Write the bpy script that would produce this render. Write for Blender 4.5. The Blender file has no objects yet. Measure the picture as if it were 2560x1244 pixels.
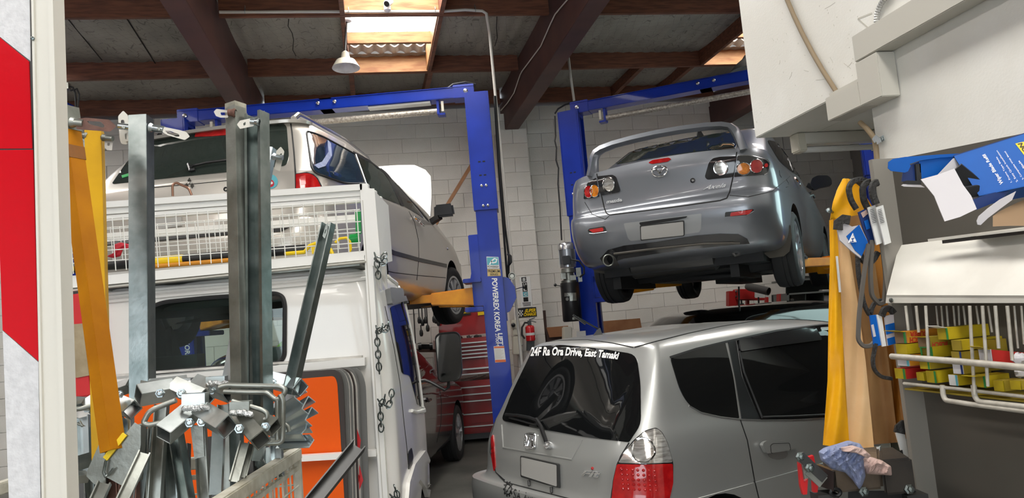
import bpy, bmesh, math, random
from mathutils import Vector, Matrix
from mathutils.bvhtree import BVHTree
from mathutils.geometry import delaunay_2d_cdt, tessellate_polygon
R = math.radians
scene = bpy.context.scene
COL = scene.collection
random.seed(7)

# ------------------------------------------------------------------ camera
FPX, CAMH, PITCH, ROLL = 1850.0, 1.65, R(5.5), R(5.06)
FWD = Vector((0, math.cos(PITCH), math.sin(PITCH)))
WR = Vector((1, 0, 0)); WU = WR.cross(FWD)
CX = math.cos(ROLL) * WR - math.sin(ROLL) * WU
CU = math.sin(ROLL) * WR + math.cos(ROLL) * WU
CAM = Vector((0, 0, CAMH))
cam = bpy.data.objects.new('camera', bpy.data.cameras.new('camera')); COL.objects.link(cam)
cam.data.sensor_width = 36.0; cam.data.lens = 36.0 * FPX / 2560.0
cam.data.clip_start = 0.05; cam.data.clip_end = 200
cam.matrix_world = Matrix(((CX.x, CU.x, -FWD.x, CAM.x), (CX.y, CU.y, -FWD.y, CAM.y), (CX.z, CU.z, -FWD.z, CAM.z), (0, 0, 0, 1)))
scene.camera = cam

# ------------------------------------------------------------------ world, lights, exposure
W = bpy.data.worlds.new('overcast_sky'); scene.world = W; W.use_nodes = True
bg = W.node_tree.nodes['Background']; bg.inputs[0].default_value = (0.86, 0.94, 1.0, 1); bg.inputs[1].default_value = 4.0
vs = scene.view_settings
scene.display_settings.display_device = 'sRGB'
vs.view_transform = 'Standard'; vs.look = 'None'; vs.exposure = 0.35; vs.gamma = 1.0; vs.use_curve_mapping = False
scene.cycles.use_denoising = True
scene.cycles.max_bounces = 8; scene.cycles.diffuse_bounces = 4; scene.cycles.glossy_bounces = 4
scene.cycles.transparent_max_bounces = 12; scene.cycles.sample_clamp_indirect = 8.0
SKYLIGHT = 11.0

# room frame: u along the back wall, s towards it
A11 = R(11.0)
EU = Vector((math.cos(A11), math.sin(A11), 0)); GS = Vector((-math.sin(A11), math.cos(A11), 0)); EZ = Vector((0, 0, 1))
def room(u, s, z): return EU * u + GS * s + EZ * z
def area_light(name, u, s, z, su, ss, power, col=(1, .96, .9), target=(0, 0, -1)):
    l = bpy.data.lights.new(name, 'AREA'); l.shape = 'RECTANGLE'; l.size = su; l.size_y = ss; l.energy = power; l.color = col
    o = bpy.data.objects.new(name, l); COL.objects.link(o); o.location = room(u, s, z)
    t = Vector(target); o.rotation_euler = t.to_track_quat('-Z', 'Y').to_euler()
    return o

# ------------------------------------------------------------------ helpers
def ray(x, y): return (CX * ((x - 1280) / FPX) - CU * ((y - 622) / FPX) + FWD)
def at(x, y, Y):
    r = ray(x, y); return CAM + r * (Y / r.y)
def atz(x, y, z):
    r = ray(x, y); return CAM + r * ((z - CAM.z) / r.z)
def onp(x, y, p, n):
    r = ray(x, y); return CAM + r * ((Vector(p) - CAM).dot(n) / r.dot(n))
def topx(P):
    d = Vector(P) - CAM; w = d.dot(FWD); return (1280 + FPX * d.dot(CX) / w, 622 - FPX * d.dot(CU) / w)

def mat(name, col, rough=.5, metal=0., spec=.5, noise=0., nscale=8., col2=None, bump=0., bscale=40., coat=0., emit=0., trans=0., alpha=1., stretch=None, ior=1.45):
    m = bpy.data.materials.new(name); m.use_nodes = True
    nt = m.node_tree; b = nt.nodes['Principled BSDF']
    c = (*col, 1) if len(col) == 3 else col
    b.inputs['Base Color'].default_value = c; b.inputs['Roughness'].default_value = rough; b.inputs['Metallic'].default_value = metal
    b.inputs['Specular IOR Level'].default_value = spec; b.inputs['IOR'].default_value = ior
    b.inputs['Coat Weight'].default_value = coat; b.inputs['Coat Roughness'].default_value = .04
    b.inputs['Transmission Weight'].default_value = trans; b.inputs['Alpha'].default_value = alpha
    if emit:
        b.inputs['Emission Color'].default_value = c; b.inputs['Emission Strength'].default_value = emit
    if noise or bump:
        tc = nt.nodes.new('ShaderNodeTexCoord'); mp = nt.nodes.new('ShaderNodeMapping')
        nt.links.new(tc.outputs['Object'], mp.inputs['Vector'])
        if stretch: mp.inputs['Scale'].default_value = stretch
    if noise:
        n = nt.nodes.new('ShaderNodeTexNoise'); n.inputs['Scale'].default_value = nscale; n.inputs['Detail'].default_value = 6
        nt.links.new(mp.outputs['Vector'], n.inputs['Vector'])
        rp = nt.nodes.new('ShaderNodeValToRGB'); k = col2 or tuple(v * .55 for v in col[:3])
        rp.color_ramp.elements[0].position = .5 - .28 * noise - .05; rp.color_ramp.elements[0].color = (*k, 1)
        rp.color_ramp.elements[1].position = .5 + .12; rp.color_ramp.elements[1].color = c
        nt.links.new(n.outputs['Fac'], rp.inputs['Fac']); nt.links.new(rp.outputs['Color'], b.inputs['Base Color'])
    if bump:
        n2 = nt.nodes.new('ShaderNodeTexNoise'); n2.inputs['Scale'].default_value = bscale; n2.inputs['Detail'].default_value = 5
        nt.links.new(mp.outputs['Vector'], n2.inputs['Vector'])
        bp = nt.nodes.new('ShaderNodeBump'); bp.inputs['Strength'].default_value = bump; bp.inputs['Distance'].default_value = .01
        nt.links.new(n2.outputs['Fac'], bp.inputs['Height']); nt.links.new(bp.outputs['Normal'], b.inputs['Normal'])
    return m

def glass_mat(name, tint, alpha_mix, rough=.02):
    m = bpy.data.materials.new(name); m.use_nodes = True; nt = m.node_tree
    for n in list(nt.nodes):
        if n.type != 'OUTPUT_MATERIAL': nt.nodes.remove(n)
    out = [n for n in nt.nodes if n.type == 'OUTPUT_MATERIAL'][0]
    t = nt.nodes.new('ShaderNodeBsdfTransparent'); t.inputs[0].default_value = (*tint, 1)
    g = nt.nodes.new('ShaderNodeBsdfGlossy'); g.inputs['Roughness'].default_value = rough
    fr = nt.nodes.new('ShaderNodeFresnel'); fr.inputs[0].default_value = 1.5
    mx = nt.nodes.new('ShaderNodeMixShader')
    ma = nt.nodes.new('ShaderNodeMath'); ma.operation = 'MULTIPLY'; ma.inputs[1].default_value = alpha_mix
    nt.links.new(fr.outputs[0], ma.inputs[0]); nt.links.new(ma.outputs[0], mx.inputs[0])
    nt.links.new(t.outputs[0], mx.inputs[1]); nt.links.new(g.outputs[0], mx.inputs[2]); nt.links.new(mx.outputs[0], out.inputs[0])
    return m

class G:
    """collects geometry for one mesh"""
    def __init__(s): s.v = []; s.f = []; s.m = []
    def add(s, vs, fs, mi=0):
        o = len(s.v); s.v += [Vector(p) for p in vs]; s.f += [tuple(i + o for i in f) for f in fs]; s.m += [mi] * len(fs); return s
    def box8(s, c, mi=0):   # c: 4 bottom corners then 4 top corners
        return s.add(c, [(3, 2, 1, 0), (4, 5, 6, 7), (0, 1, 5, 4), (1, 2, 6, 5), (2, 3, 7, 6), (3, 0, 4, 7)], mi)
    def box(s, o, ax, ay, az, mi=0):   # origin corner + three edge vectors
        o, ax, ay, az = map(Vector, (o, ax, ay, az))
        return s.box8([o, o + ax, o + ax + ay, o + ay, o + az, o + ax + az, o + ax + ay + az, o + ay + az], mi)
    def cbox(s, c, sx, sy, sz, M=None, mi=0):
        pts = [Vector((x * sx / 2, y * sy / 2, z * sz / 2)) for z in (-1, 1) for x, y in ((-1, -1), (1, -1), (1, 1), (-1, 1))]
        if M is not None: pts = [M.to_3x3() @ p for p in pts]
        return s.box8([p + Vector(c) for p in pts], mi)
    def rbox(s, u0, u1, s0, s1, z0, z1, mi=0):
        return s.box8([room(u0, s0, z0), room(u1, s0, z0), room(u1, s1, z0), room(u0, s1, z0), room(u0, s0, z1), room(u1, s0, z1), room(u1, s1, z1), room(u0, s1, z1)], mi)
    def sweep(s, path, prof, ups=None, caps=True, mi=0, closed=False):
        """prof: list of (a, b) offsets along side / up vectors; path: points"""
        path = [Vector(p) for p in path]; n = len(path); k = len(prof); o = len(s.v); up = Vector(ups) if ups is not None else None
        for i, p in enumerate(path):
            if closed: d = (path[(i + 1) % n] - path[i - 1])
            else: d = (path[min(i + 1, n - 1)] - path[max(i - 1, 0)])
            d = d.normalized() if d.length > 1e-9 else Vector((0, 0, 1))
            if up is None or abs(up.normalized().dot(d)) > .999:
                up = Vector((0, 0, 1)) if abs(d.z) < .9 else Vector((1, 0, 0))
            side = d.cross(up).normalized(); u2 = side.cross(d).normalized()
            if ups is None: up = u2
            sc = 1.0
            if 0 < i < n - 1 or closed:
                d1 = (path[i] - path[i - 1]).normalized(); d2 = (path[(i + 1) % n] - path[i]).normalized()
                sc = 1 / max(.5, math.cos(d1.angle(d2, 0) / 2))
            for a, b in prof: s.v.append(p + (side * a + u2 * b) * (sc if len(prof) > 4 else 1.0))
        m = n if closed else n - 1
        for i in range(m):
            for j in range(k):
                a = o + i * k + j; b = o + i * k + (j + 1) % k; c = o + ((i + 1) % n) * k + (j + 1) % k; d = o + ((i + 1) % n) * k + j
                s.f.append((a, b, c, d)); s.m.append(mi)
        if caps and not closed:
            s.f.append(tuple(o + j for j in range(k))[::-1]); s.f.append(tuple(o + (n - 1) * k + j for j in range(k))); s.m += [mi, mi]
        return s
    def tube(s, path, r, n=8, mi=0, closed=False, caps=True):
        return s.sweep(path, [(r * math.cos(2 * math.pi * i / n), r * math.sin(2 * math.pi * i / n)) for i in range(n)], None, caps, mi, closed)
    def bar(s, p0, p1, w, h, up=(0, 0, 1), mi=0):
        return s.sweep([p0, p1], [(-w / 2, -h / 2), (w / 2, -h / 2), (w / 2, h / 2), (-w / 2, h / 2)], up, True, mi)
    def hollow(s, p0, p1, w, h, t, up=(0, 0, 1), mi=0):   # open rectangular tube
        p0, p1 = Vector(p0), Vector(p1); d = (p1 - p0).normalized(); sd = d.cross(Vector(up)).normalized(); u = sd.cross(d)
        o = len(s.v)
        for p in (p0, p1):
            for ww, hh in ((w, h), (w - 2 * t, h - 2 * t)):
                for a, b in ((-1, -1), (1, -1), (1, 1), (-1, 1)): s.v.append(p + sd * a * ww / 2 + u * b * hh / 2)
        for j in range(4):
            k = (j + 1) % 4
            for f in ((j, k, 8 + k, 8 + j), (4 + k, 4 + j, 12 + j, 12 + k), (4 + j, 4 + k, k, j), (8 + j, 8 + k, 12 + k, 12 + j)):
                s.f.append(tuple(o + i for i in f)); s.m.append(mi)
        return s
    def channel(s, p0, p1, w, h, t, up=(0, 0, 1), mi=0, lip=0.):   # U section, open towards +up
        pr = [(-w / 2, -h / 2), (w / 2, -h / 2), (w / 2, h / 2)]
        if lip: pr += [(w / 2 - lip, h / 2), (w / 2 - lip, h / 2 - t)]
        else: pr += [(w / 2 - t, h / 2)]
        pr += [(w / 2 - t, h / 2 - (t if lip else 0)), (w / 2 - t, -h / 2 + t), (-w / 2 + t, -h / 2 + t), (-w / 2 + t, h / 2 - (t if lip else 0))] if lip else [(w / 2 - t, -h / 2 + t), (-w / 2 + t, -h / 2 + t)]
        if lip: pr += [(-w / 2 + lip, h / 2 - t), (-w / 2 + lip, h / 2), (-w / 2, h / 2)]
        else: pr += [(-w / 2 + t, h / 2), (-w / 2, h / 2)]
        return s.sweep([p0, p1], pr, up, True, mi)
    def lathe(s, o, axis, prof, n=24, mi=0, a0=0., caps=True):   # prof: (radius, height)
        o = Vector(o); ax = Vector(axis).normalized(); t = Vector((0, 0, 1)) if abs(ax.z) < .9 else Vector((1, 0, 0))
        x = ax.cross(t).normalized(); y = ax.cross(x); b = len(s.v); k = len(prof)
        for i in range(n):
            a = 2 * math.pi * i / n + a0; d = x * math.cos(a) + y * math.sin(a)
            for r, h in prof: s.v.append(o + d * r + ax * h)
        for i in range(n):
            for j in range(k - 1):
                p = b + i * k + j; q = b + ((i + 1) % n) * k + j
                s.f.append((p, q, q + 1, p + 1)); s.m.append(mi)
        if caps:
            if prof[0][0] > 1e-5: s.f.append(tuple(b + i * k for i in range(n))[::-1]); s.m.append(mi)
            if prof[-1][0] > 1e-5: s.f.append(tuple(b + i * k + k - 1 for i in range(n))); s.m.append(mi)
        return s
    def prism(s, loop, ext, mi=0):   # planar loop of points extruded by vector
        loop = [Vector(p) for p in loop]; n = len(loop); ext = Vector(ext); o = len(s.v)
        tri = tessellate_polygon([loop])
        s.v += loop + [p + ext for p in loop]
        for t in tri:
            s.f.append(tuple(o + i for i in t)); s.f.append(tuple(o + n + i for i in t[::-1])); s.m += [mi, mi]
        for i in range(n):
            j = (i + 1) % n; s.f.append((o + i, o + j, o + n + j, o + n + i)); s.m.append(mi)
        return s
    def build(s, name, m, parent=None, smooth=None, bevel=0., local=False, fix=True):
        me = bpy.data.meshes.new(name)
        inv = None
        if parent is not None and not local:
            inv = rootM(parent).inverted()
        me.from_pydata([tuple(inv @ p) if inv else tuple(p) for p in s.v], [], s.f)
        ms = m if isinstance(m, (list, tuple)) else [m]
        for x in ms: me.materials.append(x)
        if len(ms) > 1: me.polygons.foreach_set('material_index', s.m)
        if fix or bevel:
            b = bmesh.new(); b.from_mesh(me)
            if fix: bmesh.ops.recalc_face_normals(b, faces=b.faces)
            if bevel:
                ed = [e for e in b.edges if len(e.link_faces) == 2 and e.calc_face_angle(0) > R(35)]
                bmesh.ops.bevel(b, geom=ed, offset=bevel, segments=2, affect='EDGES', clamp_overlap=True)
            b.to_mesh(me); b.free()
        if smooth is not None:
            me.shade_smooth(); me.set_sharp_from_angle(angle=R(smooth))
        o = bpy.data.objects.new(name, me); COL.objects.link(o)
        if parent is not None: o.parent = parent
        return o

def rootM(o):
    M = Matrix.LocRotScale(o.location, o.rotation_euler, o.scale)
    return rootM(o.parent) @ M if o.parent else M
def tag(o, label, cat, group=None, kind=None):
    o['label'] = label; o['category'] = cat
    if group: o['group'] = group
    if kind: o['kind'] = kind
    return o
def thing(name, label, cat, loc=(0, 0, 0), rotz=0., group=None, rot=None):
    o = bpy.data.objects.new(name, None); COL.objects.link(o); o.empty_display_size = .1
    o.location = loc; o.rotation_euler = rot if rot else (0, 0, rotz)
    return tag(o, label, cat, group)
def struct(o): o['kind'] = 'structure'; return o
def copy_tree(o, parent=None):
    c = o.copy(); COL.objects.link(c)
    if parent is not None: c.parent = parent
    for ch in list(o.children): copy_tree(ch, c)
    return c

# --- drawing on surfaces: outlines given in photograph pixels are cast on to a surface that stands in the room
def rpoly(pts, r, n=4):
    out = []; k = len(pts)
    for i in range(k):
        p0, p1, p2 = (Vector(pts[(i + d) % k]) for d in (-1, 0, 1))
        rr = r[i] if isinstance(r, (list, tuple)) else r
        a = (p0 - p1); b = (p2 - p1); d = min(rr, a.length * .48, b.length * .48)
        if d < .5: out.append(tuple(p1)); continue
        q0 = p1 + a.normalized() * d; q1 = p1 + b.normalized() * d
        for j in range(n + 1):
            t = j / n; out.append(tuple(q0 * (1 - t) ** 2 + p1 * 2 * t * (1 - t) + q1 * t * t))
    return out
def dens(pts, step, closed=True):
    out = []; k = len(pts)
    for i in range(k if closed else k - 1):
        a = Vector(pts[i]); b = Vector(pts[(i + 1) % k]); n = max(1, int((b - a).length / step + .5))
        for j in range(n): out.append(tuple(a + (b - a) * (j / n)))
    if not closed: out.append(tuple(pts[-1]))
    return out
class Surf:
    """a surface to draw on: a BVH tree (world space) or a plane"""
    def __init__(s, bvh=None, p=None, n=None):
        s.bvh = bvh; s.p = Vector(p) if p is not None else None; s.n = Vector(n).normalized() if n is not None else None
        s.last = None
    def hit(s, x, y):
        r = ray(x, y).normalized()
        if s.bvh is None:
            n = s.n if s.n.dot(r) < 0 else -s.n
            return onp(x, y, s.p, s.n), n
        h = s.bvh.ray_cast(CAM, r)
        if h[0] is not None:
            s.last = (h[0], h[1]); return h[0], (h[1] if h[1].dot(r) < 0 else -h[1])
        best = None
        for t in range(1, 40):      # off the edge: nearest point of the surface to the ray
            d = s.last[0].dot(r) - CAM.dot(r) if s.last else 5
            q = CAM + r * (d * (.8 + .4 * t / 40)); b = s.bvh.find_nearest(q)
            if b[0] is not None and (best is None or b[3] < best[3]): best = b
        return best[0], (best[1] if best[1].dot(r) < 0 else -best[1])
def inside(p, poly):
    c = False; n = len(poly); j = n - 1
    for i in range(n):
        if (poly[i][1] > p[1]) != (poly[j][1] > p[1]) and p[0] < (poly[j][0] - poly[i][0]) * (p[1] - poly[i][1]) / (poly[j][1] - poly[i][1]) + poly[i][0]: c = not c
        j = i
    return c
def panel(g, poly, surf, off=.003, thick=.004, step=14, mi=0, holes=()):
    bd = dens(poly, step); loops = [bd] + [dens(h, step) for h in holes]
    vs = []; ed = []
    for L in loops:
        o = len(vs); vs += [Vector(p) for p in L]; ed += [(o + i, o + (i + 1) % len(L)) for i in range(len(L))]
    xs = [p[0] for p in bd]; ys = [p[1] for p in bd]
    x = min(xs) + step / 2
    while x < max(xs):
        y = min(ys) + step / 2
        while y < max(ys):
            if all(inside((x, y), L) == (i == 0) for i, L in enumerate(loops)) and min((Vector(q) - Vector((x, y))).length for L in loops for q in L) > step * .45:
                vs.append(Vector((x, y)))
            y += step
        x += step
    V, E, F, *_ = delaunay_2d_cdt(vs, ed, [], 0, 1e-4)
    tris = []
    for f in F:
        c = sum((V[i] for i in f), Vector((0, 0))) / len(f)
        if inside(c, loops[0]) and not any(inside(c, h) for h in loops[1:]): tris.append(tuple(f))
    P = [surf.hit(p.x, p.y) for p in V]
    o = len(g.v); n = len(V)
    g.v += [p + nn * off for p, nn in P]
    g.v += [p + nn * (off - thick) for p, nn in P]
    cnt = {}
    for f in tris:
        g.f.append(tuple(o + i for i in f)); g.f.append(tuple(o + n + i for i in f[::-1])); g.m += [mi, mi]
        for a, b in ((f[0], f[1]), (f[1], f[2]), (f[2], f[0])): cnt[(a, b)] = 1
    for (a, b) in cnt:
        if (b, a) not in cnt: g.f.append((o + b, o + a, o + n + a, o + n + b)); g.m.append(mi)
    return g
def line(g, pts, surf, r=.004, off=.0, step=12, n=6, mi=0, closed=False, flat=None):
    P = [surf.hit(*p) for p in dens(pts, step, closed)]
    path = [p + nn * off for p, nn in P]
    if flat:   # flat strip of width flat
        o = len(g.v)
        for i, (p, nn) in enumerate(P):
            d = (path[min(i + 1, len(path) - 1)] - path[max(0, i - 1)]); sd = d.cross(nn).normalized() * flat / 2
            g.v += [path[i] - sd, path[i] + sd, path[i] + sd - nn * r, path[i] - sd - nn * r]
        for i in range(len(path) - 1):
            for j in range(4):
                g.f.append((o + i * 4 + j, o + i * 4 + (j + 1) % 4, o + i * 4 + 4 + (j + 1) % 4, o + i * 4 + 4 + j)); g.m.append(mi)
        e = o + (len(path) - 1) * 4; g.f += [(o + 3, o + 2, o + 1, o), (e, e + 1, e + 2, e + 3)]; g.m += [mi, mi]
        return g
    return g.tube(path, r, n, mi, closed)
_txt = {}
def text2d(s, bold=.0, shear=0., spacing=1.0):
    c = bpy.data.curves.new('t', 'FONT'); c.body = s; c.offset = bold; c.shear = shear; c.space_character = spacing; c.resolution_u = 3; c.fill_mode = 'FRONT'
    o = bpy.data.objects.new('t', c); me = o.to_mesh()
    v = [x.co.copy() for x in me.vertices]; f = [tuple(p.vertices) for p in me.polygons]
    o.to_mesh_clear(); bpy.data.objects.remove(o); bpy.data.curves.remove(c)
    return v, f
def text(g, s, quad, surf, off=.004, bold=.0, shear=0., spacing=1.0, mi=0, full=False, thick=0., bend=0.):
    """quad: TL, TR, BR, BL in pixels; the text box is stretched on to it"""
    v, f = text2d(s, bold, shear, spacing)
    x0 = min(p.x for p in v); x1 = max(p.x for p in v)
    y0, y1 = (min(p.y for p in v), max(p.y for p in v)) if not full else (-.02, .70)
    q = [Vector(p) for p in quad]; o = len(g.v); n = len(v); top = []; bot = []
    for p in v:
        a = (p.x - x0) / (x1 - x0); b = (p.y - y0) / (y1 - y0)
        t = (q[3] * (1 - a) + q[2] * a) * (1 - b) + (q[0] * (1 - a) + q[1] * a) * b
        t.y += bend * 4 * a * (1 - a)
        h, nn = surf.hit(t.x, t.y); top.append(h + nn * off); bot.append(h + nn * (off - thick))
    g.v += top; g.f += [tuple(o + i for i in k) for k in f]; g.m += [mi] * len(f)
    if thick:
        g.v += bot; cnt = set()
        for k in f:
            for i in range(len(k)): cnt.add((k[i], k[(i + 1) % len(k)]))
        for (a, b) in cnt:
            if (b, a) not in cnt: g.f.append((o + b, o + a, o + n + a, o + n + b)); g.m.append(mi)
    return g
def ring_px(cx, cy, rx, ry, n=20, a0=0, a1=360, rot=0):
    c, s_ = math.cos(R(rot)), math.sin(R(rot)); out = []
    full = abs(a1 - a0) >= 360
    for i in range(n if full else n + 1):
        a = R(a0 + (a1 - a0) * i / n); x, y = rx * math.cos(a), ry * math.sin(a)
        out.append((cx + x * c - y * s_, cy + x * s_ + y * c))
    return out
def rpoly_open(pts, r):
    out = [pts[0]]
    for i in range(1, len(pts) - 1):
        p0, p1, p2 = Vector(pts[i - 1]), Vector(pts[i]), Vector(pts[i + 1]); a_ = (p0 - p1); b_ = (p2 - p1); d = min(r, a_.length * .45, b_.length * .45)
        q0, q1 = p1 + a_.normalized() * d, p1 + b_.normalized() * d
        for j in range(5): t_ = j / 4; out.append(tuple(q0 * (1 - t_) ** 2 + p1 * 2 * t_ * (1 - t_) + q1 * t_ * t_))
    return out + [pts[-1]]
# ------------------------------------------------------------------ materials
M = {}
M['block'] = mat('painted_block', (.76, .73, .68), .55, bump=.25, bscale=90, noise=.25, nscale=2.2, col2=(.69, .66, .605))
M['mortar'] = mat('mortar_paint', (.70, .67, .62), .8)
M['white_wall'] = mat('white_wall_paint', (.84, .83, .785), .45, noise=.12, nscale=3, col2=(.79, .775, .72), bump=.08, bscale=120)
M['grey_wall'] = mat('grey_wall_paint', (.34, .325, .30), .6)
M['added_dado'] = mat('brown_added_dado', (.32, .165, .065), .6, noise=.3, nscale=3, col2=(.22, .105, .04))
M['concrete'] = mat('concrete_floor', (.19, .183, .165), .6, noise=.6, nscale=1.6, col2=(.09, .09, .083), bump=.2, bscale=60)
M['timber'] = mat('stained_timber', (.20, .075, .040), .6, noise=.35, nscale=3.2, col2=(.11, .04, .024), stretch=(1, 6, 14), bump=.15, bscale=25)
M['rafter_paint'] = mat('red_oxide_beam_paint', (.115, .050, .043), .55, noise=.25, nscale=2, col2=(.075, .036, .034))
M['pine_skylit'] = mat('raw_pine_skylit', (.36, .19, .078), .6, noise=.5, nscale=3, col2=(.22, .085, .03), stretch=(1.5, 1.5, 9))  # raw pine, also used to paint skylight glow on timber faces
M['skylight'] = mat('backlit_skylight_sheet', (1, .98, .93), .5, emit=SKYLIGHT)
M['corrugated'] = mat('corrugated_roofing', (.42, .36, .31), .5, metal=.3)
M['galv'] = mat('galvanised_steel', (.27, .30, .295), .28, metal=.95, noise=.3, nscale=14, col2=(.165, .195, .19), bump=.06, bscale=30)
M['galv_dull'] = mat('dull_galvanised_steel', (.37, .385, .355), .40, metal=.85, noise=.5, nscale=9, col2=(.19, .195, .175), bump=.15, bscale=30)
M['bright_zinc'] = mat('bright_zinc', (.66, .73, .76), .25, metal=.9, noise=.15, nscale=10, col2=(.5, .57, .60))
M['weld'] = mat('weld_bead', (.62, .63, .64), .28, metal=.9, bump=.8, bscale=120)
M['rust'] = mat('rusty_brown_steel', (.20, .105, .08), .6, metal=.35, noise=.4, nscale=25, col2=(.12, .06, .05), bump=.2, bscale=60)
M['yellow_paint'] = mat('worn_yellow_paint', (.66, .37, .004), .5, spec=.3, noise=.2, nscale=5, col2=(.55, .30, .004), bump=.1, bscale=40)
M['orange_paint'] = mat('worn_orange_yellow_paint', (.50, .19, .002), .5, spec=.3, noise=.25, nscale=6, col2=(.40, .14, .002), bump=.1, bscale=40)
M['lift_blue'] = mat('lift_blue_paint', (.006, .034, .37), .32, spec=.3, noise=.08, nscale=3, col2=(.005, .028, .30), coat=.12)
M['lift_orange'] = mat('lift_arm_yellow', (.85, .36, .01), .38, noise=.2, nscale=6, col2=(.68, .25, .01))
M['white_paint'] = mat('white_frame_paint', (.86, .85, .82), .35)
M['zinc_stand'] = mat('zinc_plated_steel', (.52, .55, .55), .30, metal=.9, noise=.3, nscale=14, col2=(.36, .39, .385))
M['white_wire'] = mat('white_wire', (.84, .84, .81), .35)
M['rack_wire'] = mat('cream_rack_wire', (.50, .47, .41), .4, noise=.3, nscale=30, col2=(.36, .33, .28))
M['cab_white'] = mat('cab_white_paint', (.80, .785, .75), .22, coat=.5)
M['black_rubber'] = mat('black_rubber', (.018, .018, .019), .55)
M['black_plastic'] = mat('black_plastic', (.012, .012, .013), .35)
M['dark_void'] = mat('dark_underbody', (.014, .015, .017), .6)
M['tyre'] = mat('tyre_rubber', (.020, .021, .023), .62, bump=.1, bscale=50)
M['dark_glass'] = mat('dark_tinted_glass', (.006, .0065, .007), .03, spec=.6, coat=.0)
M['green_glass'] = mat('dark_green_tinted_glass', (.022, .030, .026), .03, spec=.6)
M['blue_glass'] = mat('dark_blue_tinted_glass', (.018, .035, .06), .04, spec=.6, noise=.5, nscale=3, col2=(.008, .016, .03))
M['clear_glass'] = glass_mat('clear_glass', (.80, .90, .86), 1.0)
M['silver'] = mat('silver_car_paint', (.41, .415, .405), .36, metal=.55, coat=.5)
M['silver_roof'] = M['silver']
M['gunmetal'] = mat('grey_metallic_paint', (.25, .265, .295), .30, metal=.55, coat=.7)
M['champagne'] = mat('champagne_car_paint', (.52, .49, .445), .30, metal=.5, coat=.6)
M['purple_black'] = mat('dark_plum_car_paint', (.018, .012, .016), .22, coat=.8)
M['chrome'] = mat('chrome', (.82, .83, .85), .08, metal=1.)
M['silver_trim'] = mat('silver_trim', (.62, .62, .63), .22, metal=.9)
M['alloy'] = mat('alloy_wheel', (.40, .41, .43), .3, metal=.85)
M['hubcap'] = mat('silver_hubcap', (.50, .51, .53), .32, metal=.6)
M['red_lens'] = mat('red_lamp_lens', (.50, .012, .012), .10, coat=.8, noise=.2, nscale=24, col2=(.36, .006, .008))
M['red_reflector'] = mat('red_reflector', (.55, .03, .03), .15, coat=.5)
M['amber_lens'] = mat('amber_lamp_lens', (.80, .26, .015), .12, coat=.8, noise=.3, nscale=30, col2=(.5, .14, .01))
M['clear_lens'] = mat('clear_lamp_lens', (.70, .69, .66), .08, metal=.6, coat=1., noise=.6, nscale=18, col2=(.28, .25, .23), stretch=(1, 1, 7))
M['lamp_black'] = mat('black_lamp_housing', (.022, .022, .024), .10, coat=.8)
M['plate'] = mat('blank_number_plate', (.40, .39, .37), .35)
M['plate_dark'] = mat('plate_surround', (.03, .03, .03), .4)
M['white_letter'] = mat('white_lettering', (.88, .88, .88), .45)
M['black_letter'] = mat('black_lettering', (.015, .015, .015), .45)
M['grey_letter'] = mat('silver_lettering', (.70, .71, .73), .25, metal=.2)
M['seam'] = mat('panel_gap', (.008, .008, .008), .7)
M['red_cab'] = mat('red_tool_cabinet', (.36, .016, .018), .32, noise=.1, nscale=4, col2=(.28, .012, .014), coat=.3)
M['red_press'] = mat('red_press_paint', (.45, .022, .02), .4)
M['drawer_trim'] = mat('drawer_pull_trim', (.62, .60, .58), .3, metal=.7)
M['sign_orange'] = mat('orange_sign_face', (.82, .105, .002), .5, spec=.25)
M['sign_black'] = mat('black_sign_border', (.035, .024, .02), .4)
M['sign_edge'] = mat('sign_edge_grey', (.16, .16, .155), .5)
M['sign_white'] = mat('white_sign_face', (.68, .66, .62), .5, noise=.4, nscale=9, col2=(.42, .40, .37))
M['sign_red'] = mat('red_sign_face', (.62, .03, .035), .42)
M['reflect_white'] = mat('white_reflective_sheet', (.66, .66, .68), .35, bump=.12, bscale=160, noise=.2, nscale=60, col2=(.58, .58, .60))
M['reflect_red'] = mat('red_reflective_sheet', (.56, .004, .012), .16, spec=.3, coat=.35, bump=.10, bscale=22)
M['cream_metal'] = mat('cream_painted_metal', (.66, .64, .585), .32)
M['crate_white'] = mat('cream_crate_paint', (.58, .565, .49), .5, noise=.35, nscale=22, col2=(.40, .37, .29))
M['trunk'] = mat('beige_trunking', (.56, .54, .48), .45)
M['brown_cable'] = mat('brown_cable', (.27, .20, .12), .5)
M['conduit'] = mat('grey_white_conduit', (.60, .57, .52), .5)
M['flex'] = mat('grey_flexible_conduit', (.45, .45, .44), .35, metal=.4)
M['stand_grey'] = mat('grey_stand_paint', (.095, .086, .072), .6, noise=.1, nscale=3, col2=(.085, .076, .064))
M['stand_edge'] = mat('light_grey_stand_edge', (.24, .222, .195), .5)
M['stand_cream'] = mat('cream_shelf', (.72, .70, .64), .45, noise=.15, nscale=4, col2=(.60, .575, .52))
M['blue_card'] = mat('blue_card', (.003, .105, .44), .4, spec=.3, noise=.1, nscale=5, col2=(.003, .085, .37))
M['blue_dark'] = mat('navy_card', (.008, .03, .14), .4)
M['card_inner'] = mat('grey_card_inside', (.52, .50, .52), .8)
M['card_white'] = mat('white_card', (.70, .70, .68), .6)
M['card_brown'] = mat('brown_card', (.22, .14, .075), .7)
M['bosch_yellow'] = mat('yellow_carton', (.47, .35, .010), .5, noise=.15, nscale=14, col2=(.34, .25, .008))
M['bosch_tan'] = mat('shaded_yellow_carton', (.30, .22, .018), .55, noise=.2, nscale=12, col2=(.22, .16, .015))  # the yellow card again, with shade put into its colour
M['bosch_green'] = mat('green_carton_edge', (.03, .22, .05), .5)
M['bosch_red'] = mat('red_carton', (.50, .025, .02), .5)
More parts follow.
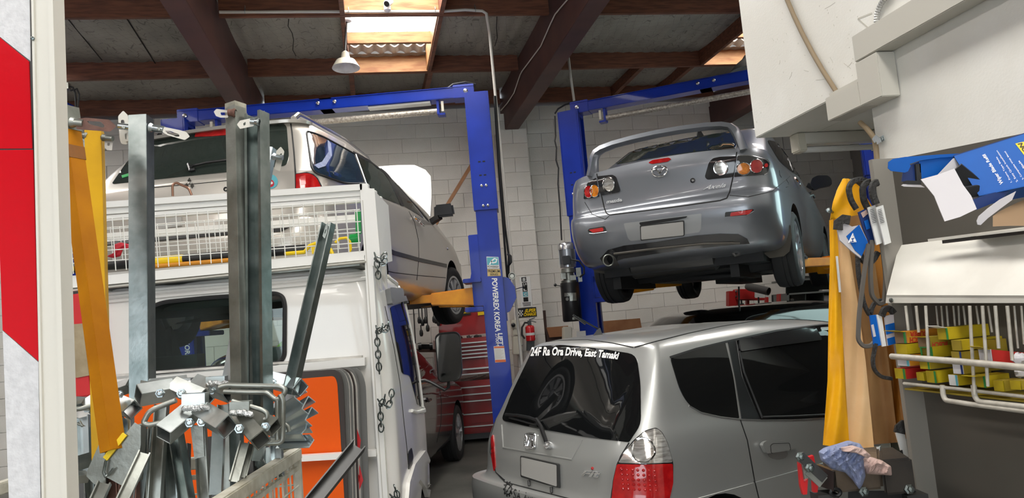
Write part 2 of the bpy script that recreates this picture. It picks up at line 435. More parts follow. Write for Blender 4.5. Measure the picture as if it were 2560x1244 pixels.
M['bosch_orange'] = mat('orange_carton', (.62, .25, .02), .5)
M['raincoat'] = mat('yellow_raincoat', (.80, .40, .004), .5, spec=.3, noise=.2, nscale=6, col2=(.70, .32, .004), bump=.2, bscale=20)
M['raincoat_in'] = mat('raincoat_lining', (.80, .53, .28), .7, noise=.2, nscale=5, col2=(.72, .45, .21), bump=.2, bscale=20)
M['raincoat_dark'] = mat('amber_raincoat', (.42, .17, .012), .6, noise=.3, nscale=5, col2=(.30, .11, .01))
M['rag_blue'] = mat('blue_rag', (.25, .29, .44), .9, noise=.5, nscale=16, col2=(.17, .19, .31), bump=.4, bscale=80)
M['rag_pink'] = mat('pink_rag', (.55, .40, .36), .9, noise=.3, nscale=9, col2=(.42, .28, .24), bump=.4, bscale=80)
M['bench_wood'] = mat('oily_bench_timber', (.12, .085, .055), .6, noise=.5, nscale=8, col2=(.03, .022, .016), bump=.3, bscale=30)
M['dark_steel'] = mat('dark_steel', (.08, .08, .08), .4, metal=.8)
M['red_handle'] = mat('red_plastic_handle', (.52, .012, .015), .3)
M['belt'] = mat('black_drive_belt', (.022, .021, .020), .6, bump=.5, bscale=120)
M['belt_worn'] = mat('grey_worn_belt', (.095, .085, .075), .6)
M['green_plastic'] = mat('green_plastic', (.01, .34, .07), .35)
M['bright_yellow'] = mat('bright_yellow', (.86, .60, .01), .4)
M['red_rag'] = mat('red_cloth', (.45, .015, .03), .8, bump=.3, bscale=40)
M['hivis'] = mat('hi_vis_green', (.42, .75, .03), .6)
M['extinguisher'] = mat('extinguisher_red', (.56, .015, .02), .25, coat=.4)
M['switch_box'] = mat('cream_switch_box', (.58, .55, .46), .45)
M['foam'] = mat('silver_foil_foam', (.50, .46, .40), .35, metal=.4, noise=.8, nscale=55, col2=(.18, .15, .12), bump=.5, bscale=70)
M['grey_foam'] = mat('pale_pad', (.62, .62, .60), .5)
M['old_pipe'] = mat('grey_steel_pipe', (.15, .145, .14), .5, metal=.4)
M['shelf_dark'] = mat('dark_green_shelving', (.035, .045, .042), .6)
M['shelf_edge'] = mat('grey_shelf_edge', (.16, .17, .165), .5)
M['ply'] = mat('brown_plywood', (.36, .17, .075), .6, noise=.3, nscale=4, col2=(.28, .12, .05))
M['dark_ply'] = mat('dark_brown_board', (.085, .045, .035), .6)
M['hood_white'] = mat('white_bonnet', (.78, .79, .75), .3, coat=.5)
M['orange_hood'] = M['ply']
M['lamp_enamel'] = mat('white_enamel', (.66, .63, .53), .35, noise=.2, nscale=9, col2=(.5, .46, .37))
M['black_hood'] = mat('black_car_paint', (.010, .010, .011), .12, coat=.8)

# foil insulation with netting
def foil():
    m = mat('foil_insulation', (.36, .345, .305), .5, metal=.2, noise=.3, nscale=1.3, col2=(.26, .25, .222), bump=.12, bscale=14, stretch=None)
    nt = m.node_tree; b = nt.nodes['Principled BSDF']
    tc = nt.nodes.new('ShaderNodeTexCoord'); vo = nt.nodes.new('ShaderNodeTexVoronoi'); vo.feature = 'DISTANCE_TO_EDGE'; vo.inputs['Scale'].default_value = 11; vo.inputs['Randomness'].default_value = .35
    nt.links.new(tc.outputs['Object'], vo.inputs['Vector'])
    rp = nt.nodes.new('ShaderNodeValToRGB'); rp.color_ramp.elements[0].position = .006; rp.color_ramp.elements[0].color = (.5, .5, .5, 1); rp.color_ramp.elements[1].position = .02; rp.color_ramp.elements[1].color = (1, 1, 1, 1)
    nt.links.new(vo.outputs['Distance'], rp.inputs['Fac'])
    src = b.inputs['Base Color'].links[0].from_socket
    mx = nt.nodes.new('ShaderNodeMix'); mx.data_type = 'RGBA'; mx.blend_type = 'MULTIPLY'; mx.inputs[0].default_value = 1.0
    nt.links.new(src, mx.inputs[6]); nt.links.new(rp.outputs['Color'], mx.inputs[7]); nt.links.new(mx.outputs[2], b.inputs['Base Color'])
    return m
M['foil'] = foil()

# ------------------------------------------------------------------ setting
WS = 10.2
def floor_z(s): return 0.2 * min(1, max(0, (s - 4.5) / 5.7))
g = G()
ss = [-9, 0, 4.5, 6, 8, 10.4]
for i in range(5):
    g.add([room(-9, ss[i], floor_z(ss[i])), room(9, ss[i], floor_z(ss[i])), room(9, ss[i + 1], floor_z(ss[i + 1])), room(-9, ss[i + 1], floor_z(ss[i + 1]))], [(0, 1, 2, 3)])
floor = struct(g.build('floor', M['concrete']))
g = G()
line(g, [(1085, 1190), (1110, 1244)], Surf(p=(0, 0, .02), n=(0, 0, 1)), r=.004, flat=.02, off=.003)
g.build('expansion_joint', M['seam'], floor)

# back wall: backing panel, then every block that shows
g = G(); g.rbox(-7.5, 7.7, WS + .012, WS + .2, 0, 4.7)
wall_back = struct(g.build('wall_back', M['mortar']))
BW, BH, Z0 = .4, .203, 2.06 - .203 * 10
def block_mesh(w):
    g = G(); g.cbox((0, 0, 0), w - .0035, .024, BH - .003)
    o = g.build('block', M['block'], bevel=.002); me = o.data; bpy.data.objects.remove(o); return me
BM = block_mesh(BW); BMH = block_mesh(BW / 2)
WROT = math.atan2(EU.y, EU.x)
def seen(p):
    x, y = topx(p)
    return (230 < x < 360 and 290 < y < 460) or (780 < x < 1215 and 265 < y < 700) or (1240 < x < 1490 and 250 < y < 860) or (1440 < x < 1900 and 240 < y < 440) or \
        (1480 < x < 1900 and 600 < y < 830) or (1990 < x < 2200 and 360 < y < 560) or (440 < x < 660 and 780 < y < 960) or (1030 < x < 1130 and 720 < y < 860)
rest = G(); nb = 0
for r in range(23):
    u = -7.35 + (0 if r % 2 else BW / 2) + .106
    while u < 7.3:
        z = Z0 + BH * (r + .5); p = room(u + BW / 2, WS, z)
        if seen(p) and nb < 298:
            o = bpy.data.objects.new('block', BM); COL.objects.link(o); o.parent = wall_back
            o.location = room(u + BW / 2, WS - .003 + random.uniform(-.0015, .0015), z); o.rotation_euler = (0, 0, WROT); nb += 1
        else:
            rest.rbox(u + .004, u + BW - .004, WS - .018, WS + .012, z - BH / 2 + .003, z + BH / 2 - .003)
        u += BW
o = rest.build('block_course', M['block'], wall_back); o['kind'] = 'stuff'
# pilaster on the back wall
g = G(); g.rbox(1.875, 2.235, 9.83, WS, 0, 4.2)
pil = struct(g.build('wall_pilaster', M['mortar']))
for r in range(21):
    z = Z0 + BH * (r + .5) - .02
    if r % 2:
        o = bpy.data.objects.new('block', BM); COL.objects.link(o); o.parent = pil; o.location = room(2.055, 9.818, z); o.rotation_euler = (0, 0, WROT)
    else:
        for d in (-.1, .1):
            o = bpy.data.objects.new('block', BMH); COL.objects.link(o); o.parent = pil; o.location = room(2.055 + d, 9.818, z); o.rotation_euler = (0, 0, WROT)
g = G()
for r in range(21):
    z = Z0 + BH * (r + .5) - .02
    for u0 in (1.858, 2.238): g.rbox(u0, u0 + .014, 9.83, WS, z - BH / 2 + .003, z + BH / 2 - .003)
o = g.build('block_end', M['block'], pil); o['kind'] = 'stuff'
# side and rear walls
g = G()
for (s0, s1, z0, z1) in ((-7.2, 4.2, 0, 5.2), (7.2, 10.4, 0, 5.2), (4.2, 7.2, 0, 2.0), (4.2, 7.2, 3.9, 5.2)): g.rbox(7.5, 7.7, s0, s1, z0, z1)
struct(g.build('wall_right', M['grey_wall']))
g = G(); g.rbox(7.6, 7.605, 4.2, 7.2, 2.0, 3.9); win = struct(g.build('added_window_1', M['clear_glass']))  # unseen window added to brighten the dark right side
for s0 in (4.2, 5.2, 6.2, 7.15): g = G(); g.rbox(7.57, 7.63, s0, s0 + .05, 2.0, 3.9); g.build('window_frame', M['white_wall'], win)  # frame bars of the added unseen window
g = G(); g.rbox(7.46, 7.498, 2.4, 10.1, .1, 1.5); struct(g.build('added_trim_1', M['added_dado']))  # unseen brown board added to darken the reflection in the hatchback's side
g = G(); g.rbox(-7.7, -7.5, -8, 10.4, 0, 5.2); struct(g.build('wall_left', M['grey_wall']))
g = G()
for (u0, u1, z0, z1) in ((-7.5, -6.6, 0, 5), (-6.6, -.6, 3.7, 5), (-.6, 7.6, 0, 5)): g.rbox(u0, u1, -7.2, -7, z0, z1)
struct(g.build('wall_rear', M['grey_wall']))
# office box on the right: lower wall, bulkhead above the opening
g = G(); g.prism([room(1.82, s, z) for s, z in ((-7, 0), (2.33, 0), (2.33, 2.4), (3.14, 2.4), (3.14, 4.7), (-7, 4.7))], EU * .28)
bulk = struct(g.build('wall_office', M['white_wall'], bevel=.004))
g = G(); g.rbox(2.1, 7.5, -7, 3.14, 2.4, 4.7); struct(g.build('wall_bulkhead', M['white_wall']))
g = G()
sf = Surf(p=room(1.82, 0, 0), n=-EU)
line(g, [(2145, 47), (2180, 33)], sf, r=.002, flat=.006, off=.001); line(g, [(2145, 47), (2180, 78)], sf, r=.002, flat=.006, off=.001)
g.build('patch_edge', M['trunk'], bulk)
g = G()
rr = random.Random(3)
for (x, y, a, l) in ((2075, 142, 65, 18), (2040, 200, -5, 30), (2110, 158, 40, 22), (2150, 190, 100, 40), (1980, 180, 110, 20), (2062, 22, -30, 30), (1930, 95, 60, 10), (2095, 228, 35, 14), (1950, 150, 100, 12), (2155, 90, 110, 18), (2010, 175, 20, 12), (2130, 155, 130, 18)):
    c, s_ = math.cos(R(a)), math.sin(R(a)); line(g, [(x, y), (x + c * l * .5 + 1, y + s_ * l * .5), (x + c * l, y + s_ * l - 1)], sf, r=.001, flat=.0016, off=.0008)
for i in range(60):
    x, y = rr.uniform(1890, 2180), rr.uniform(10, 320)
    if y > 345 - (x - 1880) * .457: continue
    line(g, [(x, y), (x + rr.uniform(-1.5, 1.5), y + rr.uniform(1.5, 5))], sf, r=.001, flat=.0018, off=.0008)
g.build('scuff_marks', M['trunk'], bulk)['kind'] = 'stuff'

# ceiling: foil sheet sagging between purlins, with skylight openings
SKY = [(-.07, .84, 3.4, 8.50), (4.40, 5.30, 3.4, 8.50), (-4.45, -3.5, 3.4, 8.50), (-.07, .84, -6.5, 1.9), (4.4, 5.3, -6.5, 1.9), (-4.45, -3.5, -6.5, 1.9)]
PUR = [-4.44, -2.8, -1.16, .48, 2.12, 3.77, 5.41, 7.05, 8.69, 10.03]
us_ = sorted(set([-7.5 + .2 * i for i in range(14)] + [-4.7 + .04 * i for i in range(260)] + [5.7 + .2 * i for i in range(11)] + [v for k in SKY for v in k[:2]]))
sv = sorted(set([-7.2 + .2 * i for i in range(88)] + [v for k in SKY for v in k[2:]] + PUR))
sv = [s for s in sv if s < 10.35]
g = G(); idx = {}
def cz(u, s):
    k = [p for p in PUR if p <= s]; a = k[-1] if k else -6.1; nx = [p for p in PUR if p > s]; b = nx[0] if nx else a + 1.64
    t = (s - a) / (b - a)
    return 4.90 - .035 * math.sin(math.pi * t) + .005 * math.sin(u * 41) + .006 * math.sin(s * 5 + u * 3)
for i, u in enumerate(us_):
    for j, s in enumerate(sv):
        idx[(i, j)] = len(g.v); g.v.append(room(u, s, cz(u, s)))
for i in range(len(us_) - 1):
    for j in range(len(sv) - 1):
        um, sm = (us_[i] + us_[i + 1]) / 2, (sv[j] + sv[j + 1]) / 2
        if any(k[0] < um < k[1] and k[2] < sm < k[3] for k in SKY): continue
        g.f.append((idx[(i, j)], idx[(i, j + 1)], idx[(i + 1, j + 1)], idx[(i + 1, j)])); g.m.append(0)
ceiling = struct(g.build('ceiling', M['foil'], smooth=60, fix=False))
g = G(); g.rbox(-7.7, 7.9, -7.4, 10.5, 5.22, 5.26); g.build('roof_sheet', M['corrugated'], ceiling)
g = G()
for (u0, u1, s0, s1) in SKY:   # translucent sheets, lit by the sky above
    g.rbox(u0 - .02, u1 + .02, s0, s1 + .06, 5.08, 5.10)
g.build('skylight_sheet', M['skylight'], ceiling)
g = G()
for (u0, u1, s0, s1) in SKY[:2]:   # the corrugated end of the roofing below the skylight
    n = 84; o = len(g.v)
    for k in range(n + 1):
        u = u0 - .02 + (u1 - u0 + .04) * k / n; dz = 0.02 * math.cos(2 * math.pi * (u - u0) / .152)
        for (s, z) in ((s1 - .03, 4.985), (s1 + .14, 4.965), (s1 + .14, 4.95), (s1 - .03, 4.97)): g.v.append(room(u, s, z + dz))
    for k in range(n):
        for j in range(4): g.f.append((o + k * 4 + j, o + k * 4 + (j + 1) % 4, o + k * 4 + 4 + (j + 1) % 4, o + k * 4 + 4 + j)); g.m.append(0)
g.build('corrugated_sheet', M['corrugated'], ceiling, smooth=50)
RAF = [-4.63, -1.41, 1.96, 5.2]
for i, s in enumerate(PUR):
    for (a, b) in [(-7.5, RAF[0])] + [(RAF[k] + .19, RAF[k + 1]) for k in range(3)] + [(5.39, 7.5)]:
        if s < 3: 
            if a < -7: continue
        g = G(); g.rbox(a, b, s - .05, s, 4.70, 4.935); g.build('purlin', M['timber'], ceiling, bevel=.004)
for u in RAF:
    g = G(); g.rbox(u, u + .19, -7, 9.83 if u == 1.96 else 10.19, 4.265, 4.60); g.rbox(u + .02, u + .17, -7, 10.19, 4.60, 4.88)
    g.build('rafter', M['rafter_paint'], ceiling, bevel=.004)
g = G(); g.rbox(-7.5, 7.7, 10.03, 10.4, 4.72, 4.78); g.build('wall_plate', M['rafter_paint'], ceiling)
for (u0, u1, s0, s1) in SKY[:2]:   # trimmers and cross pieces round the skylight openings
    for (a, s_) in ((u0 - .045, 0), (u1, 1)):
        for (sa, sb) in ((5.41, 7.0), (7.05, 8.64)):
            g = G(); g.rbox(a, a + .045, sa, sb, 4.70, 4.93); g.build('trimmer', M['pine_skylit'] if False else M['timber'], ceiling, bevel=.003)
    g = G(); g.rbox(u0, u1, 7.83, 7.88, 4.75, 4.875); g.build('skylight_noggin', M['pine_skylit'], ceiling, bevel=.003)
    g = G(); g.rbox(u0 + .002, u1 - .002, 6.985, 7.0, 4.71, 4.95); g.build('painted_light_face', M['pine_skylit'], ceiling)  # purlin face below the skylight, its light put into the colour
    g = G(); g.rbox(u0 + .002, u1 - .002, 8.625, 8.64, 4.705, 4.93); g.build('painted_light_face', M['pine_skylit'], ceiling)
    g = G(); g.rbox(u1 - .012, u1 - .001, 7.05, 8.62, 4.72, 4.95); g.build('painted_light_trimmer', M['pine_skylit'], ceiling)  # inner trimmer face with the skylight's glow painted on
for (u, s0, s1) in ((-.09, 8.69, 9.98), (.86, 8.69, 9.98), (3.6, 8.69, 9.98), (4.3, 8.69, 9.98)):
    g = G(); g.rbox(u, u + .06, s0, s1, 4.74, 4.88); g.build('ceiling_batten', M['timber'], ceiling)
for i in range(6):   # foil joints
    pts = [room(-3.1 + i * .62 + .0, 8.6, 4.885), room(-3.1 + i * .62, 7.1, 4.885)]
g = G()
for (p0, p1) in (((172, 50), (255, 150)), ((318, 48), (388, 158))):
    P_ = [Surf(p=(0, 0, 4.862), n=(0, 0, 1)).hit(*q)[0] for q in dens([p0, p1], 12, False)]; g.tube(P_, .006, 5)
g.build('foil_joint', M['seam'], ceiling)
# ------------------------------------------------------------------ cars
def catmull(P, t):
    n = len(P); i = min(int(t), n - 2); f = t - i
    p0, p1, p2, p3 = P[max(i - 1, 0)], P[i], P[i + 1], P[min(i + 2, n - 1)]
    return .5 * (2 * p1 + (p2 - p0) * f + (2 * p0 - 5 * p1 + 4 * p2 - p3) * f * f + (3 * p1 - p0 - 3 * p2 + p3) * f ** 3)
def lerp_tab(tab, x):
    if x <= tab[0][0]: return tab[0][1]
    for (a, b), (c, d) in zip(tab, tab[1:]):
        if x <= c: return b + (d - b) * (x - a) / (c - a)
    return tab[-1][1]
class Ring:
    """one level line round a car body, front at +x, left at +y"""
    def __init__(s, xr, xf, w, z, rr=.3, rf=.4, br=.04, bf=.1, bs=.03, wf=None, crown=0.):
        s.crown = crown
        s.xr, s.xf, s.w, s.rr, s.rf, s.br, s.bf, s.bs = xr, xf, w, rr, rf, br, bf, bs
        s.z = z if isinstance(z, (list, tuple)) else [(0, z), (9, z)]; s.wf = wf if wf is not None else w
    def half(s, nR=7, nA=7, nS=26, nB=7, nF=7):
        pts = []; w = s.w; wf = s.wf; rr = min(s.rr, w * .95); rf = min(s.rf, wf * .95)
        L = s.xf - s.xr
        def wx(x):
            t = (x - s.xr) / L; return (w + (wf - w) * max(0, (t - .55) / .45) ** 1.5) - s.bs * (2 * t - 1) ** 2 * (1 if t < .5 else .5)
        w0 = wx(s.xr + rr); w1 = wx(s.xf - rf)
        for i in range(nR):
            y = (w0 - rr) * i / nR; pts.append((s.xr + s.br * (y / max(w, .01)) ** 2, y))
        e = pts[-1][0] if pts else s.xr; x0 = s.xr + s.br * ((w0 - rr) / max(w, .01)) ** 2
        for i in range(nA):
            a = math.pi / 2 * i / nA; pts.append((x0 + (s.xr + rr - x0) * (1 - math.cos(a)), w0 - rr + rr * math.sin(a)))
        for i in range(nS):
            x = s.xr + rr + (L - rr - rf) * i / nS; pts.append((x, wx(x)))
        x1 = s.xf - s.bf * ((w1 - rf) / max(wf, .01)) ** 2
        for i in range(nB):
            a = math.pi / 2 * i / nB; pts.append((s.xf - rf + (x1 - (s.xf - rf)) * math.sin(a), w1 - rf + rf * math.cos(a)))
        for i in range(nF + 1):
            y = (w1 - rf) * (1 - i / nF); pts.append((s.xf - s.bf * (y / max(wf, .01)) ** 2, y))
        return pts
    def full(s):
        h = s.half(); pts = h + [(x, -y) for x, y in h[-2:0:-1]]
        return [Vector((x, y, lerp_tab(s.z, x) + s.crown * (1 - (y / max(s.w, .01)) ** 2))) for x, y in pts]
def car_body(rings, k=4, hard=()):
    R_ = [r.full() for r in rings]; n = len(R_[0]); rows = []
    segs = []; st = 0
    for i in list(hard) + [len(rings) - 1]:
        segs.append((st, i)); st = i
    for (a, b) in segs:
        sub = R_[a:b + 1]
        steps = (b - a) * k
        for j in range(steps + (1 if b == len(rings) - 1 else 0)):
            t = j / k; rows.append([catmull([q[i] for q in sub], t) for i in range(n)])
    g = G(); m = len(rows)
    for r in rows: g.v += r
    for i in range(m - 1):
        for j in range(n):
            g.f.append((i * n + j, i * n + (j + 1) % n, (i + 1) * n + (j + 1) % n, (i + 1) * n + j)); g.m.append(0)
    c0 = sum(rows[0], Vector()) / n; c1 = sum(rows[-1], Vector()) / n
    g.v += [c0, c1]; a = len(g.v) - 2
    for j in range(n):
        g.f.append((a, (j + 1) % n, j)); g.f.append((a + 1, (m - 1) * n + j, (m - 1) * n + (j + 1) % n)); g.m += [0, 0]
    return g
def boolean(o, cutters):
    for c in cutters:
        md = o.modifiers.new('cut', 'BOOLEAN'); md.operation = 'DIFFERENCE'; md.object = c; md.solver = 'EXACT'; md.material_mode = 'TRANSFER'
    bpy.context.view_layer.update()
    dg = bpy.context.evaluated_depsgraph_get(); me = bpy.data.meshes.new_from_object(o.evaluated_get(dg))
    o.modifiers.clear(); old = o.data; o.data = me; me.name = o.name
    for c in cutters: bpy.data.objects.remove(c)
    return o
class Car:
    def __init__(s, name, label, pose, rings, paint, wheels, hard=(), k=4, arch_r=.34, smooth=35):
        x, y, z, yaw = pose
        s.root = thing(name, label, 'car', (x, y, z), math.pi / 2 - yaw)
        s.M = rootM(s.root); s.inv = s.M.inverted()
        bg_ = car_body(rings, k, hard)
        V = [s.M @ v for v in bg_.v]
        s.bvh = BVHTree.FromPolygons([tuple(v) for v in V], bg_.f); s.S = Surf(bvh=s.bvh)
        s.body = bg_.build('body', paint, s.root, smooth=smooth, local=True)
        cut = []
        for (wx, side) in wheels:
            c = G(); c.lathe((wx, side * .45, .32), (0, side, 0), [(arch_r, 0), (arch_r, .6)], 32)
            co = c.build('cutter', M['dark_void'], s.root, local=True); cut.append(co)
        s.cut = cut
    def finish(s, extra=()):
        if s.cut or extra:
            boolean(s.body, s.cut + list(extra)); s.body.data.shade_smooth(); s.body.data.set_sharp_from_angle(angle=R(35))
    def part(s, name, g, m, parent=None, smooth=35, label=None):
        o = g.build(name, m, parent or s.root, smooth=smooth)
        if label: o['label'] = label
        return o
    def panel(s, name, poly, m, off=.003, thick=.006, step=12, parent=None, label=None, holes=(), smooth=40):
        return s.part(name, panel(G(), poly, s.S, off, thick, step, holes=holes), m, parent, smooth, label)
    def line(s, name, pts, m, r=.004, off=0., step=6, parent=None, closed=False, flat=None, n=6, label=None):
        return s.part(name, line(G(), pts, s.S, r + (.004 if flat else 0), off + (.001 if flat else 0), step, n, 0, closed, flat), m, parent, 40, label)
    def text(s, name, t, quad, m, off=.005, parent=None, **kw):
        return s.part(name, text(G(), t, quad, s.S, off, **kw), m, parent, None)
    def wheel(s, wx, wy, wz, r, w, side, style, tm, hm, steer=0., rim=.205):
        """tyre and wheel at local hub centre; side -1 = right"""
        ax = Vector((math.sin(steer), side * math.cos(steer), 0)); c = Vector((wx, wy, wz)); g = G()
        h = w / 2
        prof = [(rim, h * .80), (rim + .015, h * .92), (r * .82, h), (r - .035, h * .97), (r - .008, h * .82), (r, h * .5)]
        for q in (.42, .40): prof.append((r - (.009 if q == .40 else 0), h * q))
        prof += [(r - .009, h * .30), (r, h * .28), (r, h * .05), (r - .009, h * .04), (r - .009, -h * .06), (r, -h * .08), (r, -h * .5), (r - .008, -h * .82), (r - .035, -h * .97), (rim + .02, -h * .9), (rim, -h * .8)]
        g.lathe(c, ax, prof, 48, caps=False)
        t = g.build('tyre', tm, s.root, smooth=32, local=True)
        g = G(); g.lathe(c, ax, [(rim + .002, -h * .8), (rim + .002, h * .78), (rim + .008, h * .86), (rim - .012, h * .86), (rim - .02, h * .6), (rim - .03, -h * .3), (.02, -h * .35)], 40, caps=False)
        rm = g.build('rim', hm if style != 'spoke' else M['dark_steel'], t, smooth=35, local=True) if False else None
        x = ax.cross(Vector((0, 0, 1))).normalized(); z = Vector((0, 0, 1))
        g = G()
        g.lathe(c, ax, [(rim + .002, -h * .8), (rim + .002, h * .78), (rim + .008, h * .88), (rim - .014, h * .88), (rim - .022, h * .6), (rim - .03, -h * .3), (.02, -h * .35)], 40, caps=False)
        n = 5 if style == 'spoke' else 8
        for i in range(n):
            a = 2 * math.pi * i / n + .3; d = x * math.cos(a) + z * math.sin(a); e = ax.cross(d)
            if style == 'spoke':
                for q in (-.16, .16):
                    d2 = (d + e * q).normalized(); g.bar(c + d * .03 + ax * h * .62, c + d2 * (rim - .012) + ax * h * .74, .034, .03, ax)
            else:
                g.box8([c + d * .06 - e * .018 + ax * h * .62, c + d * (rim - .03) - e * .045 + ax * h * .66, c + d * (rim - .03) + e * .035 + ax * h * .72, c + d * .06 + e * .018 + ax * h * .72] + [p + ax * .018 for p in (c + d * .06 - e * .018 + ax * h * .62, c + d * (rim - .03) - e * .045 + ax * h * .66, c + d * (rim - .03) + e * .035 + ax * h * .72, c + d * .06 + e * .018 + ax * h * .72)])
        g.lathe(c, ax, [(.062, h * .3), (.062, h * .74), (.04, h * .84), (0, h * .85)], 20)
        g2 = G(); g2.lathe(c, ax, [(rim - .03, h * .1), (0, h * .1)], 24, caps=False)
        g2.build('brake_disc', M['dark_steel'] if style == 'spoke' else M['alloy'], t, smooth=30, local=True)
        g.build('wheel_cover', hm, t, smooth=30, local=True)
        return t

# ---- silver hatchback on the floor in front
FIT = (-.027, 4.33, 0, R(57.1))
rings = [
    Ring(.30, 3.60, .70, .20, .3, .5, .03, .2), Ring(.09, 3.74, .80, .24, .32, .5, .05, .25), Ring(-.02, 3.82, .84, .42, .24, .5, .06, .3),
    Ring(-.035, 3.83, .847, .58, .22, .5, .06, .3), Ring(-.025, 3.82, .847, .665, .22, .5, .06, .3), Ring(.055, 3.80, .836, .68, .28, .5, .06, .3),
    Ring(.085, 3.74, .832, [(.0, .86), (2.8, .86), (3.7, .74)], .27, .5, .07, .3), Ring(.13, 3.55, .812, [(0, .98), (2.8, .96), (3.5, .86)], .26, .5, .08, .3),
    Ring(.185, 3.25, .775, [(0, 1.08), (2.6, 1.06), (3.2, 1.0)], .24, .4, .09, .25), Ring(.30, 2.85, .725, [(0, 1.26), (2.8, 1.22)], .16, .35, .10, .2),
    Ring(.395, 2.55, .668, [(0, 1.40), (1.2, 1.41), (2.5, 1.37)], .12, .35, .10, .2), Ring(.43, 2.42, .632, [(0, 1.448), (1.3, 1.468), (2.4, 1.42)], .12, .35, .10, .2),
    Ring(.49, 2.34, .55, [(0, 1.475), (1.3, 1.502), (2.3, 1.45)], .14, .3, .10, .2), Ring(.62, 2.2, .38, [(.6, 1.497), (1.4, 1.520), (2.2, 1.48)], .2, .3, .06, .1),
    Ring(.85, 1.95, .15, [(.8, 1.507), (1.4, 1.525), (2.0, 1.50)], .1, .1, .0, .0)]
fit = Car('hatchback', 'silver hatchback parked on the floor with white address lettering across its dark rear window', FIT, rings, M['silver'], [(.62, -1), (3.07, -1), (.62, 1), (3.07, 1)], hard=(4,))
for wx in (.62, 3.07):
    for sd in (-1, 1): fit.wheel(wx, sd * .74, .295, .295, .18, sd, 'cap', M['tyre'], M['hubcap'], rim=.19)
c = fit
# rear window, lettering, wiper
rw = rpoly([(1336, 867), (1400, 862), (1500, 871), (1592, 886), (1602, 960), (1603, 1060), (1573, 1105), (1470, 1093), (1330, 1068), (1254, 1050), (1278, 987)], [14, 20, 20, 22, 20, 20, 4, 20, 20, 12, 10])
glass = c.panel('rear_window', rw, M['dark_glass'], .004, .012, 11)
c.text('window_lettering', '24F Ra Ora Drive, East Tamaki', [(1328, 869), (1551, 881), (1547, 903), (1328, 895)], M['white_letter'], .0075, bold=.035, shear=.18, parent=glass, bend=-5)
wg = G(); line(wg, [(1376, 1108), (1362, 1070), (1350, 1052)], c.S, .013, .03, 10); line(wg, [(1352, 1055), (1330, 1047), (1300, 1042), (1272, 1040)], c.S, .010, .026, 10)
wp = c.part('rear_wiper', wg, M['black_plastic']); wg = G(); wg.lathe(c.S.hit(1376, 1114)[0], c.S.hit(1376, 1114)[1], [(.022, 0), (.022, .03), (.014, .042), (0, .044)], 16)
c.part('wiper_cap', wg, M['silver_trim'], wp)
c.line('wiper_blade', [(1277, 1046), (1302, 1052), (1330, 1060), (1346, 1064)], M['black_rubber'], .006, .012, parent=wp)
# hatch panel lines
c.line('hatch_gap', [(1573, 1106), (1552, 1140), (1541, 1170), (1530, 1230), (1528, 1250)], M['seam'], .003, .0015, flat=.007)
c.line('hatch_gap', [(1240, 1047), (1228, 1085), (1226, 1130), (1240, 1180), (1262, 1200)], M['seam'], .003, .0015, flat=.006)
c.line('bumper_gap', [(1246, 1186), (1262, 1204), (1330, 1222), (1400, 1240), (1440, 1250)], M['seam'], .003, .0015, flat=.005)
c.line('roof_gap', [(1340, 858), (1400, 850), (1470, 849), (1530, 857), (1584, 868)], M['seam'], .003, .0015, flat=.006)
c.line('roof_gutter', [(1586, 868), (1640, 853), (1720, 833), (1800, 816), (1900, 800), (2000, 791), (2075, 788)], M['seam'], .003, .0015, flat=.007)
c.line('hatch_crease', [(1254, 1062), (1258, 1118), (1330, 1131), (1430, 1148), (1456, 1098)], M['silver'], .006, -.001, 8, n=8)
# number plate in its recess, badge, model lettering
pl = c.panel('number_plate', rpoly([(1306, 1138), (1400, 1159), (1402, 1220), (1307, 1191)], 4), M['plate_dark'], .016, .02, 14)
pq = [(1309, 1142), (1397, 1162), (1398, 1215), (1310, 1187)]
c.panel('plate_face', rpoly(pq, 3), M['plate'], .019, .006, 14, parent=pl)
for (x, y) in ((1324, 1214), (1380, 1231)): c.line('plate_bracket', [(x, y - 14), (x + 1, y)], M['plate_dark'], .008, .006, 6, parent=pl)
gb = G(); line(gb, rpoly([(1317, 1083), (1342, 1085), (1339, 1121), (1315, 1118)], 7, 4), c.S, .0065, .008, 5, 8, closed=True)
for pts in ([(1322, 1089), (1325, 1101), (1321, 1114)], [(1337, 1090), (1333, 1101), (1334, 1116)], [(1325, 1101), (1333, 1102)]): line(gb, pts, c.S, .006, .007, 4, 6)
bd = c.part('maker_badge', gb, M['chrome'])
c.panel('badge_backing', rpoly([(1317, 1083), (1342, 1085), (1339, 1121), (1315, 1118)], 7, 4), M['silver_trim'], .004, .006, 8, parent=bd)
md = c.text('model_lettering', 'Fit', [(1458, 1174), (1504, 1177), (1502, 1194), (1455, 1189)], M['chrome'], .009, bold=.03, shear=.25, thick=.008)
gd = G(); h, n_ = c.S.hit(1482, 1170); gd.lathe(h, n_, [(.008, .0), (.008, .006), (.004, .010), (0, .011)], 12); c.part('red_dot', gd, M['red_lens'], md)
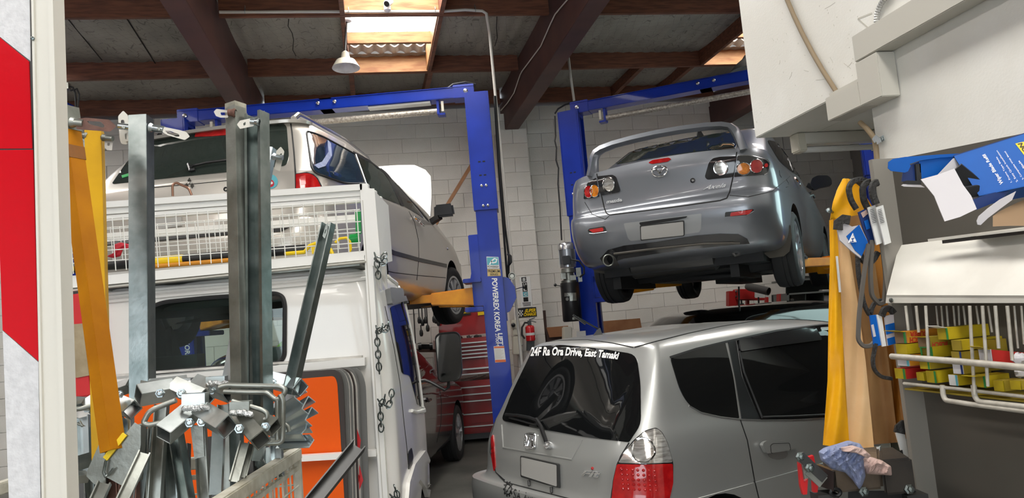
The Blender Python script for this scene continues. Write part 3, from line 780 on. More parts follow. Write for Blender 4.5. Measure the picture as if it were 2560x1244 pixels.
# tail lamp: clear top, red bottom
ll = [(1640, 1068), (1655, 1080), (1669, 1108), (1682, 1157), (1682, 1205), (1672, 1250), (1528, 1250), (1533, 1200), (1543, 1157), (1560, 1130), (1583, 1101), (1612, 1076)]
lamp = c.panel('tail_lamp', rpoly([(x, y) for x, y in ll], 6), M['lamp_black'], .004, .012, 11)
c.panel('clear_lens', rpoly([(1640, 1072), (1653, 1083), (1666, 1110), (1678, 1155), (1610, 1158), (1548, 1157), (1563, 1133), (1586, 1104), (1613, 1080)], 6), M['clear_lens'], .014, .012, 9, parent=lamp, label='clear upper lens')
c.panel('red_lens', rpoly([(1678, 1158), (1679, 1205), (1669, 1250), (1532, 1250), (1537, 1200), (1546, 1160), (1610, 1161)], 5), M['red_lens'], .014, .012, 9, parent=lamp, label='red lower lens')
gl = G(); line(gl, ring_px(1608, 1126, 27, 30, 26, rot=-10), c.S, .005, .014, 5, 6, closed=True); c.part('reflector_ring', gl, M['chrome'], lamp)
gl = G()
for r_ in range(5):
    for q in range(7): 
        h, n_ = c.S.hit(1556 + q * 13 + r_ * 1, 1172 + r_ * 12 + q * .6); gl.lathe(h + n_ * .012, n_, [(.009, 0), (.006, .006), (0, .008)], 8)
c.part('lens_bead', gl, M['red_lens'], lamp)['kind'] = 'stuff'
c.panel('tail_lamp', rpoly([(1229, 1095), (1234, 1085), (1237, 1120), (1240, 1165), (1236, 1178), (1230, 1140)], 3), M['red_lens'], .006, .012, 6, label='red tail lamp on the far corner')
# side windows, pillar, rain guard
qw = c.panel('quarter_window', rpoly([(1674, 893), (1740, 872), (1812, 855), (1832, 940), (1847, 1046), (1800, 1041), (1752, 1030), (1722, 1012), (1700, 978)], [12, 20, 4, 20, 4, 20, 20, 20, 20]), M['dark_glass'], .004, .012, 11)
dw = c.panel('rear_door_window', rpoly([(1841, 850), (1940, 829), (2052, 814), (2104, 812), (2106, 1040), (1990, 1047), (1900, 1048), (1880, 1000), (1855, 940)], [4, 20, 4, 4, 4, 20, 4, 20, 20]), M['dark_glass'], .004, .012, 13)
c.panel('pillar_trim', [(1819, 853), (1838, 850), (1853, 940), (1878, 1002), (1899, 1047), (1853, 1047), (1838, 950)], M['black_plastic'], .005, .012, 11)
c.panel('rain_guard', rpoly([(1843, 850), (1940, 831), (2035, 820), (2052, 851), (1940, 866), (1848, 880)], 5), M['lamp_black'], .016, .008, 12, parent=dw)
c.line('window_trim', [(1675, 893), (1740, 872), (1815, 854), (1940, 827), (2052, 812), (2110, 809)], M['black_rubber'], .004, .004, flat=.012)
c.line('window_sill_trim', [(1722, 1014), (1752, 1031), (1800, 1042), (1850, 1048), (1900, 1050), (1990, 1049), (2110, 1042)], M['silver_trim'], .004, .004, flat=.007)
c.line('window_channel', [(1847, 878), (1858, 930), (1880, 985), (1903, 1043), (1990, 1040), (2110, 1034)], M['black_rubber'], .006, .006, parent=dw)
c.panel('front_door_window', rpoly([(2118, 812), (2200, 814), (2280, 832), (2350, 880), (2395, 935), (2400, 1005), (2260, 1032), (2120, 1040)], 8), M['dark_glass'], .004, .012, 14)
c.line('door_gap', [(2110, 1044), (2116, 1110), (2124, 1180), (2136, 1240)], M['seam'], .003, .0015, flat=.006)
dr = c.line('door_gap', [(1851, 1050), (1868, 1100), (1877, 1150), (1886, 1200), (1898, 1250)], M['seam'], .003, .0015, flat=.006)
hd = c.panel('door_handle', rpoly([(1895, 1109), (1905, 1101), (1958, 1099), (1980, 1107), (1982, 1114), (1965, 1124), (1906, 1132)], 6), M['silver'], .030, .022, 7)
c.panel('handle_cup', ring_px(1944, 1134, 25, 14, 18), M['silver_trim'], .002, .004, 8, parent=hd)
c.line('handle_edge', rpoly([(1917, 1131), (1915, 1112), (1922, 1107), (1962, 1106), (1966, 1122)], 3), M['seam'], .0015, .031, parent=hd)
ga = G(); h = atz(1497, 836, 1.48); h, n_ = c.S.hit(1499, 836)
ga.box8([h + Vector(v) for v in ((-.05, -.02, -.01), (.02, -.02, -.01), (.02, .02, -.01), (-.05, .02, -.01), (-.012, -.01, .035), (.008, -.01, .045), (.008, .01, .045), (-.012, .01, .035))])
an = c.part('aerial', ga, M['black_plastic'])
ga = G(); tip = at(1433, 787, h.y - .1); ga.tube([h + Vector((0, 0, .035)), tip], .006, 8); ga.tube([tip, tip + (h - tip) * .45], .0075, 8); c.part('aerial_mast', ga, M['black_plastic'], an)
# rear lettering below the plate, gear emblem
gt = G(); h, n_ = c.S.hit(1271, 1222)
line(gt, ring_px(1271, 1222, 8, 13, 14), c.S, .004, .003, 5, 6, closed=True)
for i in range(10):
    a = i * 36; line(gt, [(1271 + 10 * math.cos(R(a)), 1222 + 15.5 * math.sin(R(a))), (1271 + 12 * math.cos(R(a)), 1222 + 19 * math.sin(R(a)))], c.S, .003, .003, flat=.012)
line(gt, [(1267, 1229), (1276, 1215)], c.S, .003, .003, 4)
c.part('gear_emblem', gt, M['black_letter'])
c.text('rear_lettering', 'SA Auto', [(1285, 1222), (1345, 1240), (1343, 1262), (1284, 1245)], M['black_letter'], .004, bold=.004)
c.finish()
# ------------------------------------------------------------------ two-post lifts
def quad_rot(xl, xr, y0, y1, lean):   # box for lettering that runs down a leaning post
    return [(xr, y0), (xr + lean, y1), (xl + lean, y1), (xl, y0)]
class Lift:
    def __init__(s, name, label, cx, cy, th, half=1.45, top=3.84, arm=1.9):
        s.root = thing(name, label, 'car lift', (cx, cy, 0), th); s.M = rootM(s.root); s.half = half; s.top = top
    def W(s, x, y, z): return s.M @ Vector((x, y, z))
    def lb(s, g, x0, x1, y0, y1, z0, z1, mi=0):
        return g.box8([s.W(*p) for p in ((x0, y0, z0), (x1, y0, z0), (x1, y1, z0), (x0, y1, z0), (x0, y0, z1), (x1, y0, z1), (x1, y1, z1), (x0, y1, z1))], mi)
    def part(s, name, g, m, parent=None, bevel=0., smooth=None): return g.build(name, m, parent or s.root, bevel=bevel, smooth=smooth)
    def post(s, sd, armz):
        """column at x = sd * half; its open side looks towards the car"""
        x = sd * s.half; inn = -sd
        g = G(); s.lb(g, x - .165, x + .165, -.17, .17, .02, .045); base = s.part('base_plate', g, M['lift_blue'])
        g = G()   # folded column: front face, outer back, rear face, return lips
        s.lb(g, x - .085, x + .085, -.125, -.11, .04, 2.74)
        s.lb(g, x - .085, x + .085, .11, .125, .04, 2.74)
        s.lb(g, x + sd * .085, x + sd * .10, -.125, .125, .04, 2.74)
        s.lb(g, x + inn * .085, x + inn * .10, -.125, -.055, .04, 2.74); s.lb(g, x + inn * .085, x + inn * .10, .055, .125, .04, 2.74)
        s.lb(g, x + sd * .06, x + sd * .075, -.105, .105, .04, 2.74)
        col = s.part('column', g, M['lift_blue'], bevel=.004)
        g = G(); s.lb(g, x - .10, x + .10, -.14, -.126, 2.70, s.top); s.lb(g, x - .10, x + .10, .126, .14, 2.70, s.top)
        s.lb(g, x + sd * .10, x + sd * .114, -.14, .14, 2.70, s.top); s.lb(g, x + inn * .10, x + inn * .114, -.14, -.06, 2.70, s.top)
        ext = s.part('column_extension', g, M['lift_blue'], bevel=.004)
        for z in (2.74, 2.93):
            for dx in (-.022, .022):
                g = G(); g.lathe(s.W(x + dx, -.14, z), s.M.to_3x3() @ Vector((0, -1, 0)), [(.013, 0), (.013, .008), (.006, .012), (0, .013)], 10)
                s.part('bolt', g, M['silver_trim'], ext, smooth=30)
        for z in (3.03, 3.16):
            for dx in (-.024, .018):
                g = G(); s.lb(g, x + dx - .012, x + dx + .012, -.1425, -.139, z - .006, z + .006); s.part('slot', g, M['seam'], ext)
        g = G()   # carriage that the arms hang on
        s.lb(g, x + inn * .02, x + inn * .19, -.11, .11, armz - .12, armz + .55)
        s.lb(g, x + inn * .10, x + inn * .27, -.17, .17, armz - .17, armz - .125); s.lb(g, x + inn * .10, x + inn * .27, -.17, .17, armz + .10, armz + .14)
        car = s.part('carriage', g, M['lift_blue'], bevel=.006)
        g = G(); pr = [s.W(x + inn * .10, -.13, armz + .14), s.W(x + inn * .20, -.13, armz + .14), s.W(x + inn * .10, -.13, armz + .55)]
        g.prism(pr, s.M.to_3x3() @ Vector((0, .02, 0))); s.part('gusset', g, M['lift_blue'], car)
        g = G(); g.tube([s.W(x + inn * .07, .0, armz), s.W(x + inn * .07, .0, s.top)], .011, 6); s.part('cable', g, M['old_pipe'], col)
        g = G(); g.tube([s.W(x + inn * .05, .035, armz), s.W(x + inn * .05, .035, s.top)], .008, 6); s.part('cable', g, M['old_pipe'], col)
        return col, ext
    def arm(s, sd, y_root, tip, z, w=.13, reach=.6):
        x = sd * (s.half - .19); p0 = s.W(x, y_root, z); p2 = s.W(tip[0], tip[1], z + .01); p1 = p0 + (p2 - p0) * reach
        g = G(); d = (p1 - p0).normalized(); sdv = d.cross(EZ).normalized()
        c = [p0 - sdv * w / 2 - EZ * .09, p1 - sdv * w * .42 - EZ * .06, p1 + sdv * w * .42 - EZ * .06, p0 + sdv * w / 2 - EZ * .09]
        c += [p0 - sdv * w / 2 + EZ * .08, p1 - sdv * w * .42 + EZ * .05, p1 + sdv * w * .42 + EZ * .05, p0 + sdv * w / 2 + EZ * .08]
        g.box8([c[0], c[1], c[2], c[3], c[4], c[5], c[6], c[7]]); a = s.part('arm', g, M['lift_orange'], bevel=.008)
        g = G(); g.bar(p1 - d * .2, p2, w * .7, .075, EZ); s.part('arm_extension', g, M['lift_orange'], a, bevel=.005)
        g = G(); g.lathe(p2 - d * .04 + EZ * .03, EZ, [(.06, 0), (.06, .02), (.045, .03), (.045, .05)], 18); s.part('pad', g, M['black_rubber'], a, smooth=30)
        return a
    def beam(s, z):
        g = G()
        for (a, b, k) in ((-s.half + .02, .06, .0), (-.06, s.half - .02, .004)):
            s.lb(g, a, b, -.075 - k, -.068 - k, z - .05, z + .05); s.lb(g, a, b, .068, .075, z - .05, z + .05); s.lb(g, a, b, -.075 - k, .075, z - .055, z - .048); s.lb(g, a, b, -.09, .09, z + .045, z + .052)
        bm = s.part('overhead_beam', g, M['lift_blue'], bevel=.002)
        for sd in (-1, 1):
            g = G(); s.lb(g, sd * (s.half - .12) - .1, sd * (s.half - .12) + .1, -.085, .085, z - .062, z + .07); s.lb(g, sd * (s.half - .05) - .06, sd * (s.half - .05) + .06, -.08, .08, z - .10, z - .06)
            br = s.part('beam_bracket', g, M['lift_blue'], bm, bevel=.004)
            g = G(); g.lathe(s.W(sd * (s.half - .10), -.085, z), s.M.to_3x3() @ Vector((0, -1, 0)), [(.022, 0), (.022, .012), (.012, .016), (.012, .03), (0, .031)], 12); s.part('bolt', g, M['silver_trim'], br, smooth=30)
        for dx in (-.07, .09):
            g = G(); g.lathe(s.W(dx, -.08, z + .01), s.M.to_3x3() @ Vector((0, -1, 0)), [(.018, 0), (.018, .012), (.008, .02), (0, .021)], 8); s.part('bolt', g, M['silver_trim'], bm, smooth=30)
        g = G(); g.tube([s.W(-1.06, -.02, z - .155), s.W(1.06, -.02, z - .155)], .030, 12); pb = s.part('padded_bar', g, M['foam'], smooth=40)
        for sd in (-1, 1):
            g = G(); s.lb(g, sd * 1.07 - .012, sd * 1.07 + .012, -.05, .05, z - .19, z - .05); s.lb(g, sd * 1.10 - .035, sd * 1.10 + .035, -.045, .045, z - .20, z - .18)
            s.part('hanger', g, M['lift_blue'], pb); 
            g = G(); s.lb(g, sd * 1.115 - .012, sd * 1.115 + .012, -.06, -.035, z - .17, z - .07); s.part('limit_switch', g, M['switch_box'], pb)
        g = G(); g.tube([s.W(s.half - .3, .02, z + .06), s.W(s.half - .22, .02, z + .11), s.W(s.half - .1, .02, z + .12), s.W(s.half, .02, z + .09)], .012, 6); s.part('hose', g, M['black_rubber'], bm)
        return bm

# left-hand lift, under the wagon
LA = Lift('car_lift', 'blue two-post lift with yellow arms and white lettering down its post, holding the champagne wagon', -1.66, 7.0, 0)
colL, _ = LA.post(-1, 1.93); colR, extR = LA.post(1, 1.93); bmL = LA.beam(3.87)
LA.arm(1, -.03, (.60, -.12), 1.91); LA.arm(1, .06, (.66, 1.05), 1.90); LA.arm(-1, -.05, (-.62, -.8), 1.9); LA.arm(-1, .05, (-.66, 1.05), 1.9)
g = G(); LA.lb(g, .40, 1.0, -.06, .04, 3.795, 3.812); LA.part('pale_strip', g, M['grey_foam'], bmL)
fR = Surf(p=LA.W(0, -.125, 0), n=(0, -1, 0))
g = G(); text(g, 'POWERREX KOREA', quad_rot(1229, 1243, 695, 829, 9), fR, .002, bold=.03)
text(g, 'LIFT', quad_rot(1245, 1256, 832, 862, 2), fR, .002, bold=.04); text(g, '2700M', quad_rot(1238, 1246, 833, 864, 2), fR, .002, bold=.01)
LA.part('lettering', g, M['white_letter'], colR)['kind'] = 'stuff'
M['sticker_teal'] = mat('teal_sticker', (.10, .40, .48), .4); M['sticker_gold'] = mat('gold_sticker', (.62, .46, .18), .4); M['sticker_white'] = mat('white_sticker', (.78, .78, .76), .4); M['sticker_orange'] = mat('orange_print', (.75, .16, .04), .4)
st = LA.part('maker_sticker', panel(G(), [(1216, 641), (1246, 642), (1249, 671), (1218, 671)], fR, .002, .002, 20), M['sticker_white'], colR)
LA.part('sticker_field', panel(G(), [(1217, 643), (1245, 643), (1247, 662), (1218, 662)], fR, .003, .001, 20), M['sticker_teal'], st)
g = G(); line(g, [(1224, 661), (1229, 652), (1236, 646), (1242, 648), (1240, 655), (1232, 657), (1228, 652)], fR, .001, .004, flat=.012); LA.part('letter_p', g, M['white_letter'], st)
g = G(); text(g, 'POWERREX', [(1219, 664), (1247, 664), (1247, 669), (1219, 669)], fR, .0035, bold=.02); LA.part('sticker_lettering', g, M['black_letter'], st)['kind'] = 'stuff'
st = LA.part('series_sticker', panel(G(), [(1218, 672), (1250, 672), (1252, 689), (1219, 690)], fR, .002, .002, 20), M['sticker_gold'], colR)
g = G(); text(g, 'PREMIUM', [(1219, 674), (1249, 674), (1250, 681), (1220, 681)], fR, .003, bold=.02); text(g, 'SERIES', [(1225, 683), (1245, 683), (1245, 688), (1225, 688)], fR, .003, bold=.02); LA.part('sticker_lettering', g, M['black_letter'], st)['kind'] = 'stuff'
st = LA.part('warning_label', panel(G(), [(1234, 865), (1260, 864), (1265, 904), (1238, 906)], fR, .002, .002, 20), M['sticker_white'], colR)
g = G(); panel(g, [(1235, 866), (1260, 865), (1261, 869), (1235, 870)], fR, .003, .001, 20); panel(g, [(1238, 899), (1264, 898), (1265, 904), (1238, 905)], fR, .003, .001, 20)
LA.part('label_band', g, M['sticker_orange'], st)['kind'] = 'stuff'
g = G()
for i in range(8): panel(g, [(1237, 873 + i * 3.1), (1252 + (i * 37) % 8, 872.6 + i * 3.1), (1252 + (i * 37) % 8, 873.6 + i * 3.1), (1237, 874 + i * 3.1)], fR, .003, .001, 20)
LA.part('label_print', g, M['trunk'], st)['kind'] = 'stuff'
fl = Surf(p=LA.W(0, -.125, 0), n=(0, -1, 0))
g = G(); text(g, 'POWERREX KOREA', quad_rot(455, 468, 760, 905, 9), fl, .002, bold=.03); text(g, 'LIFT', quad_rot(466, 477, 893, 925, 2), fl, .002, bold=.04); text(g, '2700M', quad_rot(458, 466, 897, 930, 2), fl, .002, bold=.01)
LA.part('lettering', g, M['white_letter'], colL)['kind'] = 'stuff'
# guard plate, hose, gauge and small fittings on the right post
g = G(); pts = [(1247, 690), (1272, 694), (1287, 716), (1291, 744), (1275, 778), (1266, 782), (1254, 783)]
g.prism([onp(x, y, LA.W(0, -.05, 0), (0, -1, 0)) for x, y in pts], (0, .02, 0)); LA.part('guard_plate', g, M['lift_blue'], colR, bevel=.004)
g = G(); g.lathe(at(1280, 690, 7.02), (0, -1, .1), [(.022, 0), (.034, .005), (.034, .02), (.028, .02), (.02, .012), (0, .012)], 20); LA.part('gauge', g, M['galv_dull'], colR, smooth=30)
g = G(); g.tube([at(1290, 722, 6.95), at(1300, 719, 6.85), at(1311, 716, 6.8)], .004, 6); g.lathe(at(1311, 716, 6.8), (1, 0, .2), [(0, -.02), (.02, -.008), (.022, .008), (0, .03)], 10); LA.part('lever', g, M['black_plastic'], colR, smooth=40)
for k, (xs, dy) in enumerate((((1236, 1247, 1258, 1264, 1268, 1276), .10), ((1238, 1250, 1262, 1272, 1271, 1274), .12))):
    g = G(); ys = (240, 420, 560, 640, 690, 700)
    g.tube([at(x, y, 7.0 + dy) for x, y in zip(xs, ys)], .012, 6); LA.part('hose', g, M['black_rubber'], colR)
g = G(); g.tube([at(1270, 635, 6.95), at(1276, 640, 6.9), at(1277, 655, 6.9), at(1270, 665, 6.95)], .012, 6); LA.part('hose', g, M['black_rubber'], colR)
g = G(); g.cbox(at(1193, 605, 6.95), .05, .06, .05); g.cbox(at(1188, 600, 6.93), .03, .04, .02); LA.part('cable_clip', g, M['black_plastic'], colR)
g = G(); g.cbox(at(1272, 920, 7.05), .03, .04, .9); g.cbox(at(1262, 790, 7.0), .05, .06, .09); LA.part('cable_cover', g, M['lift_blue'], colR)

# right-hand lift, under the grey saloon
LB = Lift('car_lift', 'blue two-post lift with a black motor pump on its post, holding the grey saloon', 2.13, 7.42, R(-20.5))
colA, extA = LB.post(-1, 1.93); LB.post(1, 1.93); bmB = LB.beam(3.87)
LB.arm(-1, -.05, (-.62, -.75), 1.92); LB.arm(-1, .05, (-.60, .80), 1.90); LB.arm(1, -.05, (.66, -.75), 1.92); LB.arm(1, .05, (.62, .8), 1.9)
# motor pump on the left post
pc = at(1427, 690, 7.66)
def lathe_px(g, x, y0, y1, Y, prof, lean=.08, n=28):   # prof: (radius px, fraction down from y0 to y1)
    top = at(x - lean * 0, y0, Y); bot = at(x + lean * (y1 - y0), y1, Y); ax = bot - top; L = ax.length; k = Y / FPX
    return g.lathe(top, ax, [(r * k, f * L) for r, f in prof], n)
g = G(); lathe_px(g, 1424, 706, 803, 7.66, [(23, 0), (24, .03), (24, .97), (22, 1)]); tank = LB.part('oil_tank', g, M['black_plastic'], colA, smooth=35)
tS = Surf(bvh=BVHTree.FromPolygons([tuple(v) for v in g.v], g.f))
g = G(); panel(g, [(1411, 732), (1440, 731), (1441, 751), (1425, 752), (1424, 740), (1411, 741)], tS, .003, .003, 6); panel(g, [(1431, 793), (1447, 791), (1447, 798), (1431, 799)], tS, .003, .003, 6); panel(g, ring_px(1418, 747, 3.6, 4.4, 12), tS, .003, .003, 6)
LB.part('tank_label', g, M['galv_dull'], tank)['kind'] = 'stuff'
g = G(); lathe_px(g, 1420, 670, 706, 7.66, [(12, 0), (17, .02), (18, .3), (13, .35), (14, .8), (20, .85), (20, 1)])
for (x, y, w, h) in ((1408, 690, .05, .06), (1446, 680, .05, .09), (1450, 698, .04, .05), (1432, 694, .06, .05)): g.cbox(at(x, y, 7.60), w, .06, h)
LB.part('valve_block', g, M['galv_dull'], colA, smooth=35)
g = G(); lathe_px(g, 1414, 606, 624, 7.66, [(14, 0), (19, .12), (21, .35), (21, 1), (17, 1)]); cap = LB.part('motor_cap', g, M['silver_trim'], colA, smooth=35)
g = G(); lathe_px(g, 1417, 624, 668, 7.66, [(17, 0), (17, .8), (20, .82), (20, 1)])
t0, t1 = at(1417, 624, 7.66), at(1420, 660, 7.66); ax = (t1 - t0).normalized()
for i in range(26):
    a = 2 * math.pi * i / 26; x = ax.cross(Vector((0, 1, 0))).normalized(); y = ax.cross(x); d = x * math.cos(a) + y * math.sin(a)
    g.bar(t0 + d * .076, t1 + d * .076, .006, .02, d)
LB.part('motor_housing', g, M['alloy'], colA)
g = G(); g.cbox(at(1416, 650, 7.56), .08, .05, .09); LB.part('terminal_box', g, M['black_plastic'], colA, bevel=.006)
g = G(); g.tube([at(1428, 648, 7.55), at(1448, 652, 7.52), at(1460, 668, 7.52), at(1460, 684, 7.52), at(1450, 692, 7.56)], .009, 8); LB.part('hose', g, M['black_rubber'], colA)
g = G(); g.tube([at(1406, 716, 7.60), at(1394, 713, 7.55), at(1388, 712, 7.52)], .004, 6); g.lathe(at(1388, 712, 7.52), (1, 0, 0), [(0, -.016), (.012, -.011), (.016, 0), (.012, .011), (0, .016)], 12); LB.part('lever', g, M['black_plastic'], colA, smooth=40)
g = G(); pts = [(1387, 290), (1389, 340), (1387, 352), (1391, 370), (1390, 400), (1396, 420), (1395, 460), (1400, 520), (1404, 600)]
g.tube([at(x, y, 7.85) for x, y in pts], .009, 6); LB.part('cable', g, M['black_rubber'], colA)
g = G(); g.tube([at(x, y, 7.9) for x, y in ((1387, 284), (1395, 272), (1412, 262), (1432, 255), (1450, 252))], .010, 6); LB.part('hose', g, M['black_rubber'], colA)
fB = Surf(p=LB.W(-1.45, -.125, 1), n=LB.M.to_3x3() @ Vector((0, -1, 0)))
LB.part('warning_label', panel(G(), [(1441, 828), (1464, 826), (1465, 840), (1442, 842)], fB, .003, .002, 20), M['sticker_white'], colA)

# third lift, only its near post shows at the far left
LCX, LCY = -3.80, 6.12
LCt = Lift('car_lift', 'blue lift post at far left behind the striped board, with black hoses on top', LCX - 1.45, LCY, 0)
LCt.post(1, 1.93); 
g = G(); LCt.lb(g, -1.45, 1.43, -.075, .075, 3.84, 3.94); b3 = LCt.part('overhead_beam', g, M['lift_blue'])
for k, pts in enumerate((((150, 224), (165, 214), (182, 218), (188, 232), (190, 268)), ((176, 226), (192, 222), (198, 236), (194, 270)))):
    g = G(); g.tube([at(x, y, 5.86) for x, y in pts], .007, 6); LCt.part('hose', g, M['black_rubber'])
g = G(); g.cbox(at(168, 216, 5.86), .04, .04, .05); LCt.part('hose_clip', g, M['galv_dull'])

# ------------------------------------------------------------------ champagne wagon on the left lift
WAG = (-1.998, 4.47, 1.693, .129)
rings = [Ring(.35, 4.40, .72, [(0, .37), (.75, .37), (1.2, .22)], .3, .5), Ring(.10, 4.55, .82, [(0, .385), (.75, .385), (1.2, .27)], .3, .5), Ring(.01, 4.66, .862, [(0, .46), (1.2, .42)], .28, .5, .06, .3), Ring(.0, 4.67, .868, .58, .26, .5, .06, .3),
         Ring(.02, 4.66, .868, .66, .26, .5, .06, .3), Ring(.055, 4.64, .866, [(0, .70), (3, .72), (4.6, .62)], .24, .5, .06, .3), Ring(.085, 4.55, .86, [(0, .85), (3, .86), (4.5, .70)], .22, .5, .06, .3),
         Ring(.11, 4.45, .845, [(0, .98), (3.2, .965), (4.4, .76)], .22, .5, .06, .3), Ring(.13, 3.75, .825, [(0, 1.03), (3.2, 1.03)], .2, .5, .07, .25), Ring(.25, 3.35, .755, 1.18, .18, .4, .08, .2),
         Ring(.40, 2.95, .675, [(0, 1.33), (2.8, 1.31)], .17, .35, .08, .2), Ring(.475, 2.72, .62, [(0, 1.415), (1.4, 1.425), (2.7, 1.39)], .17, .35, .07, .2), Ring(.50, 2.62, .585, [(0, 1.445), (1.4, 1.465), (2.6, 1.42)], .17, .35, .07, .2),
         Ring(.58, 2.5, .50, [(0, 1.462), (1.4, 1.485), (2.5, 1.44)], .17, .3, .07, .2), Ring(.75, 2.3, .3, [(0, 1.47), (1.4, 1.495), (2.3, 1.47)], .17, .3), Ring(1.0, 2.0, .1, [(0, 1.475), (1.4, 1.497)], .05, .05)]
w = Car('station_wagon', 'champagne station wagon raised on the left lift with its bonnet open', WAG, rings, M['champagne'], [(1.05, -1), (3.70, -1), (1.05, 1), (3.70, 1)], hard=(5,), arch_r=.345)
for wx in (1.05, 3.70):
    for sd in (-1, 1): w.wheel(wx, sd * (.79 if wx > 2 else .765), .285, .31, .195, sd, 'cap', M['tyre'], M['hubcap'], steer=(-.17 if wx > 2 else 0), rim=.2)
tg = w.panel('rear_window', rpoly([(280, 460), (318, 405), (357, 354), (376, 338), (470, 320), (568, 303), (670, 300), (705, 307), (717, 316), (723, 394), (715, 414), (683, 418), (570, 430), (470, 440), (377, 450)], [5, 20, 20, 14, 20, 20, 14, 10, 8, 14, 8, 20, 20, 20, 20]), M['green_glass'], .004, .012, 11)
sl = w.panel('stop_lamp', [(488, 343), (490, 334), (530, 326), (575, 321), (575, 338), (530, 342)], M['red_lens'], .007, .006, 9, parent=tg)
w.panel('lamp_flash', [(502, 331), (503, 327), (540, 323), (572, 321), (572, 325), (540, 328)], M['sticker_white'], .009, .003, 9, parent=sl)
lp_ = sorted([p for p in rings[11].full() if p.x < .66 and abs(p.y) < .60], key=lambda p: p.y)
g = G(); g.sweep([w.M @ (p + Vector((-.015, 0, .012))) for p in lp_], [(-.02, -.012), (.02, -.012), (.025, .008), (0, .018), (-.025, .008)], (0, 0, 1)); w.part('roof_lip', g, M['champagne'], smooth=60)
g = G(); line(g, [(478, 427), (486, 420), (520, 412), (575, 405)], w.S, .008, .02, 10); line(g, [(474, 414), (480, 430), (490, 427)], w.S, .011, .015, 6); w.part('rear_wiper', g, M['black_plastic'], tg)
w.panel('window_sticker', [(305, 440), (325, 434), (327, 440), (307, 446)], M['green_plastic'], .007, .003, 10, parent=tg)
w.panel('body_sticker', ring_px(677, 454, 18, 18, 18), M['sticker_teal'], .004, .003, 8, label='round sticker with a red and white centre')
w.panel('sticker_centre', rpoly([(668, 447), (682, 450), (687, 458), (684, 466), (672, 470), (664, 466)], 4), M['red_rag'], .006, .002, 8)
w.panel('sticker_eye', ring_px(679, 458, 4.5, 3.5, 10), M['sticker_white'], .008, .002, 8)
w.line('tailgate_gap', [(726, 304), (730, 330), (735, 380), (739, 436), (740, 500)], M['seam'], .003, .0015, flat=.009)
w.line('tailgate_crease', [(376, 469), (470, 461), (570, 451)], M['seam'], .002, .001, flat=.004)
tl = w.panel('tail_lamp', rpoly([(740, 437), (765, 434), (780, 438), (790, 448), (799, 466), (806, 486), (741, 492)], [3, 10, 8, 8, 8, 8, 3]), M['red_lens'], .012, .02, 8)
w.line('lamp_seal', [(740, 436), (766, 432), (782, 437), (792, 447), (802, 466), (808, 486)], M['black_rubber'], .005, .006, parent=tl)
g = G(); panel(g, [(751, 443), (763, 440), (764, 462), (752, 464)], w.S, .0135, .002, 9); w.part('lamp_window', g, M['red_reflector'], tl)
w.panel('tail_lamp', rpoly([(150, 500), (165, 488), (190, 482), (190, 520), (155, 530)], 5), M['red_lens'], .012, .02, 9, label='left tail lamp behind the posts')
em = G()
for (dx, dy) in ((0, -8), (-7, 5), (7, 5)): panel(em, [(475 + dx, 461 + dy - 8), (475 + dx + 5, 461 + dy), (475 + dx, 461 + dy + 7), (475 + dx - 5, 461 + dy)], w.S, .008, .008, 8)
w.part('three_diamond_badge', em, M['chrome'])
g = G(); line(g, ring_px(565, 473, 4.5, 4.5, 12), w.S, .004, .004, 4, 6, closed=True); w.part('lock_ring', g, M['black_plastic'])
w.panel('number_plate', [(372, 545), (455, 532), (456, 565), (373, 578)], M['plate'], .012, .012, 12)
w.line('bumper_gap', [(150, 560), (262, 548), (420, 528), (560, 512), (660, 502), (740, 496), (800, 492)], M['seam'], .003, .0015, flat=.006)
w.panel('bumper_strip', [(265, 606), (420, 592), (560, 580), (700, 572), (735, 556), (738, 560), (704, 579), (560, 588), (420, 600), (265, 614)], M['black_plastic'], .012, .016, 10)
# side windows
cw = w.panel('quarter_window', rpoly([(768, 331), (800, 341), (845, 365), (884, 386), (897, 420), (909, 457), (866, 457), (792, 431), (782, 420)], [6, 20, 20, 3, 10, 3, 20, 14, 8]), M['blue_glass'], .004, .012, 10)
w.line('window_frame', rpoly([(766, 328), (800, 338), (845, 362), (886, 385), (899, 420), (912, 458), (866, 460), (790, 434), (779, 421)], [6, 20, 20, 3, 10, 3, 20, 14, 8]), M['black_rubber'], .006, .004, closed=True, parent=cw)
g = G(); line(g, [(822, 355), (824, 385), (808, 410), (790, 418)], w.S, .002, .006, flat=.035); w.part('cloth_fold', g, M['rag_blue'], cw)
w.panel('door_pillar', [(886, 386), (892, 389), (917, 458), (909, 458)], M['black_plastic'], .006, .012, 8)
rdw = w.panel('rear_door_window', [(892, 390), (948, 420), (969, 447), (1003, 512), (985, 506), (946, 490), (917, 462), (905, 425)], M['green_glass'], .004, .012, 10)
w.line('pillar_line', [(888, 387), (900, 420), (914, 460)], M['silver_trim'], .004, .007, n=6)
w.line('door_frame', [(886, 384), (925, 404), (960, 432), (1000, 470), (1040, 515), (1070, 550)], M['black_plastic'], .006, .004, flat=.045)
w.panel('front_door_window', [(972, 449), (985, 457), (1012, 484), (1040, 521), (1060, 546), (1045, 536), (1008, 514), (990, 480)], M['clear_glass'], .004, .006, 9)
w.panel('door_pillar', [(951, 421), (968, 434), (984, 457), (1009, 515), (1001, 513), (972, 452)], M['black_plastic'], .007, .012, 8)
w.line('door_gap', [(1022, 528), (1036, 555), (1046, 600), (1047, 640), (1042, 700)], M['seam'], .003, .0015, flat=.006)
w.line('door_gap', [(740, 497), (800, 500), (900, 505)], M['seam'], .003, .0015, flat=.004)
mo = w.line('side_moulding', [(960, 620), (985, 632), (1047, 649), (1116, 664)], M['black_plastic'], .012, .006, flat=.035)
w.line('sill_crease', [(960, 675), (985, 681), (1045, 688), (1114, 694)], M['seam'], .003, .0015, flat=.006)
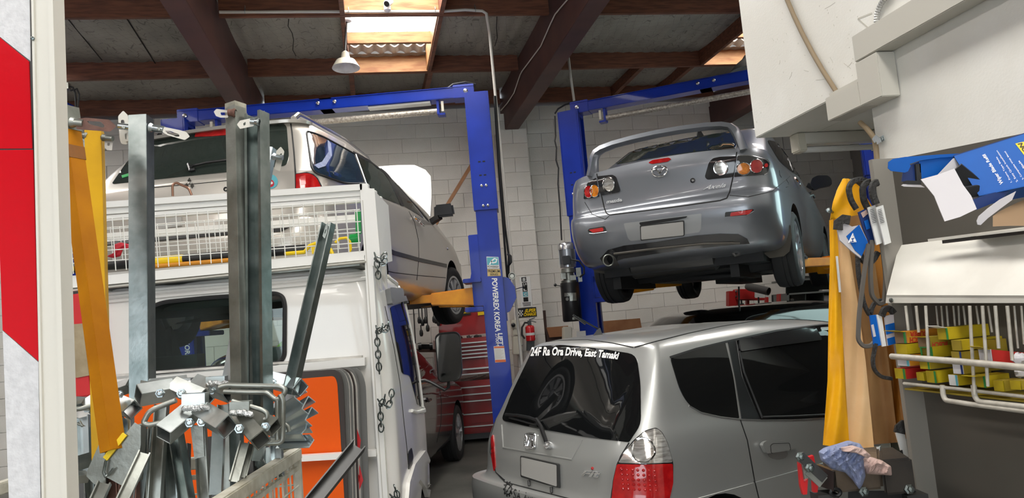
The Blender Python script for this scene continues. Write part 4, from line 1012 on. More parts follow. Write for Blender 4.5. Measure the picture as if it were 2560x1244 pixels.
for (x, y) in ((1037, 548), (1050, 560)):
    g = G(); line(g, [(x - 5, y - 4), (x, y + 1), (x + 5, y + 4)], w.S, .012, .02, 4, 8); w.part('door_handle', g, M['chrome'])
g = G(); h, n_ = w.S.hit(1118, 621); g.lathe(h, n_, [(.018, 0), (.014, .012), (0, .016)], 12); w.part('side_repeater', g, M['silver_trim'])
# roof rails
for sd in (-1, 1):
    g = G(); pts = [w.M @ Vector((x, sd * yy, z)) for x, yy, z in ((.60, .50, 1.475), (.66, .505, 1.515), (.8, .51, 1.522), (1.5, .52, 1.535), (2.1, .51, 1.51), (2.3, .50, 1.45))]
    g.tube(pts, .022, 10); w.part('roof_rail', g, M['silver_trim'] if sd < 0 else M['black_plastic'])
# door mirrors
for sd in (-1, 1):
    cM = w.M @ Vector((3.0, sd * .98, 1.10)); ux = w.M.to_3x3() @ Vector((1, 0, 0)); uy = w.M.to_3x3() @ Vector((0, 1, 0))
    g = G(); g.box8([cM + ux * a + uy * b + EZ * c_ for a, b, c_ in ((-.03, -.11, -.06), (.09, -.09, -.05), (.09, .09, -.05), (-.03, .11, -.06), (-.04, -.10, .07), (.07, -.08, .06), (.07, .08, .06), (-.04, .10, .07))])
    mm = g.build('door_mirror', M['black_plastic'], w.root, bevel=.02, smooth=40)
    g = G(); g.bar(cM - uy * sd * .05 - EZ * .05, w.M @ Vector((3.05, sd * .80, 1.0)), .07, .05, EZ); w.part('mirror_stem', g, M['black_plastic'], mm)
# raised bonnet
g = G(); B = []
for i in range(9):
    for j in range(11):
        u_ = -1 + 2 * j / 10; v_ = i / 8; hw = .70 - .06 * v_ ** 3 - (.0 if v_ < .9 else .05)
        B.append(w.M @ Vector((3.45 + .50 * v_ - .05 * (1 - u_ * u_), u_ * hw, 1.0 + .80 * v_ - .05 * max(0, abs(u_) - .8) * 5 * v_ + .04 * (1 - u_ * u_) * v_)))
for i in range(9):
    for j in range(11): g.v.append(B[i * 11 + j])
off = w.M.to_3x3() @ Vector((.85, 0, -.5)).normalized() * .03
for p in B: g.v.append(p + off)
for i in range(8):
    for j in range(10):
        a = i * 11 + j; g.f += [(a, a + 1, a + 12, a + 11), (99 + a, 99 + a + 11, 99 + a + 12, 99 + a + 1)]; g.m += [0, 0]
bd_ = [j for j in range(11)] + [i * 11 + 10 for i in range(1, 9)] + [88 + j for j in range(9, -1, -1)] + [i * 11 for i in range(7, 0, -1)]
for k in range(len(bd_)): a, b = bd_[k], bd_[(k + 1) % len(bd_)]; g.f.append((a, b, b + 99, a + 99)); g.m.append(0)
w.part('bonnet', g, M['hood_white'], smooth=40)
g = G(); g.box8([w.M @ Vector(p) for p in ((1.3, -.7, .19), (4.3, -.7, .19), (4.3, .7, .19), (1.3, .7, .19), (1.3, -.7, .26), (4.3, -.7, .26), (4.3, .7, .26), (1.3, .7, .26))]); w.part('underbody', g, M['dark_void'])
w.finish()

# ------------------------------------------------------------------ grey saloon on the right lift
AXE = (1.168, 5.692, 1.74, R(27.47))
rings = [Ring(.45, 4.2, .70, .26, .3, .5), Ring(.14, 4.35, .81, .30, .3, .5, .07), Ring(.055, 4.45, .862, .40, .30, .5, .08, .3), Ring(.01, 4.48, .874, .52, .29, .5, .08, .3), Ring(.0, 4.49, .8775, .62, .28, .5, .08, .3),
         Ring(.02, 4.47, .876, [(0, .70), (3, .72), (4.4, .66)], .27, .5, .08, .3), Ring(.06, 4.44, .872, [(0, .735), (3, .76), (4.4, .68)], .27, .5, .08, .3), Ring(.065, 4.40, .862, [(0, .86), (3, .86), (4.4, .72)], .26, .5, .08, .3),
         Ring(.055, 4.35, .84, [(0, .98), (1.2, .955), (3, .95), (4.3, .75)], .26, .5, .08, .3), Ring(.07, 3.8, .815, [(0, 1.035), (1.0, 1.01), (3.2, 1.0)], .24, .5, .08, .2, crown=.045),
         Ring(.14, 3.7, .79, [(0, 1.045), (1.0, 1.035), (3.2, 1.02)], .22, .5, .08, .2, crown=.045), Ring(.40, 3.55, .785, [(0, 1.06), (3.2, 1.06)], .22, .45, .1, .2, crown=.03), Ring(.62, 3.25, .755, [(0, 1.17)], .2, .4, .1, .2),
         Ring(.98, 2.85, .70, [(0, 1.34)], .2, .35, .1, .2), Ring(1.12, 2.65, .665, [(0, 1.405), (2, 1.415), (2.6, 1.40)], .2, .35, .1, .2), Ring(1.2, 2.55, .63, [(0, 1.43), (2, 1.445), (2.5, 1.42)], .2, .3, .1, .2),
         Ring(1.35, 2.4, .45, [(0, 1.452), (1.9, 1.465)], .2, .3), Ring(1.6, 2.1, .1, [(0, 1.462), (1.9, 1.47)], .05, .05)]
a = Car('saloon_car', 'grey saloon with a tall rear spoiler raised on the right lift', AXE, rings, M['gunmetal'], [(.98, -1), (3.62, -1), (.98, 1), (3.62, 1)], hard=(9,), arch_r=.355)
for wx in (.98, 3.62):
    for sd in (-1, 1): a.wheel(wx, sd * .765, .30, .315, .21, sd, 'spoke', M['tyre'], M['alloy'], rim=.222)
rw_ = a.panel('rear_window', rpoly([(1541, 411), (1583, 378), (1640, 354), (1732, 339), (1834, 330), (1845, 346), (1838, 372), (1760, 377), (1695, 385), (1617, 397)], [3, 14, 20, 20, 5, 5, 3, 20, 20, 20]), M['green_glass'], .004, .012, 9)
a.line('roof_gap', [(1541, 408), (1583, 374), (1640, 349), (1732, 334), (1834, 325)], M['seam'], .003, .003, flat=.012, parent=rw_)
a.line('boot_gap', [(1492, 434), (1504, 489), (1511, 520), (1516, 533), (1524, 537), (1600, 528), (1700, 515), (1800, 501), (1817, 495), (1824, 480), (1833, 440), (1842, 380)], M['seam'], .003, .0015, flat=.009)
a.line('bumper_gap', [(1462, 505), (1480, 535), (1513, 548), (1523, 540)], M['seam'], .002, .0012, flat=.004)
a.line('bumper_gap', [(1824, 488), (1870, 492), (1930, 478), (1975, 440)], M['seam'], .002, .0012, flat=.004)
sl = a.panel('stop_lamp', rpoly([(1621, 407), (1632, 400), (1672, 394), (1679, 398), (1670, 404), (1630, 410)], 3), M['red_lens'], .006, .008, 6)
# winged badge
g = G(); line(g, ring_px(1650, 428, 19, 13, 24, rot=-8), a.S, .007, .008, 4, 8, closed=True)
line(g, [(1633, 425), (1640, 424), (1646, 428), (1650, 435), (1655, 426), (1661, 421), (1667, 421)], a.S, .006, .008, 4, 8); a.part('maker_badge', g, M['chrome'])
a.text('model_lettering', 'Axela', [(1766, 463), (1816, 457), (1814, 468), (1757, 475)], M['grey_letter'], .010, bold=.012, shear=.35, thick=.01)
a.text('maker_lettering', 'mazda', [(1518, 500), (1556, 494), (1556, 503), (1518, 509)], M['grey_letter'], .010, bold=.02, thick=.01)
g = G(); h, n_ = a.S.hit(1732, 451); g.lathe(h, n_, [(.02, -.005), (.02, .004), (.012, .005), (.011, .003), (0, .003)], 16); lk = a.part('boot_lock', g, M['black_plastic'])
g = G(); g.lathe(h + n_ * .004, n_, [(.010, 0), (.007, .003), (0, .003)], 12); a.part('lock_barrel', g, M['chrome'], lk)
for (poly, circ) in (([(1493, 441), (1533, 437), (1541, 442), (1552, 475), (1549, 480), (1504, 489)], (1523, 461, 14, 17)),
                     ([(1842, 390), (1800, 392), (1782, 396), (1772, 407), (1762, 442), (1768, 449), (1832, 443)], (1802, 420, 17, 17))):
    lp = a.panel('boot_lamp', rpoly(poly, 5), M['lamp_black'], .007, .014, 7)
    cx, cy, rx, ry = circ
    a.panel('clear_lens', ring_px(cx, cy, rx - 1, ry - 1, 22), M['clear_lens'], .011, .006, 6, parent=lp)
    g = G(); line(g, ring_px(cx, cy, rx, ry, 26), a.S, .006, .012, 5, 6, closed=True); a.part('lens_ring', g, M['chrome'], lp)
lp = a.panel('tail_lamp', rpoly([(1492, 444), (1499, 491), (1460, 498), (1462, 475), (1471, 455)], 4), M['lamp_black'], .007, .014, 7, label='left tail lamp with red and amber lenses')
for (cx, cy, rx, ry, mm, nm) in ((1473, 479, 9, 15, 'red_lens', 'red_lens'), (1488, 477, 10, 15, 'amber_lens', 'amber_lens')):
    q = a.panel(nm, ring_px(cx, cy, rx, ry, 20), M[mm], .013, .01, 5, parent=lp)
g = G(); line(g, ring_px(1473, 479, 10, 15.5, 22), a.S, .004, .013, 5, 5, closed=True); line(g, ring_px(1488, 477, 11, 15.5, 22), a.S, .004, .014, 5, 5, closed=True); a.part('lens_ring', g, M['chrome'], lp)['kind'] = 'stuff'
lp = a.panel('tail_lamp', rpoly([(1844, 390), (1877, 390), (1916, 401), (1922, 409), (1918, 431), (1909, 436), (1835, 443)], [3, 10, 8, 4, 5, 5, 3]), M['lamp_black'], .007, .014, 7, label='right tail lamp with amber and red lenses')
for (cx, cy, rx, ry, mm, nm) in ((1890, 416, 15, 17, 'red_lens', 'red_lens'), (1859, 422, 16, 15, 'amber_lens', 'amber_lens'), (1913, 414, 4, 5, 'red_reflector', 'small_red_lens')):
    a.panel(nm, ring_px(cx, cy, rx, ry, 20), M[mm], .013, .01, 6, parent=lp)
g = G(); line(g, ring_px(1890, 416, 16, 17.5, 24), a.S, .004, .013, 5, 5, closed=True); line(g, ring_px(1859, 422, 17, 15.5, 24), a.S, .004, .014, 5, 5, closed=True); a.part('lens_ring', g, M['chrome'], lp)['kind'] = 'stuff'
a.line('lamp_rim', [(1844, 389), (1877, 389), (1917, 400), (1923, 409), (1919, 432), (1909, 437)], M['silver_trim'], .003, .008, parent=lp)
for (rec, red) in (([(1469, 576), (1473, 571), (1512, 565), (1518, 579), (1484, 584), (1474, 583)], [(1473, 574), (1508, 568), (1510, 577), (1483, 581)]),
                   ([(1813, 530), (1883, 522), (1886, 527), (1866, 539), (1812, 543)], [(1827, 531), (1882, 523), (1872, 535), (1825, 540)])):
    rc = a.panel('reflector_recess', rpoly(rec, 3), M['lamp_black'], .003, .006, 7); a.panel('red_reflector', rpoly(red, 3), M['red_reflector'], .008, .006, 7, parent=rc)
    a.line('recess_edge', [rec[-1], rec[-2], rec[-3]] if len(rec) == 6 else [rec[4], rec[3], rec[2]], M['gunmetal'], .005, .004, parent=rc)
pr = a.panel('plate_recess', rpoly([(1559, 558), (1660, 545), (1754, 533), (1753, 571), (1748, 580), (1660, 592), (1577, 602), (1570, 595)], 4), M['silver_trim'] if False else mat('recess_grey_paint', (.36, .37, .38), .35, metal=.5), .003, .008, 11)
a.panel('boot_handle', rpoly([(1599, 556), (1660, 547), (1719, 540), (1716, 544), (1690, 550), (1620, 561), (1602, 563)], 3), M['black_plastic'], .012, .012, 9, parent=pr)
pl = a.panel('number_plate', rpoly([(1601, 563), (1711, 550), (1712, 588), (1603, 600)], 3), M['plate_dark'], .016, .014, 13)
a.panel('plate_face', rpoly([(1604, 566), (1709, 553), (1710, 586), (1605, 597)], 3), M['plate'], .019, .006, 13, parent=pl)
a.panel('lower_valance', [(1500, 645), (1520, 624), (1560, 613), (1640, 604), (1741, 588), (1800, 583), (1845, 584), (1868, 596), (1874, 608), (1840, 610), (1760, 618), (1660, 630), (1560, 645), (1512, 660)], M['lamp_black'], .006, .014, 12)
a.line('valance_lip', [(1536, 633), (1640, 620), (1760, 608), (1850, 606)], M['stand_grey'], .010, .01, 10)
# flaps, pipe, towing eye, underbody
for (poly) in ([(1470, 636), (1487, 655), (1512, 662), (1520, 676), (1512, 684), (1490, 681), (1477, 668)], [(1908, 632), (1935, 625), (1965, 600), (1975, 560), (1980, 590), (1974, 628), (1960, 640), (1925, 645)]):
    g = G(); Y = (a.M @ Vector((.55, .75 if poly[0][0] < 1600 else -.80, 0))).y; g.prism([at(x, y, Y) for x, y in poly], (.006, .02, 0)); a.part('mud_flap', g, M['stand_grey'])
g = G(); Y = (a.M @ Vector((.04, .48, 0))).y; e0 = at(1521, 650, Y); fx = a.M.to_3x3() @ Vector((1, 0, 0)); kk = Y / FPX * 13.5
g.lathe(e0, fx, [(kk, 0), (kk, .28), (kk * .6, .36), (kk * .6, .9)], 24, caps=False); g.lathe(e0, fx, [(kk * .86, 0), (kk * .86, .2)], 24, caps=False)
for i in range(24): pass
a.part('exhaust_pipe', g, M['old_pipe'], smooth=40)
g = G(); g.tube([at(x, y, Y - .004) for x, y in ring_px(1521, 650, 13, 14, 24)], .005, 6, closed=True); a.part('pipe_lip', g, M['galv_dull'], smooth=50)
g = G(); Y = (a.M @ Vector((.25, -.35, 0))).y; g.tube([at(x, y, Y) for x, y in ((1830, 618), (1831, 630), (1838, 637), (1847, 635), (1850, 622), (1849, 615))], .014, 8); a.part('towing_eye', g, M['old_pipe'], smooth=40)
g = G()
def lbx(x0, x1, y0, y1, z0, z1): g.box8([a.M @ Vector(p) for p in ((x0, y0, z0), (x1, y0, z0), (x1, y1, z0), (x0, y1, z0), (x0, y0, z1), (x1, y0, z1), (x1, y1, z1), (x0, y1, z1))])
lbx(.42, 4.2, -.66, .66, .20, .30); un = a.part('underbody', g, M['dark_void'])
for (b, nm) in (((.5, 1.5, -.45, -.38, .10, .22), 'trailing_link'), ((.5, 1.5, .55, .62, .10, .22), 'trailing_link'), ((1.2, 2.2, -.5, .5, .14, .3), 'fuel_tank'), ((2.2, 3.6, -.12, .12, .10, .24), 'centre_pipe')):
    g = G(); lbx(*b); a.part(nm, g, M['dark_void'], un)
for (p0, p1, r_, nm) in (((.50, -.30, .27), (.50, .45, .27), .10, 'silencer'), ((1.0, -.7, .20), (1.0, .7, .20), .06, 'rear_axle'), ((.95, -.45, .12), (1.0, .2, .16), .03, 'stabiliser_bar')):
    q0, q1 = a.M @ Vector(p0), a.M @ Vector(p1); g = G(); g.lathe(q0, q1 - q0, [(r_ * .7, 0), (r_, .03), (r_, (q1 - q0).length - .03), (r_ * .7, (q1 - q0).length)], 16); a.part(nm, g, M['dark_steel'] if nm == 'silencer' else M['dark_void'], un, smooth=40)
# rear spoiler: blade on two feet
path = [(-.665, 1.03), (-.650, 1.09), (-.632, 1.16), (-.612, 1.205), (-.58, 1.238), (-.52, 1.260), (-.40, 1.278), (-.2, 1.292), (0, 1.297), (.2, 1.292), (.36, 1.281), (.47, 1.262), (.525, 1.238), (.553, 1.20), (.568, 1.15), (.585, 1.09), (.60, 1.045)]
g = G(); N_ = len(path)
for i, (y, z) in enumerate(path):
    y0, z0 = path[max(i - 1, 0)]; y1, z1 = path[min(i + 1, N_ - 1)]; d = Vector((y1 - y0, z1 - z0)).normalized(); nx_ = Vector((-d.y, d.x)); k_ = 1 + .55 * max(0, (1.2 - z) / .17)
    for dx, dn in ((-.025, -.025), (-.005, .012), (.06, .022), (.16, .010), (.17, 0), (.10, -.03), (.02, -.045)): g.v.append(a.M @ Vector((.095 + dx * k_, y + nx_.x * dn, z + nx_.y * dn)))
for i in range(N_ - 1):
    for j in range(7): g.f.append((i * 7 + j, i * 7 + (j + 1) % 7, (i + 1) * 7 + (j + 1) % 7, (i + 1) * 7 + j)); g.m.append(0)
g.f += [tuple(range(7))[::-1], tuple((N_ - 1) * 7 + j for j in range(7))]; g.m += [0, 0]
a.part('spoiler', g, M['gunmetal'], smooth=50)
# side glass, fuel flap, handles, mirror
sw = a.panel('side_window', rpoly([(1918, 350), (1938, 354), (1962, 376), (1990, 415), (2008, 446), (1988, 436), (1949, 405), (1922, 360)], [3, 6, 10, 10, 2, 10, 10, 4]), M['dark_glass'], .004, .01, 7)
a.line('window_divider', [(1956, 372), (1970, 395), (1982, 428)], M['black_plastic'], .004, .006, flat=.02, parent=sw)
a.line('fuel_flap_gap', [(1948, 426), (1949, 436), (1953, 443)], M['seam'], .002, .0015, flat=.005)
a.line('fuel_flap_gap', [(1966, 449), (1971, 458), (1970, 466), (1965, 468)], M['seam'], .002, .0015, flat=.005)
for (x, y) in ((1987, 452), (2033, 482)):
    g = G(); line(g, [(x - 5, y - 5), (x, y), (x + 7, y + 12)], a.S, .011, .02, 4, 8); a.part('door_handle', g, M['chrome'] if x < 2000 else M['dark_steel'])
Y = (a.M @ Vector((2.85, -.98, 0))).y
g = G(); g.prism([at(x, y, Y) for x, y in rpoly([(2030, 445), (2044, 438), (2070, 438), (2079, 447), (2080, 462), (2050, 468), (2036, 474), (2026, 462)], 5)], (.03, .10, 0)); mm = g.build('door_mirror', M['black_plastic'], a.root, bevel=.008, smooth=40)
g = G(); g.bar(at(2036, 470, Y + .05), at(2022, 462, Y + .1), .06, .05, EZ); a.part('mirror_stem', g, M['black_plastic'], mm)
cM = a.M @ Vector((2.85, 1.0, 1.05)); g = G(); g.cbox(cM, .2, .12, .13); a.part('door_mirror', g, M['black_plastic'])
g = G(); p = a.M @ Vector((1.25, -.10, 1.455)); g.box8([p + Vector(v) for v in ((-.03, -.05, -.03), (.03, -.05, -.03), (.03, .05, -.03), (-.03, .05, -.03), (-.012, 0, .05), (.012, 0, .05), (.012, .03, .05), (-.012, .03, .05))]); a.part('aerial_base', g, M['black_plastic'])
a.finish()
# ------------------------------------------------------------------ white truck with a rack behind its cab
TK = 3.825
TRUCK = (-1.545, TK, 0, 0.0)
rings = [Ring(.05, 1.30, .80, .48, .05, .2, .0, .03, 0), Ring(.0, 1.36, .852, .55, .06, .2, .0, .03, 0), Ring(.0, 1.38, .868, .9, .07, .2, .0, .05, 0), Ring(.0, 1.36, .868, 1.25, .08, .2, .0, .05, 0), Ring(.0, 1.24, .858, 1.55, .09, .2, .0, .06, 0),
         Ring(.0, 1.08, .835, 1.80, .10, .2, .01, .06, 0), Ring(.01, 1.0, .815, 1.90, .11, .2, .01, .06, 0), Ring(.02, .97, .80, 1.945, .12, .2, .01, .06, 0), Ring(.07, .92, .74, 1.985, .14, .2, .01, .06, 0), Ring(.2, .8, .5, 2.0, .12, .12, 0, 0, 0), Ring(.35, .6, .1, 2.002, .05, .05, 0, 0, 0)]
t = Car('truck', 'white cab-over truck seen from behind with orange signs stacked in its white rack', TRUCK, rings, M['cab_white'], [(1.05, -1), (1.05, 1)], arch_r=.40)
for sd in (-1, 1): t.wheel(1.05, sd * .74, .33, .33, .2, sd, 'cap', M['tyre'], M['hubcap'], rim=.21)
rwp = rpoly([(378, 768), (410, 755), (520, 744), (690, 733), (707, 740), (713, 760), (712, 890), (700, 906), (540, 917), (386, 931), (377, 920)], [10, 24, 20, 20, 12, 12, 16, 12, 20, 8, 8])
def loop_cut(car, poly, out, inn, name='cut'):
    P_ = [car.S.hit(*p) for p in dens(poly, 14)]; nn = sum((n for _, n in P_), Vector()).normalized()
    g = G(); g.prism([p + nn * out for p, _ in P_], -nn * (out + inn)); return g.build(name, M['dark_void'], car.root)
cuts = []
g = G()
def tb(g, x0, x1, y0, y1, z0, z1): return g.box8([t.M @ Vector(p) for p in ((x0, y0, z0), (x1, y0, z0), (x1, y1, z0), (x0, y1, z0), (x0, y0, z1), (x1, y0, z1), (x1, y1, z1), (x0, y1, z1))])
g = G(); tb(g, .04, 1.02, -.76, .76, .8, 1.86); cuts.append(g.build('cutter', M['dark_void'], t.root))
g = G(); tb(g, .8, 1.6, -.72, .72, 1.17, 1.82); cuts.append(g.build('cutter', M['dark_void'], t.root))
cuts.append(loop_cut(t, rwp, .1, .12))
dwp = rpoly([(974, 767), (1004, 757), (1014, 790), (1028, 847), (1040, 930), (1050, 1010), (1043, 1012), (1024, 938), (1004, 934), (990, 860)], [6, 6, 10, 10, 10, 3, 3, 8, 8, 10])
t.panel('rear_window', rwp, M['clear_glass'], .001, .006, 13)
t.line('window_seal', rwp, M['black_rubber'], .012, .004, 10, closed=True)
t.panel('door_window', dwp, M['dark_glass'], .004, .01, 9)
for k in range(4):   # gutter mouldings along the roof edge
    dy = k * 8.5; t.line('roof_moulding', [(160, 740 + dy), (270, 729 + dy * .97), (450, 712 + dy * .95), (700, 693 + dy * .9), (930, 674 + dy * .85)], M['cab_white'], .012, .006, 14)
t.line('roof_moulding', [(930, 676), (958, 688), (985, 706), (1003, 722)], M['cab_white'], .012, .006)
g = G(); panel(g, rpoly([(962, 722), (1000, 724), (1020, 734), (1026, 757), (1004, 754), (968, 764)], 5), t.S, .03, .03, 8); t.part('wind_visor', g, M['trunk'] if False else mat('grey_visor', (.16, .165, .17), .35))
t.line('window_post', [(1003, 757), (1016, 800), (1030, 870), (1042, 945), (1050, 1012)], M['lamp_black'], .006, .008, flat=.05)
t.line('door_edge', [(1010, 760), (1030, 847), (1044, 930), (1054, 1015), (1056, 1026), (1040, 1030), (1027, 1026)], M['white_wire'], .010, .006, 8)
t.line('door_gap', [(962, 765), (985, 870), (1000, 960), (1010, 1060), (1016, 1110), (1020, 1160)], M['seam'], .002, .0015, flat=.005)
hp = t.panel('step_recess', rpoly([(1019, 1130), (1028, 1118), (1032, 1140), (1030, 1160), (1021, 1174)], 3), M['black_plastic'], .004, .008, 6)
t.panel('front_flare', rpoly([(1016, 1205), (1030, 1160), (1058, 1124), (1074, 1162), (1075, 1195), (1066, 1244), (1060, 1222), (1043, 1198), (1025, 1225), (1018, 1250), (1012, 1250)], 3), M['cab_white'], .02, .03, 9)
# cab inside: seat backs, steering wheel
for (y0, y1) in ((.10, .62), (-.62, -.05)):
    g = G(); tb(g, .22, .36, y0, y1, .85, 1.42); s_ = t.part('seat', g, M['black_plastic'], smooth=40)
    g = G(); tb(g, .24, .34, y0 + .12, y1 - .12, 1.44, 1.62); t.part('headrest', g, M['black_plastic'], s_)
g = G(); tb(g, .85, 1.0, -.74, .74, .9, 1.12); t.part('dashboard', g, M['black_plastic'])
g = G(); Y = TK + .3; g.prism([at(x, y, Y) for x, y in ((672, 902), (682, 880), (695, 862), (703, 853), (704, 864), (694, 882), (683, 903))], (0, .02, 0)); t.part('vest_strip', g, M['hivis'])
# mirror on its arm
g = G(); Ym = TK + 1.05; fr = rpoly([(1087, 840), (1098, 831), (1140, 828), (1150, 838), (1155, 930), (1148, 950), (1102, 956), (1094, 948)], 10)
MT = lambda x: -.00095 * (x - 1120)
g.prism([at(x, y, Ym + MT(x)) for x, y in fr], (0, .07, 0)); mi = t.part('mirror_housing', g, M['black_plastic'], smooth=40)
gl = [(1090 + (x - 1087) * .94, 834 + (y - 829) * .95) for x, y in fr]
g = G(); g.prism([at(x, y, Ym - .002 + MT(x)) for x, y in gl], (0, .004, 0)); t.part('mirror_glass', g, M['chrome'], mi)
g = G(); g.tube([at(x, y, Ym + .04) for x, y in ((1050, 952), (1062, 950), (1075, 954), (1112, 974), (1121, 968), (1122, 950))], .010, 8); t.part('mirror_arm', g, M['black_plastic'], mi, smooth=40)
# rack: posts, rails, mesh
RY = TK - .05
def rail(name, x0, y0, x1, y1, h, Y=RY, d=.04, m='white_paint', parent=None):
    """rail whose front face runs between two pixel points, h pixels high"""
    g = G(); p = [at(x0, y0 + h, Y), at(x1, y1 + h, Y), at(x1, y1, Y), at(x0, y0, Y)]; e = Vector((0, d, 0))
    g.box8([p[0], p[1], p[1] + e, p[0] + e, p[3], p[2], p[2] + e, p[3] + e]); return t.part(name, g, M[m], parent)
def post_px(name, x0, y0, x1, y1, wpx, Y=RY, d=.045, m='white_paint', parent=None):
    g = G(); p = [at(x1, y1, Y), at(x1 + wpx, y1, Y), at(x0 + wpx, y0, Y), at(x0, y0, Y)]; e = Vector((0, d, 0))
    g.box8([p[0], p[1], p[1] + e, p[0] + e, p[3], p[2], p[2] + e, p[3] + e]); return t.part(name, g, M[m], parent)
rack = post_px('rack_post', 899, 458, 953, 1300, 20); rack.name = 'rack_post'
post_px('rack_post', 922, 475, 968, 1300, 17, RY + .22); post_px('rack_post', 938, 490, 985, 1300, 15, RY + .40)
post_px('rack_post', 120, 520, 175, 1300, 18)
rail('rack_rail', 140, 512, 905, 459, 15); rail('rack_rail', 140, 531, 900, 476, 13, RY + .02); rail('rack_rail', 140, 548, 900, 490, 14, RY + .03)
rail('rack_rail', 140, 700, 912, 626, 23); rail('rack_rail', 250, 952, 912, 893, 20); rail('rack_rail', 560, 1150, 872, 1131, 15, TK - .36); rail('rack_rail', 905, 1126, 940, 1124, 16, RY - .02)
rail('rack_lip', 140, 727, 912, 651, 4, RY - .03, .06, 'trunk')
rail('rack_rail', 165, 590, 898, 535, 17, RY + .40); rail('rack_rail', 165, 690, 898, 628, 20, RY + .40)
for (x0, x1, Y) in ((919.5, 973.5, RY + .012), (936.5, 983, RY + .23), (905.5, 959.5, RY - .001)):  # shade between the white posts, drawn as thin darker strips
    g = G(); p = [at(x1, 1300, Y), at(x1 + 2, 1300, Y), at(x0 + 2, 500, Y), at(x0, 500, Y)]; e = Vector((0, .003, 0)); g.box8([p[0], p[1], p[1] + e, p[0] + e, p[3], p[2], p[2] + e, p[3] + e]); t.part('painted_shade_line', g, M['trunk'])
g = G(); g.tube([at(x, y, RY + .02) for x, y in rpoly_open([(432, 490), (431, 462), (440, 456), (472, 470), (479, 487)], 7)], .0065, 8); tag(g.build('pipe_hook', mat('bronze_pipe', (.30, .16, .11), .3, metal=.7), smooth=50), 'bent bronze-coloured pipe hook on the top rail of the truck rack', 'hook')
# painted timber strip under the cab window
rail('timber_strip', 250, 938, 905, 888, 6, RY + .03, .02, 'sign_white')
# mesh, near and far
def mesh_px(Y, x0, x1, ya, yb, step, r, name):
    g = G(); sl = -.072
    x = x0
    while x < x1: 
        g.tube([at(x - 2, ya + sl * (x - 600), Y), at(x + 7, yb + sl * 1.05 * (x - 600), Y)], r, 4, caps=False); x += step
    k = 0
    while ya + k * step < yb: 
        g.tube([at(x0, ya + k * step + sl * (x0 - 600), Y + r), at(x1, ya + k * step + sl * (x1 - 600), Y + r)], r, 4, caps=False); k += 1
    o = t.part(name, g, M['white_wire']); o['kind'] = 'stuff'; return o
mesh_px(RY - .012, 150, 902, 522, 652, 26.5, .0028, 'rack_mesh'); mesh_px(RY + .38, 160, 900, 545, 640, 23.5, .0028, 'rack_mesh')
# side box of the rack and its end plate
g = G(); g.box8([at(x, y, Y) for x, y, Y in ((915, 655, RY + .05), (950, 662, RY + .06), (981, 652, RY + .44), (950, 640, RY + .44), (914, 473, RY + .05), (934, 474, RY + .06), (971, 513, RY + .44), (950, 505, RY + .44))]); t.part('rack_side_box', g, M['cream_metal'], bevel=False) if False else t.part('rack_side_box', g, M['white_paint'])
g = G(); g.box8([at(x, y, RY - .01) for x, y in ((930, 664), (952, 664))] + [at(x, y, RY + .02) for x, y in ((952, 664), (930, 664))] + [at(x, y, RY - .01) for x, y in ((914, 470), (936, 471))] + [at(x, y, RY + .02) for x, y in ((936, 471), (914, 470))]); t.part('rack_end_plate', g, M['white_paint'])
g = G(); g.box([-2.42, RY + .02, 2.0], (1.63, 0, 0), (0, .42, 0), (0, 0, .012)); t.part('rack_floor', g, M['galv_dull'])
# chains
def chain(path, link=.045, w=.013, r=.0038, parent=None):
    g = G(); P_ = [Vector(p) for p in path]; L = [0]
    for a_, b_ in zip(P_, P_[1:]): L.append(L[-1] + (b_ - a_).length)
    s_ = 0; k = 0
    def pos(d):
        for i in range(len(L) - 1):
            if d <= L[i + 1]: return P_[i] + (P_[i + 1] - P_[i]) * ((d - L[i]) / max(1e-6, L[i + 1] - L[i]))
        return P_[-1]
    while s_ < L[-1]:
        p0, p1 = pos(s_), pos(min(L[-1], s_ + link * .82)); d = (p1 - p0).normalized() if (p1 - p0).length > 1e-5 else Vector((0, 0, -1)); c_ = (p0 + p1) / 2
        sd = d.cross(Vector((0, 1, .3)) if k % 2 else Vector((1, .2, .1))).normalized(); pts = []
        for i in range(10):
            a_ = 2 * math.pi * i / 10; pts.append(c_ + d * math.sin(a_) * link * .5 + sd * math.cos(a_) * w * (.7 if abs(math.sin(a_)) > .9 else 1))
        g.tube(pts, r, 4, closed=True); s_ += link * .68; k += 1
    o = g.build('chain', M['galv'], t.root, smooth=60); o['kind'] = 'stuff'; return o
CY = RY - .05
for pts in ([(936, 632), (940, 648), (950, 655), (960, 640)], [(938, 636), (942, 655), (944, 672), (946, 693)], [(948, 655), (955, 664), (964, 648)],
            [(940, 815), (944, 832), (952, 830), (956, 812)], [(952, 826), (960, 833), (968, 822), (971, 805)], [(941, 830), (944, 860), (946, 900), (948, 925)],
            [(946, 1000), (950, 1014), (958, 1008), (962, 990)], [(958, 1010), (968, 1020), (976, 1008), (980, 975)], [(950, 1015), (952, 1045), (953, 1075)],
            [(985, 1212), (991, 1228), (994, 1244)], [(975, 1235), (982, 1244), (990, 1250)]):
    chain([at(x, y, CY) for x, y in pts])
# chassis and deck below the rack, out of frame
g = G(); g.box((-2.40, -.8, .75), (1.72, 0, 0), (0, TK + .7 - .0, 0), (0, 0, .10)) if False else g.box((-2.40, TK - .55, .55), (1.68, 0, 0), (0, .5, 0), (0, 0, .12)); t.part('deck', g, M['dark_steel'])
t.finish(cuts)

